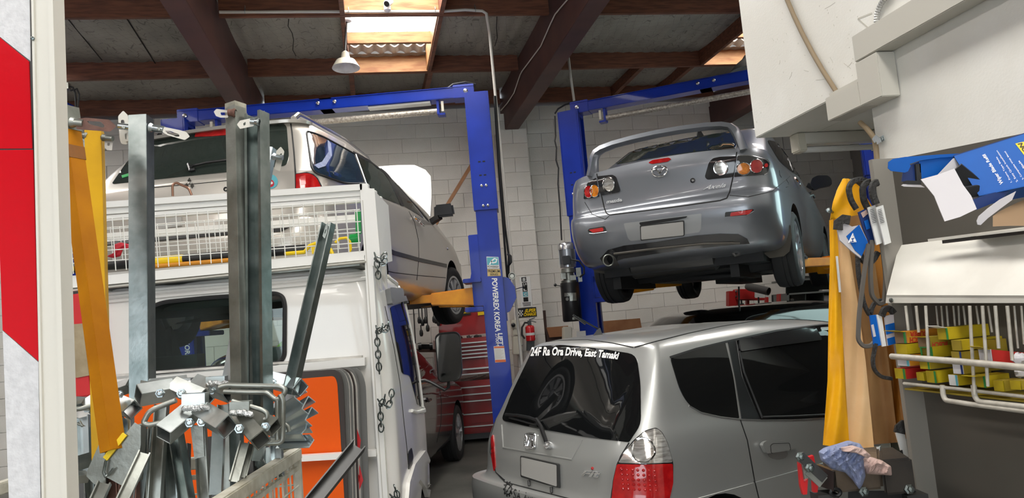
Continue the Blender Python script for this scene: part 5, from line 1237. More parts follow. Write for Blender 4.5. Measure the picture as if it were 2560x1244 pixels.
# --- signs standing in the rack
def sign(label, poly, face, Y, off, border, parent=None):
    r = thing('road_sign', label, 'sign', at(*poly[0], Y), 0, 'signs stacked in the truck rack')
    g = G(); g.prism([at(x, y, Y) for x, y in poly], (0, .014, 0)); g.build('sign_board', border, r)
    if face:
        g = G(); g.prism([at(x, y, Y - .002) for x, y in face[0]], (0, .002, 0)); g.build('sign_face', face[1], r)
    return r
sY = TK - .30
sign('orange road sign with a black rounded border at the front of the rack', rpoly([(300, 962), (560, 942), (846, 922), (858, 956), (872, 1300), (300, 1300)], [4, 4, 26, 20, 4, 4]), (rpoly([(310, 985), (560, 962), (836, 939), (843, 956), (864, 1300), (310, 1300)], [4, 4, 14, 12, 4, 4]), M['sign_orange']), sY, 0, M['sign_black'])
for k, (dx, dy, fm, bm, lb) in enumerate(((9, -1, 'sign_edge', 'sign_edge', 'grey edged road sign just behind the orange one'), (17, -2, 'sign_white', 'sign_edge', 'scuffed white edged road sign, third in the rack'), (26, -3, 'sign_white', 'sign_black', 'white road sign with black line border, fourth in the rack'), (36, -4, 'sign_white', 'sign_edge', 'white road sign with red chevron marks near the rack post'), (52, -6, 'sign_edge', 'sign_edge', 'rearmost road sign in the rack with a dark rounded edge'))):
    pl_ = rpoly([(320, 962), (600, 942 + dy), (846 + dx, 921 + dy * .6), (861 + dx, 956), (872 + dx, 1300), (320, 1300)], [4, 4, 26, 20, 4, 4])
    fc = rpoly([(330, 985), (600, 955 + dy), (843 + dx, 926 + dy * .6), (857 + dx, 956), (868 + dx, 1300), (330, 1300)], [4, 4, 22, 18, 4, 4])
    r = sign(lb, pl_, (fc, M[fm]), sY + .035 * (k + 1), 0, M[bm])
    if k == 3:
        for q in ([(890, 1065), (902, 1100), (897, 1140), (889, 1100)], [(898, 1160), (908, 1200), (898, 1225)], [(892, 1180), (900, 1190), (894, 1222)], [(884, 1090), (888, 1130), (886, 1190), (882, 1110)]):
            g = G(); g.prism([at(x, y, sY + .137) for x, y in q], (0, .002, 0)); g.build('red_chevron', M['sign_red'], r)
# --- things lying in the cage on the cab
cy = RY + .20
b = thing('bollard', 'yellow and black striped bollard tube lying in the truck cage', 'bollard', at(520, 650, cy))
segs = [(165, 335, 'black_plastic'), (335, 460, 'bright_yellow'), (460, 580, 'black_plastic'), (580, 673, 'bright_yellow'), (673, 762, 'black_plastic')]
for x0, x1, m in segs:
    f_ = lambda x: 672 - (x - 165) * .0835
    g = G(); g.tube([at(x0, f_(x0), cy), at(x1, f_(x1), cy)], .026, 12); g.build('band', M[m], b, smooth=40)
tag(G().tube([at(x, f_(x) + 12, cy - .03) for x in (370, 400, 560, 620)], .012, 8).build('marker_pole', M['bosch_orange'], smooth=40), 'orange pole under the striped bollard in the cage', 'pole')
hs = G(); hs.tube([at(x, y, cy - .05) for x, y in ((712, 634), (760, 630), (774, 614), (790, 608), (812, 610), (826, 624), (832, 636))], .010, 8); hs.tube([at(x, y, cy - .04) for x, y in ((838, 606), (850, 596), (866, 594), (875, 602), (877, 622), (872, 634))], .007, 8)
tag(hs.build('yellow_strap', M['bright_yellow'], smooth=40), 'yellow strap looped at the end of the cage', 'strap')['label']
g = G(); g.prism([at(x, y, cy - .06) for x, y in ((778, 616), (795, 610), (798, 632), (780, 634))], (0, .02, 0)); tag(g.build('ratchet_buckle', M['bright_yellow']), 'yellow ratchet buckle beside the yellow strap', 'buckle')
gb = thing('spray_bottle', 'green bottle with a ribbed cap at the cage end post', 'bottle', at(892, 600, cy))
g = G(); g.box8([at(x, y, Y) for x, y, Y in ((889, 585, cy), (904, 585, cy), (904, 585, cy + .06), (889, 585, cy + .06), (888, 528, cy), (902, 523, cy), (902, 523, cy + .06), (888, 528, cy + .06))]); g.build('bottle_body', M['green_plastic'], gb, bevel=.004)
g = G(); c0, c1 = at(874, 598, cy - .02), at(905, 595, cy - .02); ax = (c1 - c0).normalized(); g.lathe(c0, ax, [(.018, 0), (.024, .004), (.024, .05), (.018, .055)], 20)
for i in range(14):
    a_ = 2 * math.pi * i / 14; x_ = ax.cross(EZ).normalized(); y_ = ax.cross(x_); d = x_ * math.cos(a_) + y_ * math.sin(a_); g.bar(c0 + ax * .006 + d * .024, c0 + ax * .048 + d * .024, .004, .006, d)
g.build('ribbed_cap', M['green_plastic'], gb)
def rag(name, label, m, pts, Y, th, seed, folds=9, cat='cloth'):
    """crumpled cloth: a lumpy closed shell over the pixel outline"""
    rr = random.Random(seed); g = G(); bd = dens(rpoly(pts, 4), 3); xs = [p[0] for p in bd]; ys = [p[1] for p in bd]; cx, cy_ = sum(xs) / len(xs), sum(ys) / len(ys)
    b0 = rr.uniform(.3, 1.0); ph = [(b0 + rr.uniform(-.3, .3), rr.uniform(.09, .2), rr.uniform(0, 6), rr.uniform(.03, .07), rr.uniform(0, 6)) for _ in range(4)]
    N = 16
    for side in (1, -1):
        for i in range(N + 1):
            q = i / N
            for (x, y) in bd:
                px_, py_ = cx + (x - cx) * q, cy_ + (y - cy_) * q; h = math.sqrt(max(0, 1 - q ** 3)); f = 0
                for (a_, w1, p1, w2, p2) in ph:
                    u_, v_ = px_ * math.cos(a_) + py_ * math.sin(a_), py_ * math.cos(a_) - px_ * math.sin(a_); f += (1 - abs(math.sin(w1 * u_ + 2.2 * math.sin(w2 * v_ + p2) + p1)) ** .7) / 4
                g.v.append(at(px_, py_, Y - th * h * (.35 + 1.0 * f)) if side == 1 else at(px_, py_, Y + th * h * .4))
    n = len(bd)
    for sd in range(2):
        b0 = sd * (N + 1) * n
        for i in range(N):
            for j in range(n):
                f = (b0 + i * n + j, b0 + i * n + (j + 1) % n, b0 + (i + 1) * n + (j + 1) % n, b0 + (i + 1) * n + j); g.f.append(f if sd == 0 else f[::-1]); g.m.append(0)
    bm_ = g.build(name, m, smooth=70)
    tag(bm_, label, cat); return bm_
rag('cloth', 'red cloth bundled in the truck cage', M['red_rag'], [(266, 640), (284, 634), (283, 612), (300, 605), (330, 611), (330, 618), (308, 622), (302, 640), (282, 645)], cy - .06, .04, 4)
rag('strap_coil', 'yellow strap coil at the far left of the truck cage', M['bright_yellow'], [(153, 668), (170, 660), (185, 664), (186, 678), (156, 680)], cy - .05, .04, 5, cat='strap')
g = G(); g.box8([at(x, y, TK - .12 + d) for d in (0,) for x, y in ((163, 1000), (232, 990))] + [at(x, y, TK - .06) for x, y in ((232, 990), (163, 1000))] + [at(x, y, TK - .12) for x, y in ((160, 738), (205, 732))] + [at(x, y, TK - .06) for x, y in ((205, 732), (160, 738))])
rb = thing('barrier_board', 'red board with brown paper taped round its middle behind the yellow post', 'board', at(190, 990, TK - .1))
g.build('board', M['sign_red'], rb, bevel=.01)
g = G(); g.prism([at(x, y, TK - .127) for x, y in ((160, 812), (206, 808), (222, 938), (190, 944), (188, 938), (165, 936))], (0, .005, 0)); g.build('brown_paper', mat('brown_paper', (.42, .34, .22), .8, noise=.4, nscale=9, col2=(.30, .23, .14), bump=.3, bscale=25), rb)
# ------------------------------------------------------------------ left foreground: striped board, steel sign posts and stands in a crate
BY = 1.12
def slab(g, poly, Y, th, mi=0): return g.prism([at(x, y, Y) for x, y in poly], (0, th, 0), mi)
bo = thing('striped_board', 'red and white reflective board with a pale metal edge channel at the left', 'board', at(60, 1300, BY))
LX = lambda y: -25 + .0368 * (y + 30)
g = G(); slab(g, [(LX(-500), -500), (71, -500), (83, 372), (98, 902), (105, 1300), (LX(1300), 1300)], BY, .018); g.build('board_panel', M['dark_steel'], bo)
g = G(); slab(g, [(LX(-200), -200), (72, -140), (76, 152), (LX(75), 75)], BY - .002, .002); slab(g, [(LX(826), 826), (96, 905), (102, 1300), (LX(1300), 1300)], BY - .002, .002); g.build('white_sheet', M['reflect_white'], bo)['kind'] = 'stuff'
g = G(); slab(g, [(LX(-500), -500), (69, -500), (72, -143), (LX(-203), -203)], BY - .002, .002); g.build('red_sheet', M['reflect_red'], bo)
g = G(); slab(g, [(LX(78), 78), (0, 94), (72, 153), (80, 371), (LX(371), 371)], BY - .002, .002); g.build('red_sheet', M['reflect_red'], bo)
g = G(); slab(g, [(LX(375), 375), (82, 374), (96, 902), (LX(824), 824)], BY - .002, .002); g.build('red_sheet', M['reflect_red'], bo)
g = G(); slab(g, [(64, -500), (117, -500), (131, -30), (169, 1300), (105, 1300), (77, -30)], BY - .010, .03); g.build('edge_channel', M['cream_metal'], bo)
for (a0, a1, b0, b1) in ((77, 83, 105, 111), (118, 131, 155, 169)):
    g = G(); slab(g, [(a0 - 13, -500), (a1 - 13, -500), (a1, -30), (b1, 1300), (b0, 1300), (a0, -30)], BY - .014, .004); g.build('channel_lip', M['cream_metal'], bo)
g = G(); g.lathe(at(83, 97, BY - .014), (0, -1, 0), [(.003, 0), (.003, .003), (0, .004)], 8); g.build('rivet', M['galv'], bo)
g = G(); slab(g, [(133, 197), (138, 197), (138, 222), (134, 222)], BY, .01); g.build('edge_clip', M['cream_metal'], bo)

def facing(yaw): return Vector((math.sin(R(yaw)), -math.cos(R(yaw)), 0))
def plate_slot(g, poly, slot, Y, th=.004, tilt=None):
    """flat arrow shaped plate with a slot cut through"""
    vs = [Vector(p) for p in poly] + [Vector(p) for p in slot]; n, m = len(poly), len(slot)
    ed = [(i, (i + 1) % n) for i in range(n)] + [(n + i, n + (i + 1) % m) for i in range(m)]
    V, E, F, *_ = delaunay_2d_cdt(vs, ed, [], 0, 1e-4); o = len(g.v); k = len(V)
    yy = (lambda p: Y + (tilt * (p.x - poly[0][0]) if tilt else 0))
    g.v += [at(p.x, p.y, yy(p)) for p in V] + [at(p.x, p.y, yy(p) + th) for p in V]; seen_ = set()
    for f in F:
        c = sum((V[i] for i in f), Vector((0, 0))) / len(f)
        if not inside(c, poly) or inside(c, slot): continue
        g.f.append(tuple(o + i for i in f)); g.f.append(tuple(o + k + i for i in f[::-1])); g.m += [0, 0]
        for a_, b_ in zip(f, f[1:] + f[:1]): seen_.add((a_, b_))
    for a_, b_ in seen_:
        if (b_, a_) not in seen_: g.f.append((o + b_, o + a_, o + k + a_, o + k + b_)); g.m.append(0)
    return g
def stub(g, x0, y0, x1, y1, Y, rpx):
    p0, p1 = at(x0, y0, Y), at(x1, y1, Y); r = rpx * Y / FPX
    g.tube([p0, p1], r, 12); d = (p1 - p0).normalized(); g.lathe(p0 - d * .004, d, [(r * 1.0, 0), (r * 1.35, .004), (r * 1.0, .012)], 12, caps=False); return g
SP = 'galvanised and painted sign posts standing in the crate'
def post(name, label, x0, y0, x1, y1, Y0, Y1, wpx, m, yaw=0, kind='hollow', dpx=None):
    r = thing(name, label, 'post', at(x1, y1, Y1), 0, SP); w = wpx * Y0 / FPX; h = (dpx or wpx) * Y0 / FPX
    g = G(); p0, p1 = at(x0, y0, Y0), at(x1, y1, Y1)
    if kind == 'hollow': g.hollow(p1, p0, w, h, .003, facing(yaw))
    elif kind == 'channel': g.channel(p1, p0, w, h, .003, facing(yaw), lip=.009)
    else: g.channel(p1, p0, w, h, .003, facing(yaw))
    g.build('tube', m, r, bevel=.0008 if kind == 'hollow' else 0)
    return r
# orange and yellow posts
r = post('sign_post', 'orange-painted steel post leaning at the far left, bare metal at its top', 165, 274, 283, 1125, 1.82, 1.72, 40, M['orange_paint'], yaw=-26)
p0, p2 = at(165, 274, 1.82), at(283, 1125, 1.72); dd = (p2 - p0)
for (t0, t1, k_, m_, n_) in ((-.002, .075, 43, 'galv_dull', 'bare_top'), (.125, .165, 42.4, 'dark_patch', 'scorched_patch')):
    if m_ == 'dark_patch': M[m_] = mat('scorched_paint', (.26, .10, .02), .6, noise=.6, nscale=14, col2=(.10, .05, .03))
    g = G(); g.hollow(p0 + dd * t1, p0 + dd * t0, k_ * 1.82 / FPX, k_ * 1.82 / FPX, .004, facing(-26)); g.build(n_, M[m_], r)
g = G(); plate_slot(g, rpoly([(184, 298), (215, 294), (274, 299), (291, 316), (275, 329), (192, 323)], 3), rpoly([(217, 302), (252, 304), (262, 314), (258, 319), (224, 310)], 3), 1.79, .006); g.build('slotted_plate', M['rust'], r)
g = G(); stub(g, 180, 306, 210, 309, 1.795, 11); g.build('stub', M['galv_dull'], r, smooth=40)
r = post('sign_post', 'yellow-painted steel post standing behind the orange leaning post', 236, 326, 256, 1150, 2.0, 1.95, 38, M['yellow_paint'], yaw=18)
g = G(); stub(g, 216, 340, 196, 335, 1.98, 8); stub(g, 258, 344, 282, 346, 1.98, 7); g.build('stub', M['galv_dull'], r, smooth=40)['kind'] = 'stuff'
g = G(); plate_slot(g, rpoly([(200, 345), (214, 348), (214, 360), (208, 368), (200, 360)], 3), rpoly([(204, 350), (209, 351), (209, 358), (205, 358)], 2), 1.975); g.build('slotted_plate', M['galv_dull'], r)
g = G(); plate_slot(g, rpoly([(262, 352), (282, 352), (280, 376), (266, 374), (261, 366)], 3), rpoly([(268, 356), (275, 356), (274, 364), (268, 364)], 2), 1.985); g.build('slotted_plate', M['sign_white'], r)
# galvanised posts
r = post('sign_post', 'plain galvanised square post with arrow-shaped slotted plates on both sides', 353, 293, 357, 1010, 2.05, 2.0, 45, M['galv'], yaw=3)
g = G(); stub(g, 332, 319, 298, 315, 2.04, 8.5); stub(g, 376, 319, 410, 324, 2.04, 9.5); g.build('stub', M['bright_zinc'], r, smooth=40)['kind'] = 'stuff'
for (x, y) in ((309, 319), (397, 323)):
    g = G(); g.lathe(at(x, y, 2.04 - .011), (0, -1, 0), [(.005, 0), (.005, .002), (.002, .003), (0, .003)], 10); g.build('rivet', M['galv_dull'], r)
g = G(); plate_slot(g, rpoly([(295, 290), (308, 276), (320, 288), (322, 330), (324, 352), (316, 361), (303, 359), (299, 345)], 4), rpoly([(302, 300), (310, 299), (312, 312), (303, 312)], 3), 2.06); plate_slot(g, rpoly([(308, 331), (322, 331), (322, 352), (314, 354), (309, 350)], 3), rpoly([(312, 334), (318, 334), (318, 348), (313, 348)], 2), 2.055); g.build('slotted_plate', M['cream_metal'], r)
g = G(); plate_slot(g, rpoly([(410, 317), (450, 325), (466, 330), (475, 341), (462, 350), (420, 338), (406, 330)], 3), rpoly([(412, 326), (425, 327), (447, 335), (449, 341), (440, 341), (418, 333)], 3), 2.03); g.build('slotted_plate', M['cream_metal'], r)
r = post('sign_post', 'tall galvanised square tube post with a scuffed top', 589, 260, 606, 1040, 1.98, 1.9, 36, M['galv_dull'], yaw=-28)
g = G(); p0, p1 = at(589, 259.5, 1.98), at(590, 298, 1.978); g.hollow(p1, p0, 36.8 * 1.98 / FPX, 36.8 * 1.98 / FPX, .004, facing(-28)); g.build('scuffed_top', mat('scuffed_zinc', (.55, .53, .45), .4, metal=.6, noise=.6, nscale=30, col2=(.25, .24, .2), bump=.3), r)
g = G(); stub(g, 586, 282, 571, 281, 1.95, 9); g.build('stub', M['rust'], r, smooth=40)
g = G(); plate_slot(g, rpoly([(534, 279), (541, 272), (566, 275), (572, 280), (570, 294), (552, 294), (540, 290)], 2), rpoly([(551, 281), (567, 281), (567, 288), (553, 288)], 2), 1.95, .006); g.build('slotted_plate', M['sign_white'], r)
r = post('sign_post', 'galvanised lipped channel post beside the tall tube', 642, 284, 650, 1040, 1.97, 1.9, 52, M['galv'], yaw=-24, kind='channel', dpx=34)
g = G(); stub(g, 645, 305, 627, 303, 1.93, 8); g.build('stub', M['bright_zinc'], r, smooth=40)
g = G(); plate_slot(g, rpoly([(592, 311), (600, 301), (625, 296), (636, 300), (634, 315), (600, 322)], 2), rpoly([(608, 308), (614, 304), (614, 312), (609, 314)], 2), 1.93, .006); g.build('slotted_plate', M['cream_metal'], r)
g = G(); g.box8([at(x, y, Y) for x, y, Y in ((655, 286, 1.99), (664, 286, 1.99), (664, 286, 2.0), (655, 286, 2.0), (657, 280, 1.99), (661, 276, 1.99), (661, 276, 2.0), (657, 280, 2.0))]); g.build('top_tab', M['galv'], r)
r = post('sign_post', 'galvanised post leaning behind the two tall posts, plate near its top', 676, 370, 566, 985, 2.12, 2.05, 24, M['bright_zinc'], yaw=-8)
g = G(); stub(g, 684, 391, 707, 394, 2.1, 7); g.build('stub', M['bright_zinc'], r, smooth=40)
g = G(); plate_slot(g, rpoly([(690, 378), (702, 366), (711, 378), (706, 402), (700, 428), (685, 422), (690, 400)], 3), rpoly([(697, 388), (704, 382), (705, 390), (697, 396)], 2), 2.11); g.build('slotted_plate', M['cream_metal'], r)
r = post('sign_post', 'dark galvanised channel leaning to the right against the crate', 821, 558, 724, 985, 1.95, 1.88, 30, M['galv'], yaw=-20, kind='u', dpx=22)
g = G(); plate_slot(g, rpoly([(806, 590), (815, 560), (820, 556), (818, 580), (812, 596)], 2), rpoly([(811, 582), (814, 572), (816, 573), (813, 584)], 1), 1.935); g.build('slotted_plate', M['galv_dull'], r)
g = G(); p0, p1 = at(775, 1262, 1.72), at(897, 1112, 1.86); g.channel(p0, p1, .036, .024, .003, (.4, -.6, .7)); tag(g.build('steel_bar', M['dark_steel']), 'dark steel channel bar sloping up from the bottom edge in front of the signs', 'bar')

# stands: hub socket, arms, handle rods, bolts, legs
def bpx(g, x0, y0, Y0, x1, y1, Y1, w, h, yaw=0, kind='hollow', t=.003):
    p0, p1 = at(x0, y0, Y0), at(x1, y1, Y1); up = facing(yaw) if not isinstance(yaw, tuple) else Vector(yaw)
    if kind == 'hollow': g.hollow(p0, p1, w, h, t, up)
    elif kind == 'ch': g.channel(p0, p1, w, h, t, up)
    elif kind == 'ang': g.sweep([p0, p1], [(-w / 2, -h / 2), (w / 2, -h / 2), (w / 2, -h / 2 + t), (-w / 2 + t, -h / 2 + t), (-w / 2 + t, h / 2), (-w / 2, h / 2)], up)
    else: g.bar(p0, p1, w, h, up)
    return g
SG = 'folding sign stands piled in the crate'
def stand(label, loc, socket=None, arms=(), legs=(), rods=(), bolts=(), plates=(), m='galv', sm=None):
    m = 'zinc_stand' if m == 'galv' else m
    r = thing('sign_stand', label, 'sign stand', loc, 0, SG)
    if socket:
        x0, x1, y0, y1, Y = socket; p0, p1 = at((x0 + x1) / 2, y1, Y), at((x0 + x1) / 2, y0, Y); wv = (x1 - x0) * Y / FPX
        g = G(); g.hollow(p0, p1, wv, .032, .003, facing(6)); s_ = g.build('hub_socket', M[sm or m], r)
        g = G(); rr_ = random.Random(int(x0))
        for k in range(10):
            q = at(x0 + (x1 - x0) * k / 9, y1 + rr_.uniform(-3, 3), Y - .018); g.lathe(q, (0, -1, .4), [(.007, -.004), (.007, .001), (.004, .005), (0, .006)], 8)
        g.build('weld', M['weld'], s_, smooth=60)['kind'] = 'stuff'
    for q in arms: g = G(); bpx(g, *q); g.build('arm', M[m], r, bevel=.001)
    for q in legs: mm = q[-1]; g = G(); bpx(g, *q[:-1]); g.build('leg', M[mm], r)
    for pts, Y, rad in rods: g = G(); g.tube([at(x, y, Y + (k % 3) * .0) for k, (x, y) in enumerate(rpoly_open(pts, 8))], rad, 10); g.build('handle', M[sm or 'galv_dull'], r, smooth=50)
    for (x, y, Y) in bolts:
        g = G(); g.lathe(at(x, y, Y), (0, -1, 0), [(.011, 0), (.011, .006)], 6); g.lathe(at(x, y, Y - .006), (0, -1, 0), [(.007, 0), (.007, .007), (.004, .009), (0, .009)], 12); g.build('bolt', M['bright_zinc'], r, smooth=30)
    for poly, Y in plates: g = G(); slab(g, poly, Y, .004); g.build('tongue', M['galv_dull'], r)
    return r
DOWN = (-.25, -.8, .55)
stand('front galvanised stand with two bolted arms, a flat tongue and bent rod handle', at(488, 1240, 1.75), (461, 516, 982, 1018, 1.715),
      [(480, 1026, 1.74, 408, 1086, 1.67, .040, .040, (.3, -.62, .72)), (500, 1026, 1.74, 568, 1066, 1.67, .040, .042, (-.25, -.62, .72))],
      [(440, 1085, 1.76, 468, 1250, 1.70, .029, .020, -12, 'ch', .003, 'galv'), (548, 1060, 1.76, 540, 1236, 1.72, .026, .022, 10, 'hollow', .003, 'galv'), (500, 1060, 1.80, 512, 1260, 1.76, .026, .02, 8, 'ch', .003, 'galv_dull')],
      [([(440, 1000), (388, 1020), (372, 1030), (358, 1056), (372, 1062), (432, 1050)], 1.71, .0062)], [(476, 1055, 1.70), (506, 1053, 1.70)], [([(476, 1065), (507, 1060), (511, 1140), (486, 1147)], 1.72)], 'galv')
stand('stand whose bolted box arm crosses in front of the plain galvanised post', at(430, 1240, 1.9), (520, 565, 940, 958, 1.95),
      [(345, 988, 1.80, 434, 972, 1.86, .040, .040, (0, -.75, .66)), (440, 966, 1.86, 512, 998, 1.78, .036, .040, (-.2, -.7, .68))],
      [(405, 1010, 1.86, 388, 1250, 1.82, .030, .022, 5, 'ch', .003, 'galv_dull'), (425, 1040, 1.9, 432, 1250, 1.86, .03, .022, 5, 'ch', .003, 'galv')],
      [], [(402, 982, 1.79), (455, 982, 1.80)], [], 'galv')
stand('rusty stand with a worn white arm at right of the pile', at(640, 1220, 1.75), (579, 626, 1002, 1032, 1.72),
      [(600, 1042, 1.75, 652, 1100, 1.67, .036, .038, (-.3, -.55, .78)), (624, 1040, 1.77, 688, 1068, 1.73, .034, .030, (-.2, -.6, .77))],
      [(612, 1104, 1.74, 585, 1202, 1.70, .022, .018, 12, 'ch', .003, 'galv_dull'), (628, 1106, 1.76, 606, 1190, 1.72, .018, .02, 20, 'ang', .003, 'galv_dull')],
      [([(580, 1002), (600, 1008), (655, 1024), (668, 1032), (668, 1045), (660, 1048)], 1.72, .0055)], [(600, 1070, 1.68), (665, 1066, 1.69)], [], 'sm_worn' if False else 'galv_dull', 'galv_dull')
stand('stand at the back centre whose welded socket sits below the cab window', at(560, 1200, 2.05), (425, 480, 945, 958, 2.02),
      [(468, 955, 2.02, 352, 968, 1.98, .030, .030, (0, -.7, .7)), (490, 955, 2.02, 575, 985, 1.95, .034, .034, (-.1, -.7, .7)), (520, 962, 2.0, 600, 975, 1.96, .034, .03, (-.1, -.7, .7))],
      [(560, 1010, 2.0, 565, 1250, 1.96, .03, .024, 4, 'ch', .003, 'galv_dull'), (590, 1060, 2.0, 596, 1250, 1.96, .03, .024, -4, 'ch', .003, 'galv')], [], [(530, 975, 1.95)], [], 'galv')
stand('leftmost stand of the pile, thin rod handle, beside the striped board', at(220, 1240, 2.0), (188, 235, 992, 1002, 2.05),
      [(205, 1004, 2.03, 170, 1018, 1.98, .030, .030, (0, -.7, .7)), (222, 1004, 2.03, 250, 1040, 1.98, .03, .034, (-.1, -.7, .7)), (300, 1010, 2.0, 332, 1024, 1.95, .040, .034, (0, -.8, .6)), (290, 975, 2.04, 330, 960, 2.02, .03, .03, (0, -.7, .7))],
      [(208, 1040, 2.02, 212, 1180, 1.98, .036, .02, 3, 'ch', .003, 'bright_zinc'), (250, 1060, 2.04, 252, 1250, 2.0, .03, .02, 3, 'ch', .003, 'galv'), (318, 1040, 2.02, 320, 1140, 1.98, .028, .02, 3, 'ch', .003, 'bright_zinc'), (168, 1165, 1.92, 232, 1146, 1.96, .032, .022, DOWN, 'hollow', .003, 'galv'), (170, 1195, 1.92, 216, 1190, 1.96, .028, .022, DOWN, 'hollow', .003, 'galv_dull')],
      [([(165, 1022), (205, 1021), (240, 1010), (262, 1006)], 1.95, .0065), ([(168, 1048), (182, 1054), (204, 1062), (209, 1066), (204, 1062), (199, 1052)], 1.9, .003), ([(166, 1078), (176, 1083), (176, 1087), (166, 1088)], 1.9, .003)], [(220, 1020, 1.98), (300, 985, 1.97)], [], 'galv', 'galv_dull')
stand('stand on the right of the pile with bright channel ends fanned over the crate corner', at(700, 1180, 1.95), (655, 700, 936, 950, 2.0),
      [(672, 948, 1.98, 752, 968, 1.88, .034, .034, (-.2, -.7, .66)), (690, 1020, 1.98, 752, 985, 1.92, .040, .026, (.3, .5, -.7), 'ch'), (690, 1060, 1.97, 772, 1012, 1.90, .046, .026, (.3, .5, -.7), 'ch'), (690, 1085, 1.97, 780, 1040, 1.90, .046, .026, (.3, .5, -.7), 'ch'), (700, 1085, 1.96, 768, 1082, 1.90, .030, .024, (0, .6, -.75), 'ch'), (690, 1105, 1.95, 774, 1102, 1.88, .026, .022, (0, -.7, .7), 'ang'), (700, 1070, 1.99, 760, 1068, 1.93, .03, .02, (0, .6, -.75), 'ch')],
      [(660, 1060, 2.0, 640, 1150, 1.96, .03, .022, 6, 'ch', .003, 'galv'), (690, 1100, 2.0, 694, 1190, 1.96, .03, .022, 4, 'ch', .003, 'bright_zinc')],
      [([(548, 968), (565, 962), (700, 965), (714, 972), (708, 990), (690, 1000), (668, 980), (560, 978)], 1.82, .0065), ([(700, 985), (708, 1000), (706, 1100), (698, 1106), (650, 1108)], 1.80, .0065), ([(694, 1000), (694, 1105)], 1.81, .0062), ([(712, 1058), (720, 1064), (724, 1078)], 1.86, .005), ([(650, 1100), (700, 1100), (704, 1092)], 1.82, .005)], [(682, 955, 1.93)], [], 'bright_zinc', 'galv_dull')
# legs and V channels standing in the crate
vs_ = thing('folded_bracket', 'dull yellow-edged folded steel bracket at the foot of the orange post', 'bracket', at(300, 1200, 1.75), 0, SG)
g = G(); slab(g, [(264, 1146), (336, 1056), (352, 1066), (352, 1110), (340, 1178), (310, 1216), (262, 1190), (258, 1186), (266, 1150)], 1.72, .003); g.build('folded_plate', M['galv_dull'], vs_)
g = G(); bpx(g, 264, 1146, 1.715, 312, 1085, 1.715, .012, .006, 0, 'bar'); g.build('painted_edge', M['bright_yellow'], vs_)
g = G(); g.tube([at(x, y, 1.71) for x, y in ((265, 1150), (259, 1180), (264, 1190), (272, 1186), (284, 1170))], .003, 6); g.build('rolled_edge', M['galv'], vs_, smooth=50)
g = G(); bpx(g, 362, 1130, 1.70, 300, 1262, 1.64, .026, .02, (.4, -.8, .4), 'ch'); g.build('brace', M['galv_dull'], vs_)
g = G(); bpx(g, 352, 1060, 1.74, 342, 1200, 1.74, .014, .03, 0, 'bar'); g.build('rib', M['galv_dull'], vs_)
v2 = thing('folded_bracket', 'dark folded steel bracket behind the foot of the orange post', 'bracket', at(230, 1190, 1.85), 0, SG)
g = G(); slab(g, [(216, 1190), (218, 1176), (248, 1108), (262, 1100), (264, 1210), (236, 1210)], 1.85, .003); g.build('folded_plate', M['galv_dull'], v2)
g = G(); bpx(g, 262, 1205, 1.83, 236, 1262, 1.8, .03, .02, (.3, -.8, .4), 'ch'); g.build('brace', M['galv_dull'], v2)
LEGS = ('wide dull grey, just right of the plain galvanised post,', 'leaning galvanised, below the bent rod handle,', 'rusty, behind the orange post foot,', 'dark, beside the striped board,', 'dull grey, between the striped board and orange post,', 'rusty, below the folded yellow-edged bracket,', 'dark, left of the front stand tongue,', 'dark, right of the front stand tongue,', 'dull grey, between front stand and rusty stand,', 'dark, behind the rusty stand,', 'short galvanised, behind the crate rail,', 'bright narrow, nearest the crate corner,', 'dull grey, behind the crate corner post,', 'dark, left of the red-lit front leg,')
for k, (x0, y0, x1, y1, wv, m_) in enumerate(((392, 1060, 388, 1262, .040, 'galv_dull'), (372, 1070, 350, 1262, .03, 'galv'), (275, 1150, 282, 1262, .04, 'rust'), (190, 1120, 196, 1262, .05, 'dark_steel'), (235, 1060, 240, 1262, .05, 'galv_dull'), (330, 1140, 322, 1262, .05, 'rust'), (455, 1110, 452, 1262, .04, 'dark_steel'), (520, 1090, 522, 1262, .04, 'dark_steel'), (575, 1100, 570, 1215, .03, 'galv_dull'), (620, 1120, 625, 1195, .04, 'dark_steel'), (655, 1110, 655, 1165, .03, 'galv'), (676, 1110, 674, 1150, .03, 'bright_zinc'), (718, 1040, 716, 1120, .028, 'galv_dull'), (415, 1120, 412, 1262, .03, 'dark_steel'))):
    g = G(); bpx(g, x0, y0, 2.06, x1, y1, 2.02, wv, .024, (-6 + 4 * (k % 4)), 'ch')
    tag(g.build('stand_leg', M[m_]), LEGS[k] + ' channel leg standing in the crate', 'leg bar', 'loose channel legs in the crate')
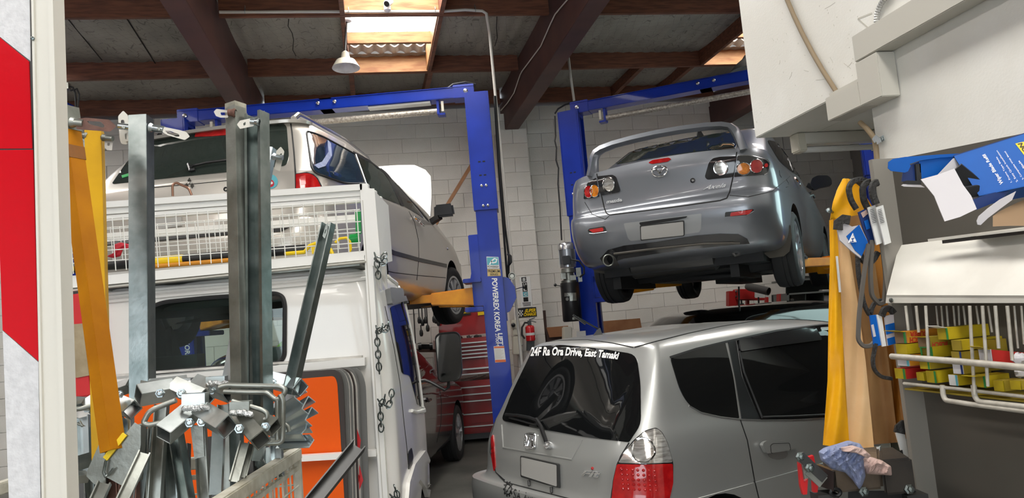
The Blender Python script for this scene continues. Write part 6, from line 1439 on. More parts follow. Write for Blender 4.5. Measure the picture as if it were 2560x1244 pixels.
# crate with mesh sides
zr = 1.345
Pn, Pf = atz(530, 1252, zr), atz(740, 1119, zr)
dv = (Pf - Pn).normalized(); Pn = Pf - dv * 1.0; nv = dv.cross(EZ).normalized()
cr = thing('mesh_crate', 'cream painted steel crate with wire mesh sides at the bottom left', 'crate', (Pf.x - .5, Pf.y - .5, 0))
lw = -nv * .75 if nv.x > 0 else nv * .75
C4 = [Pn, Pf, Pf + lw, Pn + lw]
for i in range(4):
    a_, b_ = C4[i], C4[(i + 1) % 4]
    g = G(); g.bar(a_ - EZ * .016, b_ - EZ * .016, .032, .032, EZ); g.build('top_rail', M['crate_white'], cr, bevel=.003)
    g = G(); g.bar(Vector((a_.x, a_.y, .0)), a_ - EZ * .03, .022, .022, dv); g.build('corner_post', M['crate_white'], cr, bevel=.002)
    if i in (0, 1):
        g = G(); L = (b_ - a_).length; n = int(L / .036); d = (b_ - a_).normalized()
        for k in range(1, n): q = a_ + d * L * k / n; g.tube([q - EZ * .03, q - EZ * .9], .0028, 5, caps=False)
        for k in range(1, 13): g.tube([a_ - EZ * (.03 + .072 * k) - lw.normalized() * .004, b_ - EZ * (.03 + .072 * k) - lw.normalized() * .004], .0028, 5, caps=False)
        g.build('wire_mesh', M['crate_white'], cr)['kind'] = 'stuff'
        g = G(); g.bar(a_ - EZ * .055, b_ - EZ * .055, .012, .012, EZ); g.build('lower_rail', M['crate_white'], cr)
# ------------------------------------------------------------------ right foreground: wall fittings, display stand, coat, bench
UW = 1.82
def wp(x, y, u): return onp(x, y, EU * u, EU)
def ws(x, y, s): return onp(x, y, GS * s, GS)
tr = thing('cable_trunking', 'beige cable trunking stepping down along the white wall', 'trunking', room(1.8, 2.2, 2.3))
for b in ((2.285, 2.48, 2.295, 2.385), (2.172, 2.285, 2.295, 2.452), (.9, 2.285, 2.455, 2.55)):
    g = G(); g.rbox(1.745, UW - .002, *b); g.build('trunking_length', M['trunk'], tr, bevel=.003)
g = G(); g.rbox(1.76, UW - .002, 2.29, 2.47, 2.386, 2.40); g.build('end_lip', M['trunk'], tr)
g = G(); g.tube([wp(x, y, UW - .012) for x, y in ((1955, -30), (1968, 0), (1985, 40), (2005, 82), (2030, 130), (2058, 178), (2085, 220), (2106, 252))] + [wp(2108, 258, UW - .03)], .0095, 10)
cb = tag(g.build('brown_cable', M['brown_cable'], smooth=50), 'thick brown cable curving down the white wall into the trunking', 'cable')
g = G(); g.tube([wp(2150, 306, UW - .03), wp(2168, 322, UW - .03), wp(2186, 345, UW - .02), wp(2190, 370, UW - .015), wp(2194, 420, UW - .015)], .0095, 10); tag(g.build('brown_cable', M['brown_cable'], smooth=50), 'brown cable below the trunking held by a metal clip', 'cable')
g = G(); g.sweep([wp(x, y, UW - .028) for x, y in ((2184, 352), (2190, 344), (2196, 350), (2198, 358))], [(-.01, -.002), (.01, -.002), (.01, .002), (-.01, .002)], EU); g.bar(wp(2196, 352, UW - .012), wp(2210, 344, UW - .008), .02, .004, EU)
g.lathe(wp(2205, 347, UW - .012), -EU, [(.006, 0), (.006, .004), (0, .005)], 10); tag(g.build('pipe_clip', M['bright_zinc'], smooth=40), 'shiny metal clip on the brown cable', 'clip')
g = G(); P_ = [wp(x, y, UW - .012) for x, y in rpoly_open([(2230, -22), (2206, 2), (2193, 30), (2191, 60), (2190, 96)], 14)]; pts = []
L = 0; g2 = G()
dd = [P_[0]]
for a_, b_ in zip(P_, P_[1:]):
    n = max(1, int((b_ - a_).length / .004)); dd += [a_ + (b_ - a_) * (k + 1) / n for k in range(n)]
k_ = 10
o = 0
for i, p in enumerate(dd):
    d = (dd[min(i + 1, len(dd) - 1)] - dd[max(i - 1, 0)]).normalized(); sd = d.cross(EU).normalized(); r_ = .0105 if i % 2 else .0085
    for j in range(k_): a_ = 2 * math.pi * j / k_; g.v.append(p + sd * math.cos(a_) * r_ + EU * math.sin(a_) * r_)
for i in range(len(dd) - 1):
    for j in range(k_): g.f.append((i * k_ + j, i * k_ + (j + 1) % k_, (i + 1) * k_ + (j + 1) % k_, (i + 1) * k_ + j)); g.m.append(0)
tag(g.build('flexible_conduit', M['flex']), 'grey ribbed flexible conduit entering the top of the trunking', 'conduit')
# strip light under the bulkhead
fl = thing('strip_light', 'unlit fluorescent strip light fixed under the white bulkhead', 'strip light', room(2.6, 3.1, 2.33))
g = G(); g.rbox(2.0, 3.3, 3.06, 3.12, 2.345, 2.398); g.build('housing', M['cream_metal'], fl, bevel=.004)
g = G(); g.rbox(1.985, 2.03, 3.055, 3.125, 2.31, 2.398); g.build('end_cap', M['switch_box'], fl, bevel=.006)
g = G(); g.tube([room(2.03, 3.09, 2.322), room(3.25, 3.09, 2.322)], .014, 12); g.build('tube', M['sticker_white'], fl, smooth=40)
# ---- display stand
UP, SE = 1.40, 1.742
st = thing('display_stand', 'grey metal display stand with a sloping cream canopy and wire rack', 'display stand', room(1.5, 1.0, 0))
g = G(); g.box8([room(u_, s_, z_) for u_, s_, z_ in ((UP, .3, 0), (UP + .03, .3, 0), (UP + .03, SE, 0), (UP, SE, 0), (UP, .3, 1.86), (UP + .03, .3, 1.86), (UP + .03, SE, 1.99), (UP, SE, 1.99))]); g.build('back_panel', M['stand_grey'], st)
g = G(); g.rbox(UP - .058, UP + .03, SE, SE + .015, 0, 1.995); g.build('end_flange', M['stand_edge'], st, bevel=.001)
uc = 1.30
A_, B_, C_, D_ = wp(2247, 613, UP - .004), wp(2600, 568, UP - .004), wp(2216, 737, uc), wp(2600, 738, uc)
g = G(); nrm = Vector((0, 0, -.006)); g.box8([C_ + nrm, D_ + nrm, B_ + nrm, A_ + nrm, C_, D_, B_, A_]); cn = g.build('canopy', M['stand_cream'], st)
g = G(); E_, F_ = wp(2214, 757, uc), wp(2600, 757, uc); g.box8([E_, F_, F_ + EU * .006, E_ + EU * .006, C_, D_, D_ + EU * .006, C_ + EU * .006]); g.build('canopy_lip', M['stand_cream'], cn)
g = G(); g.lathe(wp(2229, 750, uc - .001), -EU, [(.006, 0), (.006, .003), (.002, .004), (0, .004)], 12); g.build('screw', M['galv'], cn)
g = G(); g.bar(wp(2325, 600, 1.345), wp(2600, 566, 1.345), .012, .006, EZ); g.build('tray_edge', M['stand_cream'], st)
g = G(); g.bar(wp(2360, 604, 1.35), wp(2600, 575, 1.35), .01, .008, EZ); g.build('tray_channel', M['dark_steel'], st)
g = G(); g.box8([wp(x, y, u) for x, y, u in ((2440, 590, 1.33), (2600, 572, 1.33), (2600, 572, UP), (2440, 590, UP), (2440, 584, 1.33), (2600, 566, 1.33), (2600, 566, UP), (2440, 584, UP))]); g.build('top_shelf', M['stand_cream'], st)
g = G(); g.tube([room(UP - .05, SE + .01, 1.90), at(2190, 456, 2.04), at(2150, 452, 2.10), at(2112, 452, 2.13), at(2108, 447, 2.13)], .006, 8); g.build('coat_rail', M['galv'], st, smooth=50)
# wire rack: front bar, uprights, bottom loops
uf = 1.272
g = G(); g.tube([wp(2229, 890, uf), wp(2400, 903, uf), wp(2620, 924, uf)], .0075, 10); rk = g.build('rack_front_bar', M['rack_wire'], st, smooth=50)
for pts in ([(2356, 962), (2358, 988), (2364, 1000), (2430, 1010), (2620, 1034)], [(2434, 962), (2437, 990), (2446, 1003), (2620, 1022)]):
    g = G(); g.tube([wp(x, y, uf + .01) for x, y in rpoly_open(pts, 6)], .006, 8); g.build('rack_loop', M['rack_wire'], rk, smooth=50)
g = G(); g.tube([wp(2260, 958, uf + .012), wp(2400, 972, uf + .012), wp(2620, 998, uf + .012)], .004, 8); g.build('rack_floor_wire', M['rack_wire'], rk)
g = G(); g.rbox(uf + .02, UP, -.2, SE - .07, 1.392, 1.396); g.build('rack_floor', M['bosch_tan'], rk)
for k, (x, y0, x1, y1, u) in enumerate(((2264, 764, 2271, 825, uf + .02), (2290, 764, 2297, 830, uf + .02), (2314, 764, 2322, 900, uf + .01), (2340, 764, 2346, 822, uf + .1), (2353, 764, 2358, 822, uf + .1), (2366, 764, 2371, 820, uf + .1), (2383, 764, 2388, 815, uf + .1), (2396, 764, 2399, 812, uf + .1), (2408, 764, 2414, 812, uf + .1), (2424, 764, 2436, 985, uf + .004), (2440, 764, 2447, 810, uf + .1), (2456, 764, 2470, 965, uf + .004), (2470, 764, 2480, 830, uf + .1), (2488, 764, 2497, 870, uf + .01), (2518, 764, 2531, 900, uf + .004), (2535, 764, 2545, 870, uf + .1), (2553, 764, 2560, 860, uf + .1))):
    g = G(); g.tube([wp(x, y0, u), wp(x1, y1, u)], .0034 if u < 1.3 else .0024, 6); g.build('rack_upright', M['rack_wire'], rk, smooth=50)
# cartons in the rack: end face given in pixels, the carton runs back to the panel
CG = 'yellow spark plug cartons in the wire rack'
def carton(label, x0, y0, x1, y1, end='bosch_yellow', side='bosch_tan', L=.125, yaw=0, flap=None, u=1.29, open_=False, txt=None, frame=None):  # bosch_tan: yellow card with shade put into its colour
    p = wp(x0, y1, u); q = wp(x1, y1, u); r_ = wp(x0, y0, u); sv = (q - p); zv = r_ - p
    sv = GS * sv.dot(GS); zv = EZ * zv.z; lv = (EU * math.cos(R(yaw)) - GS * math.sin(R(yaw)) * .0 + EZ * math.sin(R(yaw))) * L
    o = thing('carton', label, 'carton', p, 0, CG)
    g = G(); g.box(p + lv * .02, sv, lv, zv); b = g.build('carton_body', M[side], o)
    e = M[end]
    g = G(); th = -EU * .0015
    if open_:
        for (a0, a1, b0, b1) in ((0, 1, 0, .12), (0, 1, .88, 1), (0, .12, .12, .88), (.88, 1, .12, .88)): g.box(p + sv * a0 + zv * b0, sv * (a1 - a0), EU * .004, zv * (b1 - b0))
        g.build('open_end', M[frame or 'bosch_green'], o); g = G(); g.box(p + sv * .12 + zv * .12 + EU * .0018, sv * .76, EU * .001, zv * .76); g.build('inside', e, o)
    else:
        g.box(p, sv, EU * .003, zv); g.build('end_flap', e, o)
        if frame: g = G(); g.box(p + sv * .86 + th, sv * .14, EU * .002, zv); g.build('end_band', M[frame], o)
    if flap:
        a_, l_, dr = flap   # angle up, length, side: top
        base = p + zv; d = -EU * math.cos(R(a_)) + EZ * math.sin(R(a_)); g = G(); g.box(base, sv, d * l_, Vector(d.cross(GS)).normalized() * .001); g.build('flap', M[dr], o)
    if txt:   # lettering on the side that faces the camera
        sS = Surf(p=p - GS * .0 + (sv if sv.dot(GS) < 0 else Vector()), n=-GS); g = G()
        for t_, q_ in txt: text(g, t_, q_, sS, .001, bold=.03)
        g.build('side_lettering', M['bosch_red'], o)['kind'] = 'stuff'
    return o
def upside(q): return [q[2], q[3], q[0], q[1]]
C_list = [
 dict(label='opened carton at top left of the rack with red side lettering', x0=2239, y0=829, x1=2266, y1=857, end='card_brown', side='bosch_orange', frame='bosch_green', flap=(12, .030, 'bosch_yellow'), txt=[('BOSCH', upside([(2274, 843), (2314, 840), (2314, 853), (2274, 857)])), ('SUPER', upside([(2274, 829), (2316, 826), (2316, 838), (2274, 841)]))]),
 dict(label='opened carton second from left in the top row, brown inside, lettered side', x0=2297, y0=842, x1=2325, y1=868, end='card_brown', side='bosch_tan', flap=(8, .028, 'bosch_yellow'), txt=[('BOSCH', upside([(2330, 855), (2368, 853), (2368, 866), (2330, 868)]))]),
 dict(label='long yellow carton with a green band and white raised flap, topmost', x0=2346, y0=819, x1=2372, y1=848, end='bosch_yellow', side='bosch_yellow', frame='bosch_green', L=.15, flap=(15, .028, 'card_white')),
 dict(label='tan ended carton below the topmost long yellow carton', x0=2381, y0=850, x1=2404, y1=875, end='bosch_tan', side='bosch_yellow', L=.13),
 dict(label='square yellow carton below the top left carton', x0=2242, y0=859, x1=2269, y1=884, end='bosch_yellow', side='bosch_yellow', L=.1),
 dict(label='open green-framed carton facing out in the second row', x0=2303, y0=866, x1=2330, y1=893, end='bosch_tan', side='bosch_yellow', L=.09, open_=True),
 dict(label='dark banded carton behind the front bar, second row middle', x0=2381, y0=878, x1=2406, y1=905, end='bosch_tan', side='bosch_tan', frame='blue_dark', L=.1),
 dict(label='open carton with a yellow flap and red side on the right', x0=2450, y0=872, x1=2480, y1=904, end='card_inner', side='bosch_red', L=.11, yaw=-10, flap=(20, .026, 'bosch_yellow')),
 dict(label='blue-grey ended carton just behind the bar end', x0=2245, y0=886, x1=2273, y1=913, end='card_inner', side='bosch_orange', frame='sticker_teal', L=.1),
 dict(label='short yellow carton below the bar, second from left', x0=2301, y0=899, x1=2325, y1=921, end='bosch_yellow', side='bosch_tan', frame='bosch_green', L=.08),
 dict(label='shaded carton with a curled end at the middle of the third row', x0=2384, y0=907, x1=2408, y1=933, end='card_inner', side='bosch_tan', frame='blue_dark', L=.12),
 dict(label='yellow carton with green frame and red side at bottom left', x0=2239, y0=920, x1=2264, y1=945, end='bosch_yellow', side='bosch_red', frame='bosch_green', L=.07),
 dict(label='small plain yellow carton lying beside the bottom left one', x0=2293, y0=930, x1=2311, y1=950, end='bosch_yellow', side='bosch_yellow', L=.03),
 dict(label='torn yellow and green carton in the bottom row with tan side', x0=2318, y0=926, x1=2342, y1=955, end='bosch_yellow', side='bosch_yellow', frame='bosch_green', L=.06),
 dict(label='white and blue ended carton in the bottom row', x0=2374, y0=936, x1=2395, y1=962, end='card_white', side='bosch_yellow', frame='sticker_teal', L=.07),
 dict(label='yellow carton with a pale flap sticking out, bottom row', x0=2436, y0=937, x1=2466, y1=966, end='bosch_yellow', side='bosch_yellow', frame='bosch_green', L=.06, flap=(4, .03, 'bosch_yellow')),
 dict(label='yellow carton with tan side near the right of the bottom row', x0=2486, y0=950, x1=2510, y1=976, end='bosch_yellow', side='bosch_tan', L=.05),
 dict(label='rounded yellow-ended carton at far right of the bottom row', x0=2527, y0=950, x1=2552, y1=972, end='bosch_yellow', side='bosch_tan', L=.05),
 dict(label='shaded carton at the back of the second row, right', x0=2440, y0=848, x1=2490, y1=878, end='bosch_tan', side='bosch_tan', L=.03, u=1.35),
 dict(label='plain shaded carton low at the back of the rack', x0=2410, y0=878, x1=2450, y1=935, end='bosch_tan', side='bosch_tan', L=.03, u=1.35)]
for d in C_list: carton(**d)
for (x, y, r_, lb) in ((2548, 897, 15, 'crumpled clear plastic bag behind the bar at far right'), (2550, 930, 12, 'second crumpled plastic bag below the first at far right')):
    g = G(); rr_ = random.Random(int(y)); c_ = wp(x, y, 1.32); kk = r_ * c_.y / FPX
    n, m_ = 10, 7
    for i in range(m_ + 1):
        for j in range(n):
            th, ph = math.pi * i / m_, 2 * math.pi * j / n; q = kk * (1 + rr_.uniform(-.22, .22)); g.v.append(c_ + Vector((q * math.sin(th) * math.cos(ph), q * math.sin(th) * math.sin(ph), q * math.cos(th))))
    for i in range(m_):
        for j in range(n): g.f.append((i * n + j, i * n + (j + 1) % n, (i + 1) * n + (j + 1) % n, (i + 1) * n + j)); g.m.append(0)
    tag(g.build('plastic_bag', M['card_inner'], smooth=20), lb, 'bag')
# ---- blue wiper refill cartons on the stand's top tray
YB = 1.16
bx = thing('wiper_refill_box', 'long blue card box with white lettering and a torn open end, on the tray', 'box', at(2500, 560, YB))
Q = [(2385, 390), (2600, 322), (2600, 458), (2448, 490)]
nS = Surf(p=at(2450, 440, YB), n=(-.35, -1, .25)); nv = Vector((-.35, -1, .25)).normalized()
F4 = [nS.hit(*q)[0] for q in Q]; bk = -nv * .055
g = G(); g.box8([F4[3], F4[2], F4[2] + nv * -.0015, F4[3] + nv * -.0015, F4[0], F4[1], F4[1] + nv * -.0015, F4[0] + nv * -.0015]); g.build('front_panel', M['blue_card'], bx)
g = G(); g.box8([F4[0], F4[1], F4[1] + EZ * .0015, F4[0] + EZ * .0015, F4[0] + bk, F4[1] + bk, F4[1] + bk + EZ * .0015, F4[0] + bk + EZ * .0015]); g.build('top_panel', M['blue_dark'], bx)
g = G(); g.box8([F4[3], F4[2], F4[2] + EZ * .0015, F4[3] + EZ * .0015, F4[3] + bk, F4[2] + bk, F4[2] + bk + EZ * .0015, F4[3] + bk + EZ * .0015]); g.build('bottom_panel', M['blue_card'], bx)
g = G(); g.box8([F4[3] + bk, F4[2] + bk, F4[2] + bk * 1.03, F4[3] + bk * 1.03, F4[0] + bk, F4[1] + bk, F4[1] + bk * 1.03, F4[0] + bk * 1.03]); g.build('back_panel', M['card_inner'], bx)
g = G(); text(g, 'Wiper Blade Refill', [(2500, 462), (2455, 388), (2465, 384), (2512, 457)], nS, .0008, bold=.02); g.build('lettering', M['white_letter'], bx)['kind'] = 'stuff'
g = G()
for t_, q in (('1. Frame Type Blade', [(2526, 457), (2489, 394), (2493, 391), (2531, 454)]), ('2. Easy Quick Installation', [(2541, 456), (2490, 378), (2494, 375), (2546, 452)]), ('3. Compatible With Metal', [(2556, 450), (2510, 380), (2514, 377), (2560, 446)]), ('or Blade', [(2566, 432), (2544, 404), (2548, 401), (2570, 428)])): text(g, t_, q, nS, .0008, bold=.005)
g.build('small_lettering', M['white_letter'], bx)['kind'] = 'stuff'
g = G(); o = len(g.v); P_ = [nS.hit(*q)[0] + nv * .0006 for q in ((2538, 359), (2600, 345), (2600, 420), (2560, 388))]; g.prism(P_, -nv * .0004); g.build('yellow_patch', M['bright_yellow'], bx)
g = G(); text(g, 'ION', [(2562, 385), (2543, 360), (2555, 357), (2574, 381)], nS, .0012, bold=.03); g.build('patch_lettering', M['black_letter'], bx)['kind'] = 'stuff'
def card(name, poly, Y, m, parent, th=.0012, tilt=(0, 0)):
    """a card flap: pixel outline at depth Y, depth changing by tilt per pixel"""
    x0, y0 = poly[0]; g = G(); lp = [at(x, y, Y + (x - x0) * tilt[0] + (y - y0) * tilt[1]) for x, y in poly]; n = len(lp); tri = tessellate_polygon([[Vector((x, y, 0)) for x, y in poly]])
    g.v += lp + [p + Vector((0, th, 0)) for p in lp]
    for t_ in tri: g.f += [tuple(t_), tuple(n + i for i in t_[::-1])]; g.m += [0, 0]
    for i in range(n): j = (i + 1) % n; g.f.append((i, j, n + j, n + i)); g.m.append(0)
    return g.build(name, M[m], parent)
card('torn_flap', [(2302, 448), (2345, 436), (2386, 421), (2408, 462), (2428, 489), (2442, 522), (2400, 542), (2362, 553), (2350, 525), (2336, 490)], YB - .004, 'card_inner', bx, tilt=(-.0002, -.0002))
card('side_flap', [(2398, 527), (2428, 500), (2470, 485), (2530, 470), (2500, 500), (2442, 524)], YB - .012, 'blue_dark', bx)
card('inner_flap', [(2345, 436), (2384, 395), (2392, 392), (2408, 440), (2420, 470), (2405, 465), (2386, 422)], YB + .02, 'card_inner', bx)
g = G(); g.bar(at(2366, 487, YB - .012), at(2445, 476, YB + .0), .007, .018, (.1, -.4, 1)); wb = g.build('wiper_rubber', M['black_rubber'], bx, bevel=.001)
g = G(); g.bar(at(2364, 476, YB - .016), at(2385, 472, YB - .014), .004, .004, EZ); g.bar(at(2372, 471, YB - .016), at(2384, 468, YB - .014), .004, .004, EZ); g.build('rubber_end', M['black_rubber'], wb)['kind'] = 'stuff'
g = G(); g.bar(at(2385, 425, YB + .012), at(2440, 470, YB + .01), .006, .028, (.1, -.6, 1)); g.build('wiper_rubber', M['black_rubber'], bx)
b2 = thing('wiper_refill_box', 'smaller open blue card box behind, pointing left past the stand edge', 'box', at(2300, 460, YB + .06))
card('top_flap', [(2222, 404), (2232, 397), (2262, 392), (2348, 386), (2405, 383), (2392, 391), (2350, 394), (2300, 401), (2276, 409), (2240, 408)], YB + .05, 'blue_card', b2)
card('end_flap', [(2221, 404), (2240, 403), (2274, 409), (2277, 414), (2270, 428), (2262, 431), (2228, 427), (2220, 420)], YB + .045, 'blue_card', b2)
card('side_panel', [(2298, 402), (2350, 393), (2390, 391), (2345, 437), (2302, 447)], YB + .055, 'blue_card', b2)
card('inner_side', [(2258, 424), (2276, 412), (2298, 403), (2300, 452), (2290, 455), (2254, 453)], YB + .06, 'blue_dark', b2)
card('bottom_flap', [(2253, 463), (2260, 466), (2312, 468), (2300, 461), (2258, 460)], YB + .05, 'card_inner', b2)
g = G(); g.bar(at(2262, 457, YB + .055), at(2298, 458, YB + .055), .012, .006, EZ); g.bar(at(2293, 410, YB + .058), at(2296, 455, YB + .058), .008, .006, (0, -1, 0)); g.build('wiper_rubber', M['black_rubber'], b2)['kind'] = 'stuff'
b3 = thing('torn_carton', 'torn brown carton with a blue-grey curled flap below the blue box', 'carton', at(2520, 565, YB - .02))
card('curled_flap', [(2442, 552), (2447, 540), (2470, 520), (2500, 498), (2540, 478), (2530, 500), (2500, 522), (2470, 545), (2452, 562), (2444, 561)], YB - .03, 'card_inner', b3)
g = G(); o = 0
N = 8
for i in range(N + 1):
    t_ = i / N; xa = 2482 + 120 * t_; g.v += [at(xa, 542 - 58 * t_ ** .8, YB - .035 + .03 * math.sin(t_ * 3)), at(xa, 566 - 8 * t_ * (1 - t_), YB - .06 - .01 * math.sin(t_ * 3)), at(xa, 566 - 8 * t_ * (1 - t_), YB - .058), at(xa, 540 - 58 * t_ ** .8, YB - .033 + .03 * math.sin(t_ * 3))]
for i in range(N):
    for j in range(4): g.f.append((i * 4 + j, i * 4 + (j + 1) % 4, i * 4 + 4 + (j + 1) % 4, i * 4 + 4 + j)); g.m.append(0)
g.f += [(0, 1, 2, 3), (N * 4 + 3, N * 4 + 2, N * 4 + 1, N * 4)]; g.m += [0, 0]
g.build('brown_side', M['card_brown'], b3, smooth=40)

# ---- raincoat, belts and packets hanging at the end of the stand
def sheet(name, left, right, Y, amp, folds, m, parent, seed=1, n=28, k=14, th=.003, ylean=0):
    """hanging cloth between two pixel edge lines, folded in depth"""
    g = G(); rr_ = random.Random(seed); ph = rr_.uniform(0, 6)
    def ev(pts, t_):
        ys = [p[1] for p in pts]; y = ys[0] + (ys[-1] - ys[0]) * t_
        return lerp_tab([(p[1], p[0]) for p in pts], y), y
    for i in range(n + 1):
        (xl, yl), (xr, yr) = ev(left, i / n), ev(right, i / n)
        for j in range(k + 1):
            q = j / k; x, y = xl + (xr - xl) * q, yl + (yr - yl) * q
            z = amp * (math.sin(folds * 2 * math.pi * q + ph + .7 * math.sin(i * .25)) + .4 * math.sin(i * .5 + q * 9)) * (.4 + .6 * i / n)
            g.v.append(at(x, y, Y + z + ylean * i / n))
    w_ = k + 1; N_ = len(g.v); g.v += [p + Vector((0, th, 0)) for p in g.v[:N_]]
    for i in range(n):
        for j in range(k):
            a_ = i * w_ + j; g.f += [(a_, a_ + 1, a_ + w_ + 1, a_ + w_), (N_ + a_, N_ + a_ + w_, N_ + a_ + w_ + 1, N_ + a_ + 1)]; g.m += [0, 0]
    b_ = [j for j in range(w_)] + [i * w_ + k for i in range(1, n + 1)] + [n * w_ + j for j in range(k - 1, -1, -1)] + [i * w_ for i in range(n - 1, 0, -1)]
    for i in range(len(b_)): a_, c_ = b_[i], b_[(i + 1) % len(b_)]; g.f.append((a_, c_, N_ + c_, N_ + a_)); g.m.append(0)
    return g.build(name, m, parent, smooth=70)
YC = 2.12
rc = thing('raincoat', 'yellow hooded raincoat hanging open beside the stand, tan lining showing', 'raincoat', at(2130, 1120, YC))
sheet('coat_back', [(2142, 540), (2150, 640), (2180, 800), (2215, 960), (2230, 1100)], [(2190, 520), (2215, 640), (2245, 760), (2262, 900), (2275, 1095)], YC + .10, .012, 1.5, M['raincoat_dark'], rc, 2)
sheet('coat_side', [(2088, 545), (2110, 640), (2130, 760), (2160, 900), (2185, 1110)], [(2160, 520), (2185, 640), (2205, 780), (2225, 930), (2245, 1105)], YC + .06, .012, 1.2, mat('shaded_coat_lining', (.36, .20, .075), .7, noise=.3, nscale=5, col2=(.26, .13, .045)), rc, 5)  # darker copy of the lining, shade painted into its colour
sheet('lining', [(2086, 548), (2094, 640), (2103, 760), (2112, 900), (2121, 1118)], [(2108, 540), (2126, 640), (2142, 740), (2164, 900), (2187, 1136)], YC + .012, .010, .5, M['raincoat_in'], rc, 3)
sheet('front_panel', [(2074, 550), (2076, 640), (2072, 800), (2070, 950), (2058, 1112)], [(2090, 545), (2098, 650), (2104, 780), (2112, 930), (2124, 1120)], YC, .008, .9, M['raincoat'], rc, 4)
sheet('hood', [(2108, 446), (2094, 472), (2083, 505), (2076, 548)], [(2122, 446), (2146, 462), (2166, 492), (2190, 530)], YC - .03, .012, .8, M['raincoat'], rc, 9, n=14)
g = G(); g.bar(at(2092, 640, YC - .012), at(2100, 730, YC - .012), .006, .003, (0, -1, 0)); g.build('zip_tape', M['card_white'], rc)
g = G(); g.tube([at(2128, 1124, YC), at(2150, 1134, YC), at(2186, 1138, YC), at(2186, 1128, YC)], .006, 6); g.build('hem', M['raincoat'], rc)
g = G(); g.tube([at(2082, 530, YC - .03), at(2076, 528, YC - .04)], .004, 6); g.lathe(at(2072, 526, YC - .04), (0, -1, 0), [(.008, -.004), (.008, .004), (0, .006)], 10); tag(g.build('coat_hook', M['galv'], smooth=40), 'small metal coat hook at the edge of the raincoat hood', 'hook')
def belt(label, pts, Y, w_=.016, t_=.008, m='belt', closed=False):
    P_ = [at(x, y, Y) for x, y in (rpoly_open(pts, 22) if not closed else rpoly(pts, 22, 6))]
    g = G(); g.sweep(P_, [(-w_ / 2, -t_ / 2), (w_ / 2, -t_ / 2), (w_ / 2 * .7, t_ / 2), (-w_ / 2 * .7, t_ / 2)], (0, -1, 0), True, 0, closed)
    return tag(g.build('drive_belt', M[m], smooth=50), label, 'drive belt', 'drive belts hanging by the raincoat')
belt('drive belt arching over the raincoat hood', [(2142, 522), (2128, 500), (2122, 470), (2132, 452), (2155, 447), (2168, 452)], 2.02)
belt('pair of ribbed drive belt curving down beside the stand flange', [(2170, 520), (2160, 500), (2157, 470), (2166, 456), (2182, 452), (2192, 458)], 2.0, .018)
belt('ribbed drive belt close to the stand flange top', [(2192, 510), (2184, 490), (2182, 468), (2186, 458), (2196, 455)], 1.95, .02)
belt('long smooth grey drive belt hanging as a loop in front of the raincoat', [(2172, 610), (2160, 690), (2148, 790), (2146, 850), (2160, 866), (2178, 864), (2186, 855)], 1.98, .012, .006, 'belt_worn')
belt('long black drive belt loop hanging from the blue packet to the lower packets', [(2144, 600), (2146, 680), (2160, 760), (2176, 790), (2180, 770), (2188, 755), (2205, 750)], 2.0, .012)
belt('toothed drive belt hanging behind the white labels', [(2182, 600), (2176, 680), (2180, 740), (2200, 760), (2212, 755), (2216, 690), (2206, 610)], 1.99, .012, .008, 'belt_worn')
belt('drive belt looping below the blue lower packets', [(2190, 858), (2182, 900), (2186, 925), (2204, 942), (2230, 946)], 1.97, .010, .008)
belt('drive belt bundle beside the lower packets top', [(2205, 790), (2212, 772), (2226, 770), (2236, 782)], 1.96, .018)
belt('short drive belt loop under the first navy packet', [(2150, 632), (2160, 655), (2182, 655), (2196, 630)], 2.0, .016)
def packet(label, parts, Y):
    r_ = thing('belt_packet', label, 'packet', at(*parts[0][0][0], Y), 0, 'card sleeves on the drive belts')
    for k, (poly, m, nm) in enumerate(parts): card(nm, poly, Y - .002 * k, m, r_, th=.006 if k == 0 else .0012)
    return r_
p_ = packet('blue and grey belt sleeve with a white triangle mark in front of the raincoat', [([(2094, 575), (2112, 556), (2130, 566), (2150, 562), (2168, 600), (2152, 645), (2130, 628), (2100, 600)], 'card_inner', 'sleeve'), ([(2116, 590), (2148, 561), (2170, 605), (2154, 640), (2138, 626)], 'blue_card', 'blue_print')], 1.99)
g = G(); tp = [at(x, y, 1.983) for x, y in ((2132, 584), (2140, 604), (2122, 606))]; g.tube(tp, .0012, 5, closed=True)
for x, y in ((2131, 592), (2127, 600), (2136, 600)): g.lathe(at(x, y, 1.984), (0, -1, 0), [(.004, 0), (.004, .001)], 6)
g.build('triangle_mark', M['white_letter'], p_)['kind'] = 'stuff'
g = G(); g.sweep([at(x, y, 1.985) for x, y in ((2095, 574), (2096, 556), (2108, 547), (2124, 550))], [(-.012, -.004), (.012, -.004), (.012, .004), (-.012, .004)], (0, -1, 0)); g.build('belt_end', M['belt'], p_)
p_ = packet('navy belt sleeve with a pink corner between the belts', [([(2146, 530), (2166, 520), (2182, 545), (2196, 606), (2176, 612), (2160, 575)], 'blue_dark', 'sleeve'), ([(2152, 532), (2166, 524), (2170, 534), (2158, 544)], 'rag_pink', 'pink_corner'), ([(2160, 552), (2170, 548), (2176, 570), (2166, 574)], 'blue_card', 'print_lines')], 2.0)
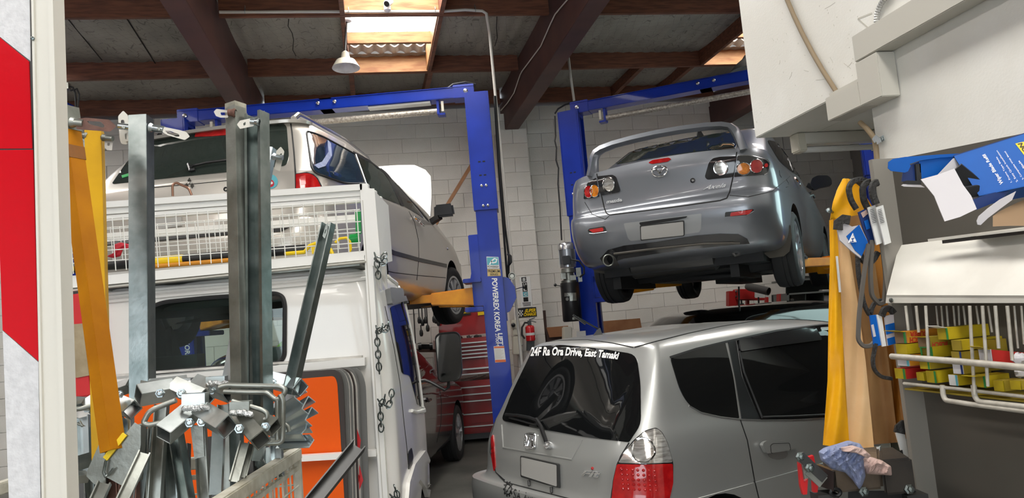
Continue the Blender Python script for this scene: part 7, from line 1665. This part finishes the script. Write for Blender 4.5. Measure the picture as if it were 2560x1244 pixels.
for k, (dx, lb) in enumerate(((0, 'white barcode label sleeve on the ribbed belts'), (20, 'second white label sleeve nearest the stand flange'))):
    p_ = packet(lb, [([(2170 + dx, 518), (2188 + dx, 512), (2208 + dx, 606), (2192 + dx, 612)], 'card_white', 'sleeve')], 1.97 - .02 * k)
    g = G()
    for q in range(9): g.bar(at(2174 + dx + q * .9, 525 + q * 4, 1.966 - .02 * k), at(2184 + dx + q * .9, 522 + q * 4, 1.966 - .02 * k), .0012, .0014, (0, -1, 0))
    text(g, 'CODE', [(2193 + dx, 568), (2200 + dx, 590), (2194 + dx, 592), (2187 + dx, 570)], Surf(p=at(2190, 580, 1.966 - .02 * k), n=(0, 1, 0)), .0006, bold=.02) if False else None
    g.build('barcode', M['black_letter'], p_)['kind'] = 'stuff'
p_ = packet('bright blue belt sleeve low beside the rack with grey print', [([(2175, 788), (2192, 786), (2204, 862), (2186, 866)], 'blue_card', 'sleeve'), ([(2178, 812), (2184, 810), (2190, 840), (2184, 842)], 'card_inner', 'grey_print')], 1.97)
packet('white folded belt sleeve between the two lower blue ones', [([(2192, 786), (2204, 786), (2216, 864), (2206, 866)], 'card_white', 'sleeve')], 1.965)
p_ = packet('blue and grey belt sleeve touching the yellow cartons', [([(2212, 790), (2234, 785), (2240, 858), (2220, 864)], 'card_inner', 'sleeve'), ([(2213, 812), (2236, 806), (2238, 830), (2216, 836)], 'blue_card', 'blue_print'), ([(2218, 846), (2239, 840), (2240, 858), (2221, 863)], 'blue_card', 'blue_print')], 1.96)
p_ = packet('white belt sleeve standing low behind the bench beside the flange', [([(2240, 1082), (2262, 1080), (2278, 1180), (2266, 1170), (2254, 1130)], 'card_white', 'sleeve'), ([(2249, 1126), (2256, 1124), (2262, 1150), (2256, 1152)], 'black_letter', 'black_print')], 2.02)
g = G(); g.sweep([at(x, y, 2.0) for x, y in ((2248, 1082), (2250, 1070), (2260, 1062), (2266, 1064))], [(-.014, -.004), (.014, -.004), (.014, .004), (-.014, .004)], (0, -1, 0)); g.build('belt_end', M['belt'], p_)
# wall behind: grey end wall, dark post
g = G(); c0, c1 = at(2150, 560, 2.3), at(2222, 1085, 2.3); c1 = c0 + (c1 - c0) * (c0.z / (c0.z - c1.z)); g.channel(c1, c0, .05, .03, .003, (.5, -.8, 0)); tag(g.build('steel_upright', M['galv_dull']), 'dusty steel upright seen inside the hanging raincoat', 'upright')
# ---- bench with vice jaws, pliers and rags
be = thing('work_bench', 'dark oily bench top of heavy timber blocks with an iron band', 'bench', at(2170, 1240, 1.9).xy.to_3d())
def tb8(name, q, Y0, Y1, zt, zb, m, parent):
    """block: pixel quad of its front top edge etc."""
    g = G(); a_, b_ = at(*q[0], Y0), at(*q[1], Y0); c_, d_ = at(*q[2], Y1), at(*q[3], Y1)
    g.box8([Vector((p.x, p.y, zb)) for p in (a_, b_, c_, d_)] + [Vector((p.x, p.y, zt)) for p in (a_, b_, c_, d_)]); return g.build(name, m, parent, bevel=.006)
zt = at(2100, 1160, 1.85).z
tb8('bench_block', [(2082, 1180), (2204, 1184), (2200, 1140), (2052, 1120)], 1.82, 2.02, zt, zt - .06, M['bench_wood'], be)
tb8('bench_block', [(2206, 1190), (2286, 1186), (2238, 1140), (2200, 1138)], 1.80, 1.94, zt + .012, zt - .07, mat('dark_oily_timber', (.03, .024, .018), .6, noise=.4, nscale=8, col2=(.015, .012, .01)), be)
g = G(); g.box8([at(x, y, Y) for x, y, Y in ((2040, 1210, 1.86), (2084, 1228, 1.80), (2092, 1228, 1.84), (2046, 1208, 1.9), (2040, 1160, 1.86), (2084, 1178, 1.80), (2092, 1176, 1.84), (2046, 1158, 1.9))]); g.build('iron_band', M['dark_steel'], be)
g = G(); q = at(2280, 1234, 1.9); g.box8([Vector(v) for v in ()] or [at(x, y, Y) for x, y, Y in ((2120, 1262, 1.84), (2290, 1262, 1.84), (2290, 1262, 1.95), (2120, 1262, 1.95), (2120, 1226, 1.84), (2290, 1226, 1.84), (2290, 1226, 1.95), (2120, 1226, 1.95))]); g.build('lower_tray', M['black_plastic'], be)
for sx in (2060, 2280):
    for Y in (1.84, 2.0): g = G(); p = at(sx, 1230, Y); g.bar(p, Vector((p.x, p.y, 0)), .05, .05, (0, 1, 0)); g.build('leg', M['dark_steel'], be)
for (x, y) in ((2271, 1222), (2158, 1228)):
    g = G(); g.lathe(at(x, y, 1.80), (0, -1, .2), [(.012, 0), (.012, .006), (.007, .008), (.007, .016), (0, .017)], 6); g.build('bolt', M['galv'], be)
g = G(); n = 20; g.tube([at(x, y, 1.81) for x, y in ring_px(2089, 1230, 12, 9, 18)], .0042, 6, closed=True); tag(g.build('iron_ring', M['black_plastic'], smooth=50), 'black iron ring hanging below the bench edge', 'ring')
pl = thing('lever_tool', 'steel lever tool with two red handles clamped to the bench end', 'tool', at(2020, 1230, 1.82))
card('red_handle', [(1997, 1155), (2003, 1160), (2010, 1205), (2020, 1196), (2018, 1235), (2008, 1236), (2002, 1215)], 1.81, 'red_handle', pl, th=.012)
card('red_handle', [(2022, 1142), (2034, 1138), (2040, 1165), (2046, 1205), (2044, 1230), (2034, 1230), (2032, 1190)], 1.83, 'red_handle', pl, th=.012)
g = G(); g.bar(at(2000, 1138, 1.80), at(2062, 1196, 1.80), .022, .004, (0, -1, .1)); g.build('steel_bar', M['dark_steel'], pl)
g = G(); g.bar(at(2006, 1140, 1.806), at(2016, 1195, 1.806), .010, .004, (0, -1, .1)); g.bar(at(2022, 1172, 1.803), at(2058, 1205, 1.803), .03, .005, (0, -1, .1)); g.build('link_plate', M['galv_dull'], pl)['kind'] = 'stuff'
for (x, y) in ((1998, 1140), (2022, 1168)):
    g = G(); g.lathe(at(x, y, 1.798), (0, -1, .1), [(.011, 0), (.011, .008), (.006, .010), (.006, .018), (0, .019)], 6); g.build('pivot_bolt', M['galv'], pl)
rag('shop_rag', 'blue crumpled shop rag draped over the bench front', M['rag_blue'], [(2046, 1128), (2060, 1118), (2095, 1108), (2120, 1100), (2150, 1108), (2166, 1130), (2160, 1160), (2164, 1190), (2156, 1212), (2148, 1223), (2132, 1200), (2112, 1180), (2080, 1172), (2066, 1160), (2052, 1150)], 1.78, .05, 21, 12, 'rag')
rag('shop_rag', 'pinkish crumpled shop rag beside the blue one on the bench', M['rag_pink'], [(2150, 1140), (2180, 1142), (2205, 1150), (2228, 1165), (2230, 1188), (2200, 1186), (2165, 1184), (2156, 1165)], 1.79, .04, 22, 10, 'rag')
rag('shop_rag', 'pale rag strip folded along the top of the blue rag', M['rag_pink'], [(2100, 1118), (2130, 1112), (2160, 1122), (2178, 1138), (2170, 1146), (2140, 1132), (2106, 1128)], 1.745, .02, 23, 8, 'rag')
g = G(); g.box8([at(x, y, Y) for x, y, Y in ((2184, 1140, 2.05), (2198, 1142, 2.05), (2198, 1142, 2.06), (2184, 1140, 2.06), (2185, 1116, 2.05), (2200, 1116, 2.05), (2200, 1116, 2.06), (2185, 1116, 2.06))]); tag(g.build('paper_card', M['card_white']), 'small white card standing at the back of the bench', 'card')
# ------------------------------------------------------------------ background: tool chests, posters, press, shelving, far cars, roof fittings
def pxbox(g, x0, y0, x1, y1, Y, d):
    p = [at(x0, y1, Y), at(x1, y1, Y), at(x1, y0, Y), at(x0, y0, Y)]; e = GS * d
    return g.box8([p[0], p[1], p[1] + e, p[0] + e, p[3], p[2], p[2] + e, p[3] + e])
def bput(name, m, parent, x0, y0, x1, y1, Y, d, bevel=0.): return pxbox(G(), x0, y0, x1, y1, Y, d).build(name, M[m], parent, bevel=bevel)
TY = 9.45
# rows of drawers follow the slope of the picture's horizontals
def drow(x, y): return y - .085 * (x - 1190)
def quadbox(name, m, parent, x0, x1, y0, y1, Y, d, lean=.07):
    P_ = [at(x0 + lean * (y1 - 1000) , drow(x0, y1), Y), at(x1 + lean * (y1 - 1000), drow(x1, y1), Y), at(x1 + lean * (y0 - 1000), drow(x1, y0), Y), at(x0 + lean * (y0 - 1000), drow(x0, y0), Y)]; e = GS * d
    return G().box8([P_[0], P_[1], P_[1] + e, P_[0] + e, P_[3], P_[2], P_[2] + e, P_[3] + e]).build(name, M[m], parent)
c1 = thing('tool_chest', 'red top tool chest with its lid open, standing on the roller cabinet', 'tool chest', at(1190, 948, TY))
quadbox('chest_body', 'red_cab', c1, 1100, 1262, 844, 934, TY, .42); quadbox('lid', 'red_cab', c1, 1110, 1255, 768, 836, TY + .40, .03)
lidS = Surf(p=at(1180, 800, TY + .39), n=(0, 1, 0))
g = G(); panel(g, [(1140, 779), (1176, 775), (1177, 786), (1141, 790)], lidS, .004, .002, 30); bs = g.build('lid_sticker', M['black_letter'], c1)
g = G(); text(g, 'SUPER CHARGE', [(1142, 781), (1174, 777), (1175, 782), (1143, 786)], lidS, .012, bold=.02); g.build('sticker_lettering', M['bright_yellow'], bs)['kind'] = 'stuff'
g = G(); panel(g, [(1194, 779), (1209, 775), (1211, 786), (1195, 788)], lidS, .004, .002, 30); g.build('yellow_sticker', M['bright_yellow'], c1)
for k, y in enumerate((856, 866, 875, 884, 893)):
    d_ = quadbox('drawer', 'red_cab', c1, 1106, 1258, y - 7, y + 1, TY - .012, .02); quadbox('pull', 'drawer_trim', d_, 1106, 1258, y - 1.5, y + 1.2, TY - .03, .02)
d_ = quadbox('drawer', 'red_cab', c1, 1106, 1258, 898, 922, TY - .012, .02); quadbox('pull', 'drawer_trim', d_, 1106, 1258, 919, 922.5, TY - .03, .02)
d_ = quadbox('drawer', 'red_cab', c1, 1106, 1258, 925, 934, TY - .012, .02); quadbox('pull', 'drawer_trim', d_, 1106, 1258, 932, 935, TY - .03, .02)
g = G(); rr_ = random.Random(11)
for k in range(22): x = rr_.uniform(1112, 1245); p = at(x, drow(x, 843) + rr_.uniform(-3, 2), TY + rr_.uniform(.05, .3)); g.lathe(p, (rr_.uniform(-1, 1), rr_.uniform(-.4, .4), rr_.uniform(-.2, .6)), [(.022, -.03), (.03, 0), (.02, .035)], 7)
tag(g.build('loose_tools', M['dark_steel'], smooth=30), 'jumble of small tools lying in the open top of the red chest', 'tools', kind='stuff')
c2 = thing('roller_cabinet', 'dark red roller tool cabinet on the floor below the chest', 'tool cabinet', at(1190, 1092, TY))
quadbox('cabinet_body', 'red_cab', c2, 1096, 1266, 950, 1082, TY - .03, .48)
for k, (y0, y1) in enumerate(((966, 982), (984, 998), (1001, 1030), (1033, 1056), (1064, 1078))):
    d_ = quadbox('drawer', 'red_cab', c2, 1100, 1262, y0, y1, TY - .045, .02); quadbox('pull', 'drawer_trim', d_, 1100, 1262, y0 - 1, y0 + 1.8, TY - .065, .02)
quadbox('plinth', 'dark_steel', c2, 1100, 1262, 1082, 1096, TY + .02, .4)
for k, (x0, y0, x1, y1) in enumerate(((1165, 946, 1190, 940), (1185, 948, 1212, 938), (1178, 950, 1225, 944), (1200, 944, 1228, 941), (1155, 949, 1172, 944))):
    g = G(); p0, p1 = at(x0, y0, TY - .02), at(x1, y1, TY + .1); g.bar(p0, p1, .016, .006, EZ)
    for p in (p0, p1): g.lathe(p - EZ * .003, EZ, [(.017, 0), (.017, .007)], 8)
    tag(g.build('spanner', M['galv']), ('left short spanner', 'crossed spanner in the middle', 'longest spanner', 'right spanner', 'small spanner at the far left')[k] + ' lying on the ledge of the red cabinet', 'spanner', 'spanners on the cabinet ledge')
# tools hung on the wall beside the chests
for k, (x, y0, y1, b) in enumerate(((1033, 762, 858, 0), (1046, 764, 806, 5), (1054, 764, 812, 4), (1062, 764, 806, 5), (1052, 812, 838, 4), (1066, 764, 826, 4), (1083, 762, 804, 5), (1088, 768, 806, 4), (1094, 770, 812, 4))):
    g = G(); p0, p1 = at(x, y0, 9.75), at(x + .06 * (y1 - y0), y1, 9.75); g.tube([p0, p1], .008, 6)
    if b: d = (p1 - p0).normalized(); g.lathe(p1 - d * .08, d, [(.010, 0), (.022, .02), (.026, .06), (.018, .09), (0, .095)], 10)
    tag(g.build('hanging_tool', M['dark_steel'], smooth=40), 'dark bar tool hung on the wall beside the red chest, %s from the left' % ('first', 'second', 'third', 'fifth', 'fourth, lower', 'sixth', 'seventh', 'eighth', 'last')[k], 'tool', 'tools hung on the wall by the chest')
bz = thing('grinder', 'black bench machine on the shelf left of the red chest', 'machine', at(1062, 880, 9.7)); g = G(); pxbox(g, 1046, 860, 1082, 872, 9.6, .1); g.build('body', M['black_plastic'], bz, bevel=.01)
for x in (1050, 1078): g = G(); g.lathe(at(x, 866, 9.58), (1, .1, 0), [(.05, -.02), (.05, .02)], 14); g.build('wheel', M['dark_steel'], bz)
g = G(); pxbox(g, 1030, 873, 1100, 880, 9.55, .35); tag(g.build('wall_shelf', M['dark_ply']), 'brown wall shelf holding the black bench machine', 'shelf')
# timber prop leaning on the wall
g = G(); g.bar(at(1187, 398, 10.05), at(1088, 562, 9.85), .045, .03, (0, -1, 0)); tag(g.build('timber_prop', M['ply']), 'thin brown timber strip leaning across the block wall', 'timber')
# extinguisher, switches and posters on the pilaster
PY = 9.98
ex = thing('fire_extinguisher', 'red fire extinguisher with white band on the pilaster', 'extinguisher', at(1327, 855, PY)); c0 = at(1327, 852, PY - .1); c3 = at(1324, 812, PY - .1); ax = (c3 - c0); L = ax.length
g = G(); g.lathe(c0, ax, [(.05, 0), (.062, .01), (.062, L * .86), (.05, L * .95), (.02, L)], 20); g.build('cylinder', M['extinguisher'], ex, smooth=40)
g = G(); g.lathe(c0, ax, [(.0632, L * .36), (.0632, L * .52)], 20, caps=False); g.lathe(c0, ax, [(.0628, L * .36), (.0628, L * .52)], 20, caps=False); g.build('band', M['sticker_white'], ex)
g = G(); g.cbox(c3 + EZ * .03, .05, .05, .06); g.bar(c3 + EZ * .06, c3 + Vector((.09, 0, .03)), .02, .012, EZ); g.bar(c3 + EZ * .07, c3 + Vector((.08, 0, .09)), .02, .012, EZ); g.build('valve', M['dark_steel'], ex)
g = G(); g.tube([c3 + EZ * .03, at(1312, 806, PY - .14), at(1305, 818, PY - .14), at(1305, 836, PY - .14), at(1312, 846, PY - .14)], .012, 8); g.build('hose', M['black_rubber'], ex, smooth=50)
bput('bracket', 'dark_steel', ex, 1318, 852, 1336, 876, PY - .08, .06)
for k, (q, lb) in enumerate((((1279, 799, 1300, 822), 'upper cream switch box with a black plug'), ((1283, 822, 1301, 838), 'small cream socket between the two switch boxes'), ((1283, 840, 1306, 886), 'lower tall cream switch box beside the lift post'))):
    r_ = thing('switch_box', lb, 'switch box', at(q[0], q[3], PY)); bput('box', 'switch_box', r_, *q, PY - .12, .08, .008)
    if k == 0: g = G(); g.lathe(at(1283, 812, PY - .12), (0, -1, 0), [(.03, 0), (.026, .03), (.01, .04), (0, .042)], 14); g.build('plug', M['black_plastic'], r_, smooth=40)
    if k == 2: g = G(); g.lathe(at(1305, 862, PY - .12), (0, -1, 0), [(.008, 0), (.006, .008), (0, .009)], 8); g.build('screw', M['galv'], r_)
pS = Surf(p=room(2.05, 9.80, 2), n=-GS)
ps = thing('poster', 'white poster with stacked black and teal letter tiles', 'poster', pS.hit(1315, 768)[0])
g = G(); panel(g, [(1298, 692), (1325, 690), (1331, 766), (1303, 768)], pS, .002, .002, 40); g.build('sheet', M['sticker_white'], ps)
for k, (ch, x, y, mm) in enumerate((('S', 1303, 693, 'sticker_teal'), ('U', 1305, 706, 'black_letter'), ('L', 1306, 718, 'black_letter'), ('C', 1307, 730, 'sticker_teal'), ('O', 1308, 743, 'black_letter'))):
    g = G(); panel(g, [(x, y), (x + 12, y - 1), (x + 13, y + 10), (x + 1, y + 11)], pS, .004, .002, 40); tl_ = g.build('letter_tile', M['black_letter' if k != 3 else 'sticker_teal'], ps)
    g = G(); text(g, ch, [(x + 2.5, y + 2), (x + 10, y + 1.3), (x + 10.8, y + 8.5), (x + 3.2, y + 9.2)], pS, .006, bold=.05); g.build('letter', M['sticker_white'], tl_)
for k in range(3): panel(g, [(1306 + k, 756.5 + k * 3.4), (1327, 755 + k * 3.4), (1327, 756.6 + k * 3.4), (1306 + k, 758 + k * 3.4)], pS, .004, .001, 40)
g.build('small_print', M['black_letter'], ps)['kind'] = 'stuff'
pq = thing('poster', 'black poster with yellow lettering and a chequered flag', 'poster', pS.hit(1315, 795)[0])
g = G(); panel(g, [(1288, 771), (1340, 767), (1342, 790), (1290, 794)], pS, .002, .002, 40); g.build('sheet', M['black_letter'], pq)
g = G(); text(g, 'SUPER', [(1313, 772), (1339, 770), (1339, 779), (1311, 781)], pS, .006, bold=.04, shear=.2); text(g, 'CHARGE', [(1309, 782), (1340, 780), (1340, 788), (1309, 790)], pS, .006, bold=.04); g.build('lettering', M['bright_yellow'], pq)['kind'] = 'stuff'
g = G()
for i in range(6):
    for j in range(4):
        if (i + j) % 2: panel(g, [(1290 + i * 2.8, 776 + j * 4 - i * .5 + abs(i - 3) * .6), (1292.8 + i * 2.8, 775.6 + j * 4 - i * .5 + abs(i - 2) * .6), (1293 + i * 2.8, 779.6 + j * 4 - i * .5 + abs(i - 2) * .6), (1290 + i * 2.8, 780 + j * 4 - i * .5 + abs(i - 3) * .6)], pS, .006, .001, 40)
g.build('chequered_flag', M['sticker_white'], pq)['kind'] = 'stuff'
for (q, Y, d, m, lb) in (((1352, 776, 1364, 880), 10.2, .04, 'dark_ply', 'dark brown board standing upright beside the pilaster'), ((1364, 828, 1425, 880), 10.15, .03, 'dark_ply', 'dark lower board behind the right lift post'), ((1366, 818, 1420, 843), 10.1, .03, 'ply', 'orange-brown plywood sheet against the wall behind the pump'), ((1462, 806, 1600, 850), 10.2, .03, 'ply', 'brown plywood sheet behind the silver roof')):
    g = G(); x0, y0, x1, y1 = q; sl = -.08 * (x1 - x0); P_ = [at(x0 + 8, y1, Y), at(x1 + 8, y1 + sl, Y), at(x1, y0 + sl, Y), at(x0, y0, Y)]; e = GS * d; g.box8([P_[0], P_[1], P_[1] + e, P_[0] + e, P_[3], P_[2], P_[2] + e, P_[3] + e]); tag(g.build('board', M[m]), lb, 'board')
g = G(); pxbox(g, 1411, 816, 1431, 850, 8.4, .12); tag(g.build('junction_box', M['switch_box'], bevel=.01), 'cream box at the foot of the right lift post', 'box')
# shop press, pipe on top, dark shelving
pr_ = thing('shop_press', 'red shop press frame standing at the back wall on the right', 'press', at(1890, 800, 10.45))
for nm, q, Y, d in (('upright', (1823, 727, 1846, 850), 10.35, .1), ('crossbeam', (1845, 722, 1888, 748), 10.30, .16), ('upright', (1868, 745, 1874, 850), 10.40, .06), ('upright', (1916, 742, 1922, 850), 10.40, .06), ('upright', (1950, 734, 1964, 850), 10.35, .1), ('lower_beam', (1846, 744, 1912, 750), 10.35, .1)): bput(nm, 'red_press', pr_, *q, Y, d, .006)
for y in (728, 741): g = G(); g.lathe(at(1841, y, 10.34), (0, -1, 0), [(.018, 0), (.012, .02), (0, .022)], 10); g.build('bolt', M['galv'], pr_, smooth=30)
for (x, y0, y1) in ((1853, 747, 758), (1896, 742, 758), (1931, 738, 756)): g = G(); g.tube([at(x, y0, 10.35), at(x + 1, y1, 10.35)], .012, 6); g.lathe(at(x + 1, y1, 10.35), (0, 0, -1), [(.03, 0), (.035, .02), (.03, .05)], 10); g.build('hook', M['dark_steel'], pr_)
g = G(); p0, p1 = at(1866, 715, 10.20), at(1922, 728, 9.95); ax = p1 - p0; g.lathe(p0, ax, [(.0, -.02), (.04, 0), (.055, .05), (.055, ax.length), (.048, ax.length), (.048, ax.length * .5)], 18); tag(g.build('exhaust_pipe', M['old_pipe'], smooth=50), 'grey open-ended pipe resting on top of the red press', 'pipe')
g = G(); pxbox(g, 1888, 728, 1908, 742, 10.25, .02); tag(g.build('paper_sheet', M['card_white']), 'pale sheet hanging below the grey pipe', 'paper')
sh = thing('shelving', 'dark green steel shelving with small parts at the back right', 'shelving', at(2020, 840, 10.35))
bput('back_panel', 'shelf_dark', sh, 1966, 690, 2110, 850, 10.60, .02); bput('side_panel', 'shelf_edge', sh, 1967, 733, 1973, 850, 10.20, .4)
for y in (734, 765, 700): 
    g = G(); P_ = [at(1967, y + 3, 10.20), at(2110, y - 7, 10.20), at(2110, y - 11, 10.20), at(1967, y - 1, 10.20)]; e = GS * .4; g.box8([P_[0], P_[1], P_[1] + e, P_[0] + e, P_[3], P_[2], P_[2] + e, P_[3] + e]); g.build('shelf', M['shelf_edge'], sh)
for x in (2013, 2058): bput('divider', 'shelf_dark', sh, x, 732, x + 2, 850, 10.22, .35)
for k, (q, m, lb) in enumerate((((2016, 757, 2032, 763), 'card_white', 'small pale carton on the middle shelf'), ((2056, 738, 2076, 760), 'card_inner', 'clear jar of parts at the right end of the middle shelf'), ((2056, 723, 2075, 729), 'card_white', 'flat white carton on the upper shelf'), ((1978, 745, 1986, 763), 'galv_dull', 'grey funnel shape at the left of the middle shelf'), ((2012, 689, 2040, 697), 'dark_steel', 'dark tool on the topmost shelf'))):
    tag(pxbox(G(), *q, 10.30, .1).build('shelf_item', M[m], bevel=.01), lb, 'item', 'small things on the dark shelving')
# two more cars on the floor below the lifts
P_ = at(1139, 1088, 8.55); yw = .10; fx, lx = Vector((math.sin(yw), math.cos(yw), 0)), Vector((-math.cos(yw), math.sin(yw), 0)); o_ = P_ - fx * 3.35 + lx * .80
dr = [Ring(.3, 3.9, .70, .2), Ring(.05, 4.1, .82, .3), Ring(.0, 4.15, .85, .55), Ring(.08, 4.1, .85, [(0, .85), (2.6, .88), (4, .72)]), Ring(.12, 3.9, .83, [(0, .98), (2.7, .98), (3.8, .8)]), Ring(.2, 3.2, .78, [(0, 1.06), (3, 1.02)]), Ring(.4, 2.75, .66, 1.3, .25, .4), Ring(.5, 2.45, .58, 1.42, .25, .4), Ring(.7, 2.2, .4, 1.47, .2, .3), Ring(1, 2, .1, 1.48, .05, .05)]
dc = Car('dark_car', 'dark plum car on the floor beneath the champagne wagon', (o_.x, o_.y, floor_z(8.5), yw), dr, M['purple_black'], [(3.35, -1), (.75, -1)], arch_r=.35)
for wx in (.75, 3.35):
    for sd in (-1, 1): dc.wheel(wx, sd * .76, .31, .31, .19, sd, 'cap', M['tyre'], M['hubcap'], rim=.2)
dc.panel('side_window', rpoly([(1042, 868), (1056, 878), (1074, 905), (1092, 946), (1070, 950), (1048, 945), (1035, 900)], 3), M['dark_glass'], .004, .01, 8)
dc.line('door_gap', [(1098, 962), (1104, 1010), (1102, 1060), (1092, 1105)], M['seam'], .003, .0015, flat=.006); dc.line('crease', [(1056, 985), (1080, 982), (1120, 990)], M['purple_black'], .008, .002)
g = G(); line(g, [(1064, 996), (1068, 1002), (1074, 998)], dc.S, .012, .012, 4, 8); dc.part('door_handle', g, M['purple_black']); dc.finish()
P_ = at(1825, 772, 8.25); yw = R(60); fx = Vector((math.sin(yw), math.cos(yw), 0)); o_ = P_ - fx * 1.2
bc = Car('dark_car', 'black car whose roof and aerial show behind the silver hatchback', (o_.x, o_.y, .11, yw), [Ring(.3, 3.9, .70, .2), Ring(.05, 4.1, .82, .3), Ring(.0, 4.15, .85, .55), Ring(.08, 4.1, .85, [(0, .85), (2.6, .9), (4, .75)]), Ring(.15, 3.6, .82, [(0, 1.0), (3.5, .98)]), Ring(.35, 2.9, .72, 1.28, .3, .4, .1), Ring(.5, 2.6, .66, 1.40, .3, .4, .1), Ring(.6, 2.45, .58, 1.44, .3, .4), Ring(.8, 2.2, .4, 1.475, .3, .3), Ring(1.1, 2, .12, 1.49, .05, .05)], M['black_hood'], [(.75, -1), (3.35, -1)], arch_r=.35)
for wx in (.75, 3.35):
    for sd in (-1, 1): bc.wheel(wx, sd * .76, .31, .31, .19, sd, 'cap', M['tyre'], M['hubcap'], rim=.2)
g = G(); p = at(1848, 776, 8.0); g.tube([p, at(1847, 716, 8.0)], .010, 6); g.lathe(p - EZ * .03, EZ, [(.04, 0), (.02, .05)], 10); bc.part('aerial', g, M['black_plastic']); bc.finish()
# roof fittings: conduits, dome lamp, camera
def pipe(label, pts, r, m='conduit', cat='conduit'): return tag(G().tube(pts, r, 10).build('conduit', M[m], smooth=50), label, cat)
pipe('long white conduit clipped along the roof purlin then dropping to the left lift', [room(-1.21, 6.985, 4.735), room(0, 6.985, 4.73), room(.85, 6.985, 4.725), room(1.1, 6.985, 4.74), room(1.27, 6.985, 4.728)] + [room(1.31, 6.985, 4.70), room(1.325, 6.99, 4.5), room(1.335, 7.02, 3.7), room(1.345, 7.02, 3.0), room(1.37, 7.02, .3)], .014)
for u in (-.98, -.03, .80, 1.2):
    g = G(); g.sweep([room(u, 6.97, 4.712), room(u, 6.962, 4.735), room(u, 6.97, 4.757), room(u, 6.998, 4.762), room(u, 6.998, 4.80)], [(-.012, -.002), (.012, -.002), (.012, .002), (-.012, .002)], EU); tag(g.build('pipe_saddle', M['galv']), 'metal saddle clip on the roof conduit, %s' % {-.98: 'near the left rafter', -.03: 'at the left edge of the skylight', .80: 'at the right edge of the skylight', 1.2: 'beside the bend'}[u], 'clip')
pipe('short white conduit dropping to the top of the right lift', [at(1421, 142, 8.3), at(1428, 200, 8.2), at(1436, 258, 8.1)], .014)
pipe('thin grey cable sagging down the right rafter to the wall', [onp(x, y, EU * 1.94, EU) for x, y in ((1418, 0), (1388, 35), (1376, 60), (1352, 115), (1305, 178), (1300, 188), (1285, 232), (1268, 258), (1252, 276))], .007, 'conduit', 'cable')
pipe('dark wire hanging from the foil near the left rafter', [onp(x, y, (0, 0, 4.86), (0, 0, 1)) for x, y in ((722, 48), (720, 65), (730, 82), (734, 100), (732, 125), (740, 140))], .004, 'seam', 'wire')
pipe('dark wire crossing the foil beside the conduit drop', [onp(x, y, (0, 0, 4.86), (0, 0, 1)) for x, y in ((1242, 42), (1241, 70), (1243, 95), (1237, 115))], .004, 'seam', 'wire')
lm = thing('dome_lamp', 'white enamel dome lamp hanging beside the skylight', 'lamp', at(862, 175, 7.15)); c0 = at(863, 132, 7.15); dn = Vector((0, -.05, -1)).normalized()
g = G(); g.lathe(c0, dn, [(.012, -.02), (.035, .0), (.045, .05), (.05, .075), (.095, .085), (.115, .12), (.135, .155), (.137, .16), (.125, .155), (.05, .09), (0, .085)], 28); g.build('shade', M['lamp_enamel'], lm, smooth=35)
g = G(); g.tube([c0, at(866, 60, 7.15), at(866, 46, 7.15)], .012, 8); g.build('stem', M['dark_steel'], lm); g = G(); g.lathe(at(866, 46, 7.15), (0, 0, -1), [(.05, 0), (.05, .03), (.03, .04)], 16); g.build('rose', M['sticker_white'], lm, smooth=30)
rl = thing('dome_lamp', 'grey dome lamp half hidden by the white bulkhead', 'lamp', at(1862, 175, 7.7)); g = G(); g.lathe(at(1868, 138, 7.7), (0, 0, -1), [(.03, 0), (.06, .04), (.13, .09), (.19, .15), (.2, .17), (.18, .165), (0, .08)], 26); g.build('shade', M['old_pipe'], rl, smooth=35); g = G(); g.tube([at(1868, 138, 7.7), at(1866, 40, 7.7)], .012, 6); g.build('stem', M['dark_steel'], rl)
sc = thing('security_camera', 'white security camera on the lit board above the skylight', 'camera', at(966, 20, 6.9)); c0, c1_ = at(976, 2, 6.86), at(965, 11, 6.78); d = (c1_ - c0).normalized()
g = G(); g.lathe(c0, d, [(.03, 0), (.034, .01), (.034, .09), (.03, .095)], 16); g.build('body', M['sticker_white'], sc, smooth=40); g = G(); g.lathe(c0 + d * .095, d, [(.028, 0), (.02, .003), (0, .003)], 16); g.build('lens', M['black_plastic'], sc)
g = G(); g.lathe(at(968, 18, 6.9), (0, 0, -1), [(.03, -.03), (.034, 0), (.034, .03), (0, .05)], 16); g.build('mount', M['sticker_white'], sc, smooth=40)
